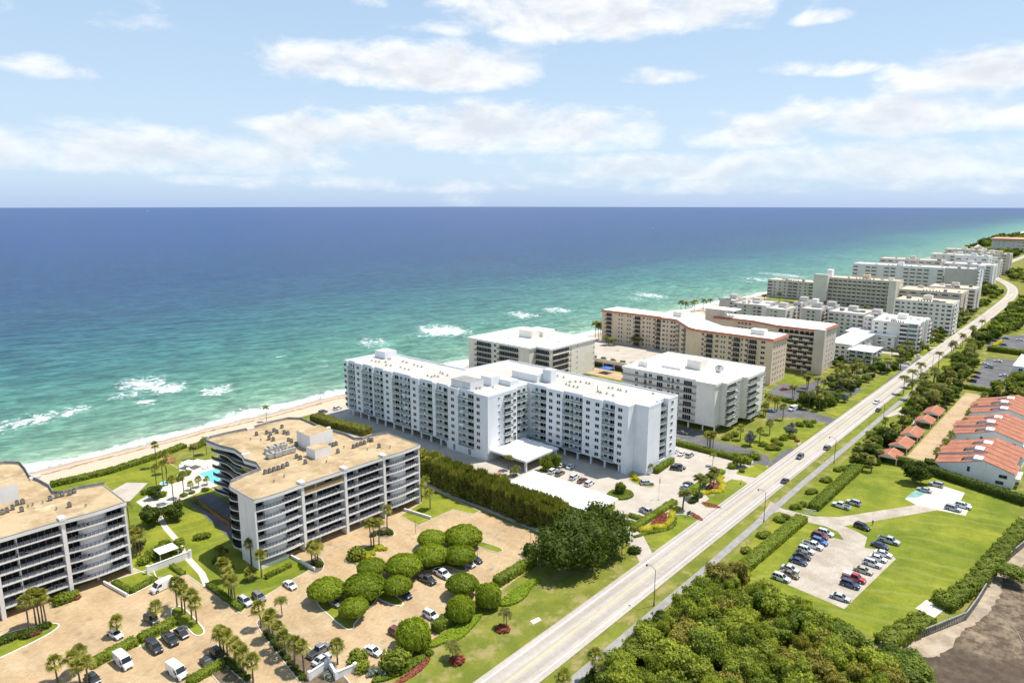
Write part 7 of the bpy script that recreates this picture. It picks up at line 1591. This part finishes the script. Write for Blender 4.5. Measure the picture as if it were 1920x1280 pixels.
# on the road
V('suv', 1500, 856, 180, 'dark grey', 'dark grey sport utility car driving on the road towards the wood'); V('suv', 1551, 839, 0, 'grey', 'grey sport utility car driving away on the road'); V('sedan', 1472, 900.7, 0, 'black', 'black sedan driving away on the road'); V('suv', 1643, 754, 180, 'white', 'white sport utility car on the road by the side street'); V('sedan', 1647, 768, 0, 'black', 'dark car on the road beside a lamp post'); V('sedan', 1863, 598, 60, 'grey', 'grey car turning off the far road'); V('sedan', 1852, 515, 20, 'dark grey', 'dark car on the road bend far away')
# boarded condominium court
for a in [('sedan', 543.7, 1096, -88, 'white', 'white sedan by the ramp wall of the boarded condominium'), ('suv', 459.5, 1127, -88, 'silver', 'silver sport utility car at the lawn corner near a person in orange'), ('suv', 485.7, 1119, -88, 'grey', 'grey sport utility car beside the silver one'), ('pickup', 599, 1219, 5, 'grey', 'grey pickup at the entrance lawn'), ('sedan', 604, 1235, 8, 'silver', 'silver sedan beside the grey pickup at the entrance lawn'),
          ('sedan', 699.6, 1219, -82, 'white', 'white car with dark glass beside the entrance bushes'), ('suv', 808, 1153, -88, 'white', 'white sport utility car backed to the front hedge'), ('suv', 745, 1186, -85, 'dark red', 'dark red car half hidden behind the last ball-clipped tree'), ('sedan', 627, 1129, -88, 'grey', 'grey car under the first dome-clipped tree'), ('pickup', 801, 1086, -90, 'black', 'black pickup beside the white pickup under the clipped trees'),
          ('pickup', 829, 1075, -90, 'white', 'white pickup beside the black one under the clipped trees'), ('sedan', 759, 1113, -90, 'navy', 'dark blue car hidden under a dome-clipped tree'), ('sedan', 878, 1056, -88, 'silver', 'silver car poking out from under the clipped trees'), ('sedan', 891, 1048, -88, 'black', 'black car beside the silver one under the clipped trees'),
          ('van', 304, 1100, 190, 'white', 'small white camper van beside the lawn triangle'), ('suv', 284, 1160, -82, 'dark grey', 'dark grey jeep behind the hedge'), ('sedan', 216, 1188, -80, 'white', 'white open-top car behind the hedge'), ('pickup', 289, 1212, -88, 'black', 'black pickup with covered bed, beside the loaded one'), ('pickup', 319, 1198, -88, 'black', 'black pickup carrying goods in its bed'), ('sedan', 340, 1186, -88, 'black', 'black car at the end of the pickup row'),
          ('van', 231, 1241, -85, 'white', 'white panel van beside the hedge end'), ('van', 331.5, 1260, -85, 'white', 'white box van before the corner hedge'), ('sedan', 389, 1242, -88, 'black', 'black car at the van-side planting strip'), ('sedan', 174, 1271, -85, 'black', 'black car behind the van court palms'), ('suv', 408, 1226, -88, 'black', 'black car in the shade of the van-side strip palms')]:
    V(a[0], a[1], a[2], a[3] + random.uniform(-2, 2), a[4], a[5], 'cars in the brick courts', top='bed_liner' if 'covered bed' in a[5] else ('white_paint' if 'goods' in a[5] and False else None))
# concrete court
for a in [('suv', 1037, 883, 5, 'white', 'white wagon nearest the canopy lawn'), ('suv', 1050, 887, 5, 'grey', 'grey wagon beside the white one by the carport'), ('suv', 1077, 894, 5, 'white', 'white sport utility car beside the maroon car'), ('sedan', 1092, 900, 3, 'maroon', 'maroon car between two white ones by the carport'), ('suv', 1105, 906, 4, 'white', 'white wagon at the end of the carport row'), ('suv', 1213, 905, -40, 'silver', 'silver car by the corner shrubs of the apartment house'),
          ('suv', 1268, 878, -70, 'black', 'black sport utility car at the end wall hedge'), ('suv', 1274, 875, -70, 'grey', 'grey car behind the black sport utility car'), ('sedan', 1265, 846, 2, 'white', 'white car nearest the apartment house in the hedge row'), ('sedan', 1279, 850, 0, 'white', 'white car in the middle of the hedge row'), ('suv', 1293.6, 853, 2, 'silver', 'silver wagon at the outer end of the hedge row'), ('sedan', 1293, 908, -88, 'dark grey', 'dark grey car behind the upper flower bed'), ('sedan', 1288, 914, -88, 'silver', 'pale car behind the upper flower bed'),
          ('pickup', 1214, 959, -95, 'silver', 'silver pickup behind the long hedge'), ('suv', 605.6, 772, 10, 'grey', 'grey car parked by the beach behind the tan roof'), ('suv', 633, 765, 10, 'white', 'white car parked by the beach'), ('sedan', 1052, 872, 10, 'silver', 'silver car inside the open car park'), ('sedan', 1070, 874, 10, 'white', 'pale car inside the open car park')]:
    V(*a[:3], a[3] + random.uniform(-2, 2), a[4], a[5], 'cars round the white apartment house')
for a in [('sedan', 1280, 811, -80, 'dark grey', 'dark car in the shade of the gallery block'), ('van', 1487, 767, 170, 'white', 'white delivery van at the gallery block porch'), ('sedan', 1444, 770, -60, 'blue', 'blue car at the porch palms'), ('sedan', 1470.5, 729, -30, 'red', 'red car in the peach complex lot'), ('sedan', 1565, 739, 0, 'silver', 'silver car behind the dense trees of the peach drive'), ('sedan', 1700, 681, 85, 'white', 'white car beside the date palm of the low white house lot'), ('sedan', 1722, 666, 20, 'white', 'white car at the far end of the low white house lot'),
          ('sedan', 1845, 682, 88, 'white', 'white car in the right asphalt lot beside the silver one'), ('suv', 1855, 688, 80, 'silver', 'silver car in the right asphalt lot'), ('sedan', 1831, 698, 85, 'dark red', 'dark red car in the right asphalt lot, nearer the silver one'), ('sedan', 1829, 706, 85, 'dark red', 'dark red car beside a black one in the right asphalt lot'), ('suv', 1822, 714, 85, 'black', 'black car at the near end of the right asphalt lot'), ('sedan', 1882, 704, 88, 'white', 'white car across the aisle in the right asphalt lot'), ('sedan', 1871, 677, 88, 'white', 'white car by the broad hedge'),
          ('sedan', 1881, 646, 88, 'black', 'black car nearer the yellow hedge in the upper lot'), ('sedan', 1877, 651, 88, 'black', 'black car beside the yellow hedge'), ('sedan', 1912, 637, 88, 'white', 'white car in the upper lot'), ('sedan', 1886, 634, 88, 'grey', 'grey car in the upper lot')]:
    V(*a[:3], a[3] + random.uniform(-3, 3), a[4], a[5], 'cars in the farther lots')
hedge([(1863, 650), (1878, 640)], 2.4, 1.4, 'yellow hedge in the upper asphalt lot', 'leaf_yellow')
# ------------------------------------------------------------------ street furniture
def lamp(u, v, label=None):
    t = thing('street_lamp', label or 'tall black street lamp with curved arm on the sidewalk side of the road', 'street lamp', (u, v, .05), 0, 'street lamps along the sidewalk')
    ob('post', cached(('lp',), lambda: MB('dark_metal').tube((0, 0, 0), (0, 0, .9), .19, .15, 'dark_metal', 10).tube((0, 0, .9), (0, 0, 9.4), .10, .07, 'dark_metal', 8).mesh('post')), t)
    def arm():
        m = MB('dark_metal'); p = [(0, 2.4 * (1 - cos(a)) / 1.0 * .75, 9.3 + 1.1 * sin(a)) for a in np.linspace(0, pi * .62, 8)]
        for a, c in zip(p[:-1], p[1:]): m.tube(a, c, .05, .045, 'dark_metal', 6)
        m.tube((0, 0, 9.2), (0, 0, 9.9), .08, .03, 'dark_metal', 6); return m.mesh('arm'), p[-1]
    if 'larm' not in CACHE: CACHE['larm'] = arm()
    me, e = CACHE['larm']; ob('arm', me, t)
    ob('lantern', cached(('lhd',), lambda: MB('dark_metal').tube((0, 0, 0), (0, 0, -.35), .10, .30, 'dark_metal', 10).tube((0, 0, -.35), (0, 0, -.62), .27, .12, 'lens_white', 10).mesh('lantern')), t, e)
for x, y in ((1226, 1135), (1432, 978), (1563.5, 869), (1655, 796), (1735, 728)): lamp(*PX(x, y))
for u in (470, 560, 660): lamp(u, 80.2)
# fence of round timbers along the lagoon, with cap
FP = [(1650, 1212), (1735, 1186), (1812, 1155), (1832, 1128), (1862, 1078), (1890, 1045), (1925, 1016)]
fpts = along([PX(*p) for p in FP], 1.0); ft = thing('timber_fence', 'weathered grey timber fence bending along the lagoon sand', 'fence', (*fpts[0], -.95))
pk = MB('timber').tube((0, 0, 0), (0, 0, 2.15), .14, .12, 'timber', 7).mesh('picket'); dens = along([PX(*p) for p in FP], .62)
for k, p in enumerate(dens[:290]): ob('picket', pk, ft, (p[0] - fpts[0][0], p[1] - fpts[0][1], random.uniform(-.08, .04)), random.uniform(0, 6))
for (a, c) in zip(FP[:-1], FP[1:]):
    A, C = PX(*a), PX(*c); o = fpts[0]; ob('cap_rail', MB('timber').tube((A[0] - o[0], A[1] - o[1], 2.12), (C[0] - o[0], C[1] - o[1], 2.12), .16, .16, 'timber', 6).mesh('cap_rail'), ft)
jm = MB('timber'); jp = [PX(*p, -.9) for p in ((1826, 1138), (1858, 1143), (1886, 1160), (1908, 1185), (1918, 1205))]
for a, c in zip(jp[:-1], jp[1:]): jm.tube((a[0] - jp[0][0], a[1] - jp[0][1], 0), (c[0] - jp[0][0], c[1] - jp[0][1], 0), .10, .10, 'timber', 6)
tag(ob('boom', jm.mesh('boom'), None, (*jp[0], -.95)), 'thin dark curved boom lying on the mudflat from the fence corner', 'boom')
# low walls, gate, screens, signs
def wall(pts, h, w, mat, label, name='garden_wall', cat='wall', px=True, z=.03):
    if px: pts = [PX(*p) for p in pts]
    o = pts[0]; t = thing(name, label, cat, (*o, z)); 
    for a, c in zip(pts[:-1], pts[1:]):
        L = hypot(c[0] - a[0], c[1] - a[1]); m = MB(mat).box(0, L, -w / 2, w / 2, 0, h, mat).mesh('wall_panel'); ob('wall_panel', m, t, (a[0] - o[0], a[1] - o[1], 0), atan2(c[1] - a[1], c[0] - a[0]))
        ob('coping', MB(mat).box(-.08, L + .08, -w / 2 - .06, w / 2 + .06, h, h + .1, mat).mesh('coping'), t, (a[0] - o[0], a[1] - o[1], 0), atan2(c[1] - a[1], c[0] - a[0]))
    for a in pts: ob('pillar', cached(('pil', h, mat), lambda: MB(mat).box(-.35, .35, -.35, .35, 0, h + .35, mat).mesh('pillar')), t, (a[0] - o[0], a[1] - o[1], 0))
    return t
wall(Zs([(1130, 1230), (1385, 1060)]), 1.7, .35, 'stucco_white', 'white entrance wall wing nearest the silver sedan'); wall(Z4((380, 950), 3.88)([(915, 1160), (970, 1255), (1110, 1195)]), 1.7, .35, 'stucco_white', 'white bent entrance wall behind the agaves')
wall([(278, 1075), (357, 1045)], 2.0, .3, 'stucco_white', 'long white garden wall below the awning'); wall(Z4((1600, 620), 4.267)([(1290, 1050 + 60), (1290, 1050 + 61)]), .2, .1, 'stucco_white', 'small white step by the townhouse') if False else None
aw = thing('awning', 'flat white awning on posts amid garden shrubs', 'awning', (*PX(313, 1045), .1)); ob('canvas', MB('roof_bright').prism([(-2.6, -2.2), (2.6, -2.2), (2.6, 2.2), (-2.6, 2.2)], 2.6, 2.75, 'roof_bright').mesh('canvas'), aw)
for x in (-2.4, 2.4):
    for y in (-2, 2): ob('post', cached(('awp',), lambda: MB('white_paint').box(-.06, .06, -.06, .06, 0, 2.6, 'white_paint').mesh('post')), aw, (x, y, 0))
sp = [PX(*p) for p in Z4((200, 820), 7.11)([(1165, 830), (1300, 945), (1450, 1060), (1650, 1200)])]; sc = thing('wooden_screen', 'red brown slatted screen along the service court', 'fence', (*sp[0], .1)); bd = along(sp, .6)
slm = MB('terra_timber').box(-.2, .2, -.04, .04, 0, 1.5, 'terra_timber').mesh('slat')
for a, c in zip(bd[:-1], bd[1:]): ob('slat', slm, sc, (a[0] - sp[0][0], a[1] - sp[0][1], 0), atan2(c[1] - a[1], c[0] - a[0]))
st = thing('beach_steps', 'orange timber beach steps through the sea hedge', 'steps', (*PX(322, 868), .05), radians(88))
for i in range(9): ob('step', cached(('bst',), lambda: MB('terra_timber').box(-.3, .3, -1.3, 1.3, 0, .1, 'terra_timber').mesh('step')), st, (i * .62, 0, .25 + .16 * min(i, 5)))
for y in (-1.3, 1.3): ob('handrail', MB('terra_timber').box(-.2, 5.2, y - .05, y + .05, 1.7, 1.8, 'terra_timber').box(-.1, 0, y - .05, y + .05, 0, 1.7, 'terra_timber').box(5.0, 5.1, y - .05, y + .05, 0, 1.7, 'terra_timber').mesh('handrail'), st)
g = thing('gate', 'white metal gate leaf standing open at the car lot entrance', 'gate', (*PX(1507, 962), .05), radians(-70)); gm = MB('white_paint').box(0, 3.6, -.04, .04, .15, .25, 'white_paint').box(0, 3.6, -.04, .04, 1.55, 1.65, 'white_paint').box(0, .12, -.06, .06, 0, 1.8, 'white_paint').box(3.5, 3.6, -.05, .05, .15, 1.65, 'white_paint'); ob('frame', gm.mesh('frame'), g)
for i in range(16): ob('bar', cached(('gbar',), lambda: MB('white_paint').box(-.02, .02, -.02, .02, .25, 1.55, 'white_paint').mesh('bar')), g, (.3 + i * .2, 0, 0))
def sign(x, y, rz, w, h, z0, mat, label, text=None):
    t = thing('sign', label, 'sign', (*PX(x, y), .05), rz); ob('board', MB(mat).box(-w / 2, w / 2, -.08, .08, z0, z0 + h, mat).mesh('board'), t)
    for s in (-1, 1): ob('post', MB('white_paint').box(s * w / 2 - .08, s * w / 2 + .08, -.1, .1, 0, z0 + h + .1, 'white_paint').mesh('post'), t)
    return t
sign(1291, 968, radians(-12), 1.9, 1.3, .5, 'sign_green', 'dark green sign board with white posts at the middle drive'); sign(1390, 906, radians(20), 1.4, .9, .4, 'sign_green', 'small dark sign at the tip of the upper lawn'); sign(1410, 872, radians(0), 1.3, 1.1, .5, 'white_paint', 'small white sign by the upper drive shrubs'); sign(1498, 836, radians(-20), 1.6, 1.0, .3, 'white_paint', 'low white sign in the gallery block lawn')
fp = thing('flagpole', 'white flagpole with red flag in the concrete court', 'flagpole', (*PX(1235, 936), .04)); ob('pole', MB('white_paint').tube((0, 0, 0), (0, 0, 8), .07, .04, 'white_paint', 8).mesh('pole'), fp); fv = MB('flag_red')
for i in range(6): a = lambda k: (.05 + k * .08, .12 * sin(k * 1.2), 7.6 - .05 * k); p, q = a(i), a(i + 1); fv.face([p, q, (q[0], q[1], q[2] - 1.7), (p[0], p[1], p[2] - 1.7)], 'flag_red')
ob('flag', fv.mesh('flag'), fp)
fp2 = thing('flagpole', 'tall flagpole on the lawn of the peach complex', 'flagpole', (*PX(1502, 706), .04)); ob('pole', MB('pale_metal').tube((0, 0, 0), (0, 0, 13), .12, .06, 'pale_metal', 8).mesh('pole'), fp2); ob('flag', MB('flag_red').box(-.9, -.1, -.02, .02, 9, 12, 'flag_red').mesh('flag'), fp2)
for x, y in ((895, 1050 - 8), (779, 1004 - 4), (995, 1023)): 
    t = thing('court_lamp', 'thin dark lamp post on the brick court', 'lamp post', (*PX(x, y), .05), 0, 'lamp posts on the brick court'); ob('post', cached(('clp',), lambda: MB('dark_metal').tube((0, 0, 0), (0, 0, 4), .06, .05, 'dark_metal', 6).tube((0, 0, 4), (0, 0, 4.2), .16, .16, 'dark_metal', 8).mesh('post')), t)
wb = ob('bench_planter', MB('terra_timber').box(-2.6, 2.6, -.8, .8, 0, .8, 'terra_timber').mesh('planter'), None, (*PX(928, 893), .04), radians(48 - 48)); tag(wb, 'brown planter box at the apartment house end wall', 'planter')
# white rail under the road lamp at bottom edge of the entrance, pool furniture
for p in Z4((200, 820), 7.11)([(1290, 415), (1350, 400), (1320, 410), (1085, 440), (1110, 435), (1060, 395)]):
    t = thing('sun_lounger', 'pale sun lounger on the pool deck', 'sun lounger', (*PX(*p), .11), radians(random.uniform(70, 110)), 'loungers on the pool deck'); ob('bed', cached(('lng',), lambda: MB('white_paint').box(-1, .35, -.32, .32, .3, .38, 'white_paint').mesh('bed')), t); ob('backrest', cached(('lngb',), lambda: (lambda m: (m.face([(.35, -.32, .36), (.35, .32, .36), (.95, .32, .8), (.95, -.32, .8)], 'white_paint'), m.face([(.35, .32, .30), (.35, -.32, .30), (.95, -.32, .74), (.95, .32, .74)], 'white_paint'), m)[2])(MB('white_paint')).mesh('backrest')), t)
    for x in (-.9, .25): ob('leg', cached(('lngl',), lambda: MB('white_paint').box(-.04, .04, -.3, .3, 0, .3, 'white_paint').mesh('leg')), t, (x, 0, 0))
for p in Z4((200, 820), 7.11)([(1090, 400), (1210, 395)]):
    t = thing('parasol', 'square white parasol by the swimming pool', 'parasol', (*PX(*p), .11), .3, 'parasols by the pool'); m = MB('roof_bright'); s = 1.9
    for a, c in (((-s, -s), (s, -s)), ((s, -s), (s, s)), ((s, s), (-s, s)), ((-s, s), (-s, -s))): m.face([(*a, 2.2), (*c, 2.2), (0, 0, 2.9)], 'roof_bright')
    ob('canopy', m.mesh('canopy'), t); ob('pole', MB('white_paint').tube((0, 0, 0), (0, 0, 2.8), .05, .05, 'white_paint', 6).mesh('pole'), t)
wl = thing('hot_tub', 'round blue hot tub on the garden terrace', 'hot tub', (*PX(310, 907), .1)); ob('rim', MB('pool_tile').tube((0, 0, 0), (0, 0, .35), 1.9, 1.9, 'pool_tile', 20).mesh('rim'), wl); ob('water', MB('pool_water').tube((0, 0, .34), (0, 0, .37), 1.55, 1.55, 'pool_water', 20).mesh('water'), wl)
# ------------------------------------------------------------------ people and boats
def person(x, y, rz, top, label, legs='cloth_grey'):
    t = thing('person', label, 'person', (*PX(x, y), .04), rz)
    J = [(0, 0, .95, .15), (0, 0, 1.2, .16), (0, 0, 1.42, .17), (0, .01, 1.52, .07), (0, .02, 1.62, .085), (0, .02, 1.74, .07), (.20, 0, 1.42, .07), (.27, .05, 1.15, .05), (.25, .15, .92, .04), (-.20, 0, 1.42, .07), (-.27, -.03, 1.15, .05), (-.27, .05, .90, .04),
         (.10, 0, .88, .10), (.12, .08, .50, .075), (.12, .02, .10, .05), (.12, .16, .05, .045), (-.10, 0, .88, .10), (-.12, -.06, .50, .075), (-.12, -.14, .10, .05), (-.12, 0, .05, .045)]
    E_ = [(0, 1), (1, 2), (2, 3), (3, 4), (4, 5), (2, 6), (6, 7), (7, 8), (2, 9), (9, 10), (10, 11), (0, 12), (12, 13), (13, 14), (14, 15), (0, 16), (16, 17), (17, 18), (18, 19)]
    me = bpy.data.meshes.new('body'); me.from_pydata([j[:3] for j in J], E_, []); me.materials.append(MATS[top]); o = ob('body', me, t)
    o.modifiers.new('skin', 'SKIN'); sv = me.skin_vertices[0].data
    for k, j in enumerate(J): sv[k].radius = (j[3], j[3])
    sv[0].use_root = True; o.modifiers.new('sub', 'SUBSURF').levels = 1
    ob('hair', cached(('hair',), lambda: MB('trunk').tube((0, .0, 1.70), (0, -.01, 1.80), .10, .07, 'trunk', 8).mesh('hair')), t); ob('face', cached(('face',), lambda: MB('skin').tube((0, .04, 1.56), (0, .03, 1.72), .085, .09, 'skin', 8).mesh('face')), t)
person(472, 1153, .4, 'cloth_orange', 'person in orange walking beside the silver sport utility car'); person(304, 1222, 1.2, 'cloth_grey', 'person in grey standing behind the black pickup'); person(601, 748, .5, 'cloth_grey', 'person in dark clothes standing on the beach'); person(1636, 984, 2, 'cloth_grey', 'person standing behind the black sport utility car on the grass')
def boat(x, y, rz, L, label, sail=False):
    t = thing('boat', label, 'boat', (*PX(x, y, -.9), -.9), rz); m = MB('white_paint'); w = L * .14
    sec = [[(L * a, -w * s, .0), (L * a, -w * s * 1.15, h), (L * a, w * s * 1.15, h), (L * a, w * s, .0)] for a, s, h in ((-.5, .85, 1.3), (-.2, 1, 1.4), (.2, .9, 1.6), (.42, .45, 1.9), (.5, .05, 2.1))]; loft(m, sec, 'white_paint'); ob('hull', m.mesh('hull'), t)
    ob('cabin', MB('white_paint').box(-L * .2, L * .15, -w * .7, w * .7, 1.4, 3.6, 'white_paint').box(-L * .12, L * .08, -w * .5, w * .5, 3.6, 5.0, 'white_paint').mesh('cabin'), t)
    ob('windows', MB('dark_glass').box(-L * .19, L * .155, -w * .72, w * .72, 2.4, 3.0, 'dark_glass').mesh('windows'), t)
    if sail: ob('mast', MB('white_paint').tube((0, 0, 1.5), (0, 0, L * .9), .15, .1, 'white_paint', 6).mesh('mast'), t); s = MB('roof_bright'); s.face([(-L * .4, 0, 3), (-.3, .1, 3), (-.2, 0, L * .88)], 'roof_bright'); ob('sail', s.mesh('sail'), t)
boat(1322, 396, 2.6, 34, 'white motor yacht near the horizon'); boat(1224, 430, 2.7, 16, 'small white fishing boat on the open sea'); boat(277, 396, .4, 26, 'tiny sailing boat near the horizon', True)
print('objects', len(bpy.data.objects), 'tris', sum(len(m.loops) - 2 * len(m.polygons) for m in bpy.data.meshes))
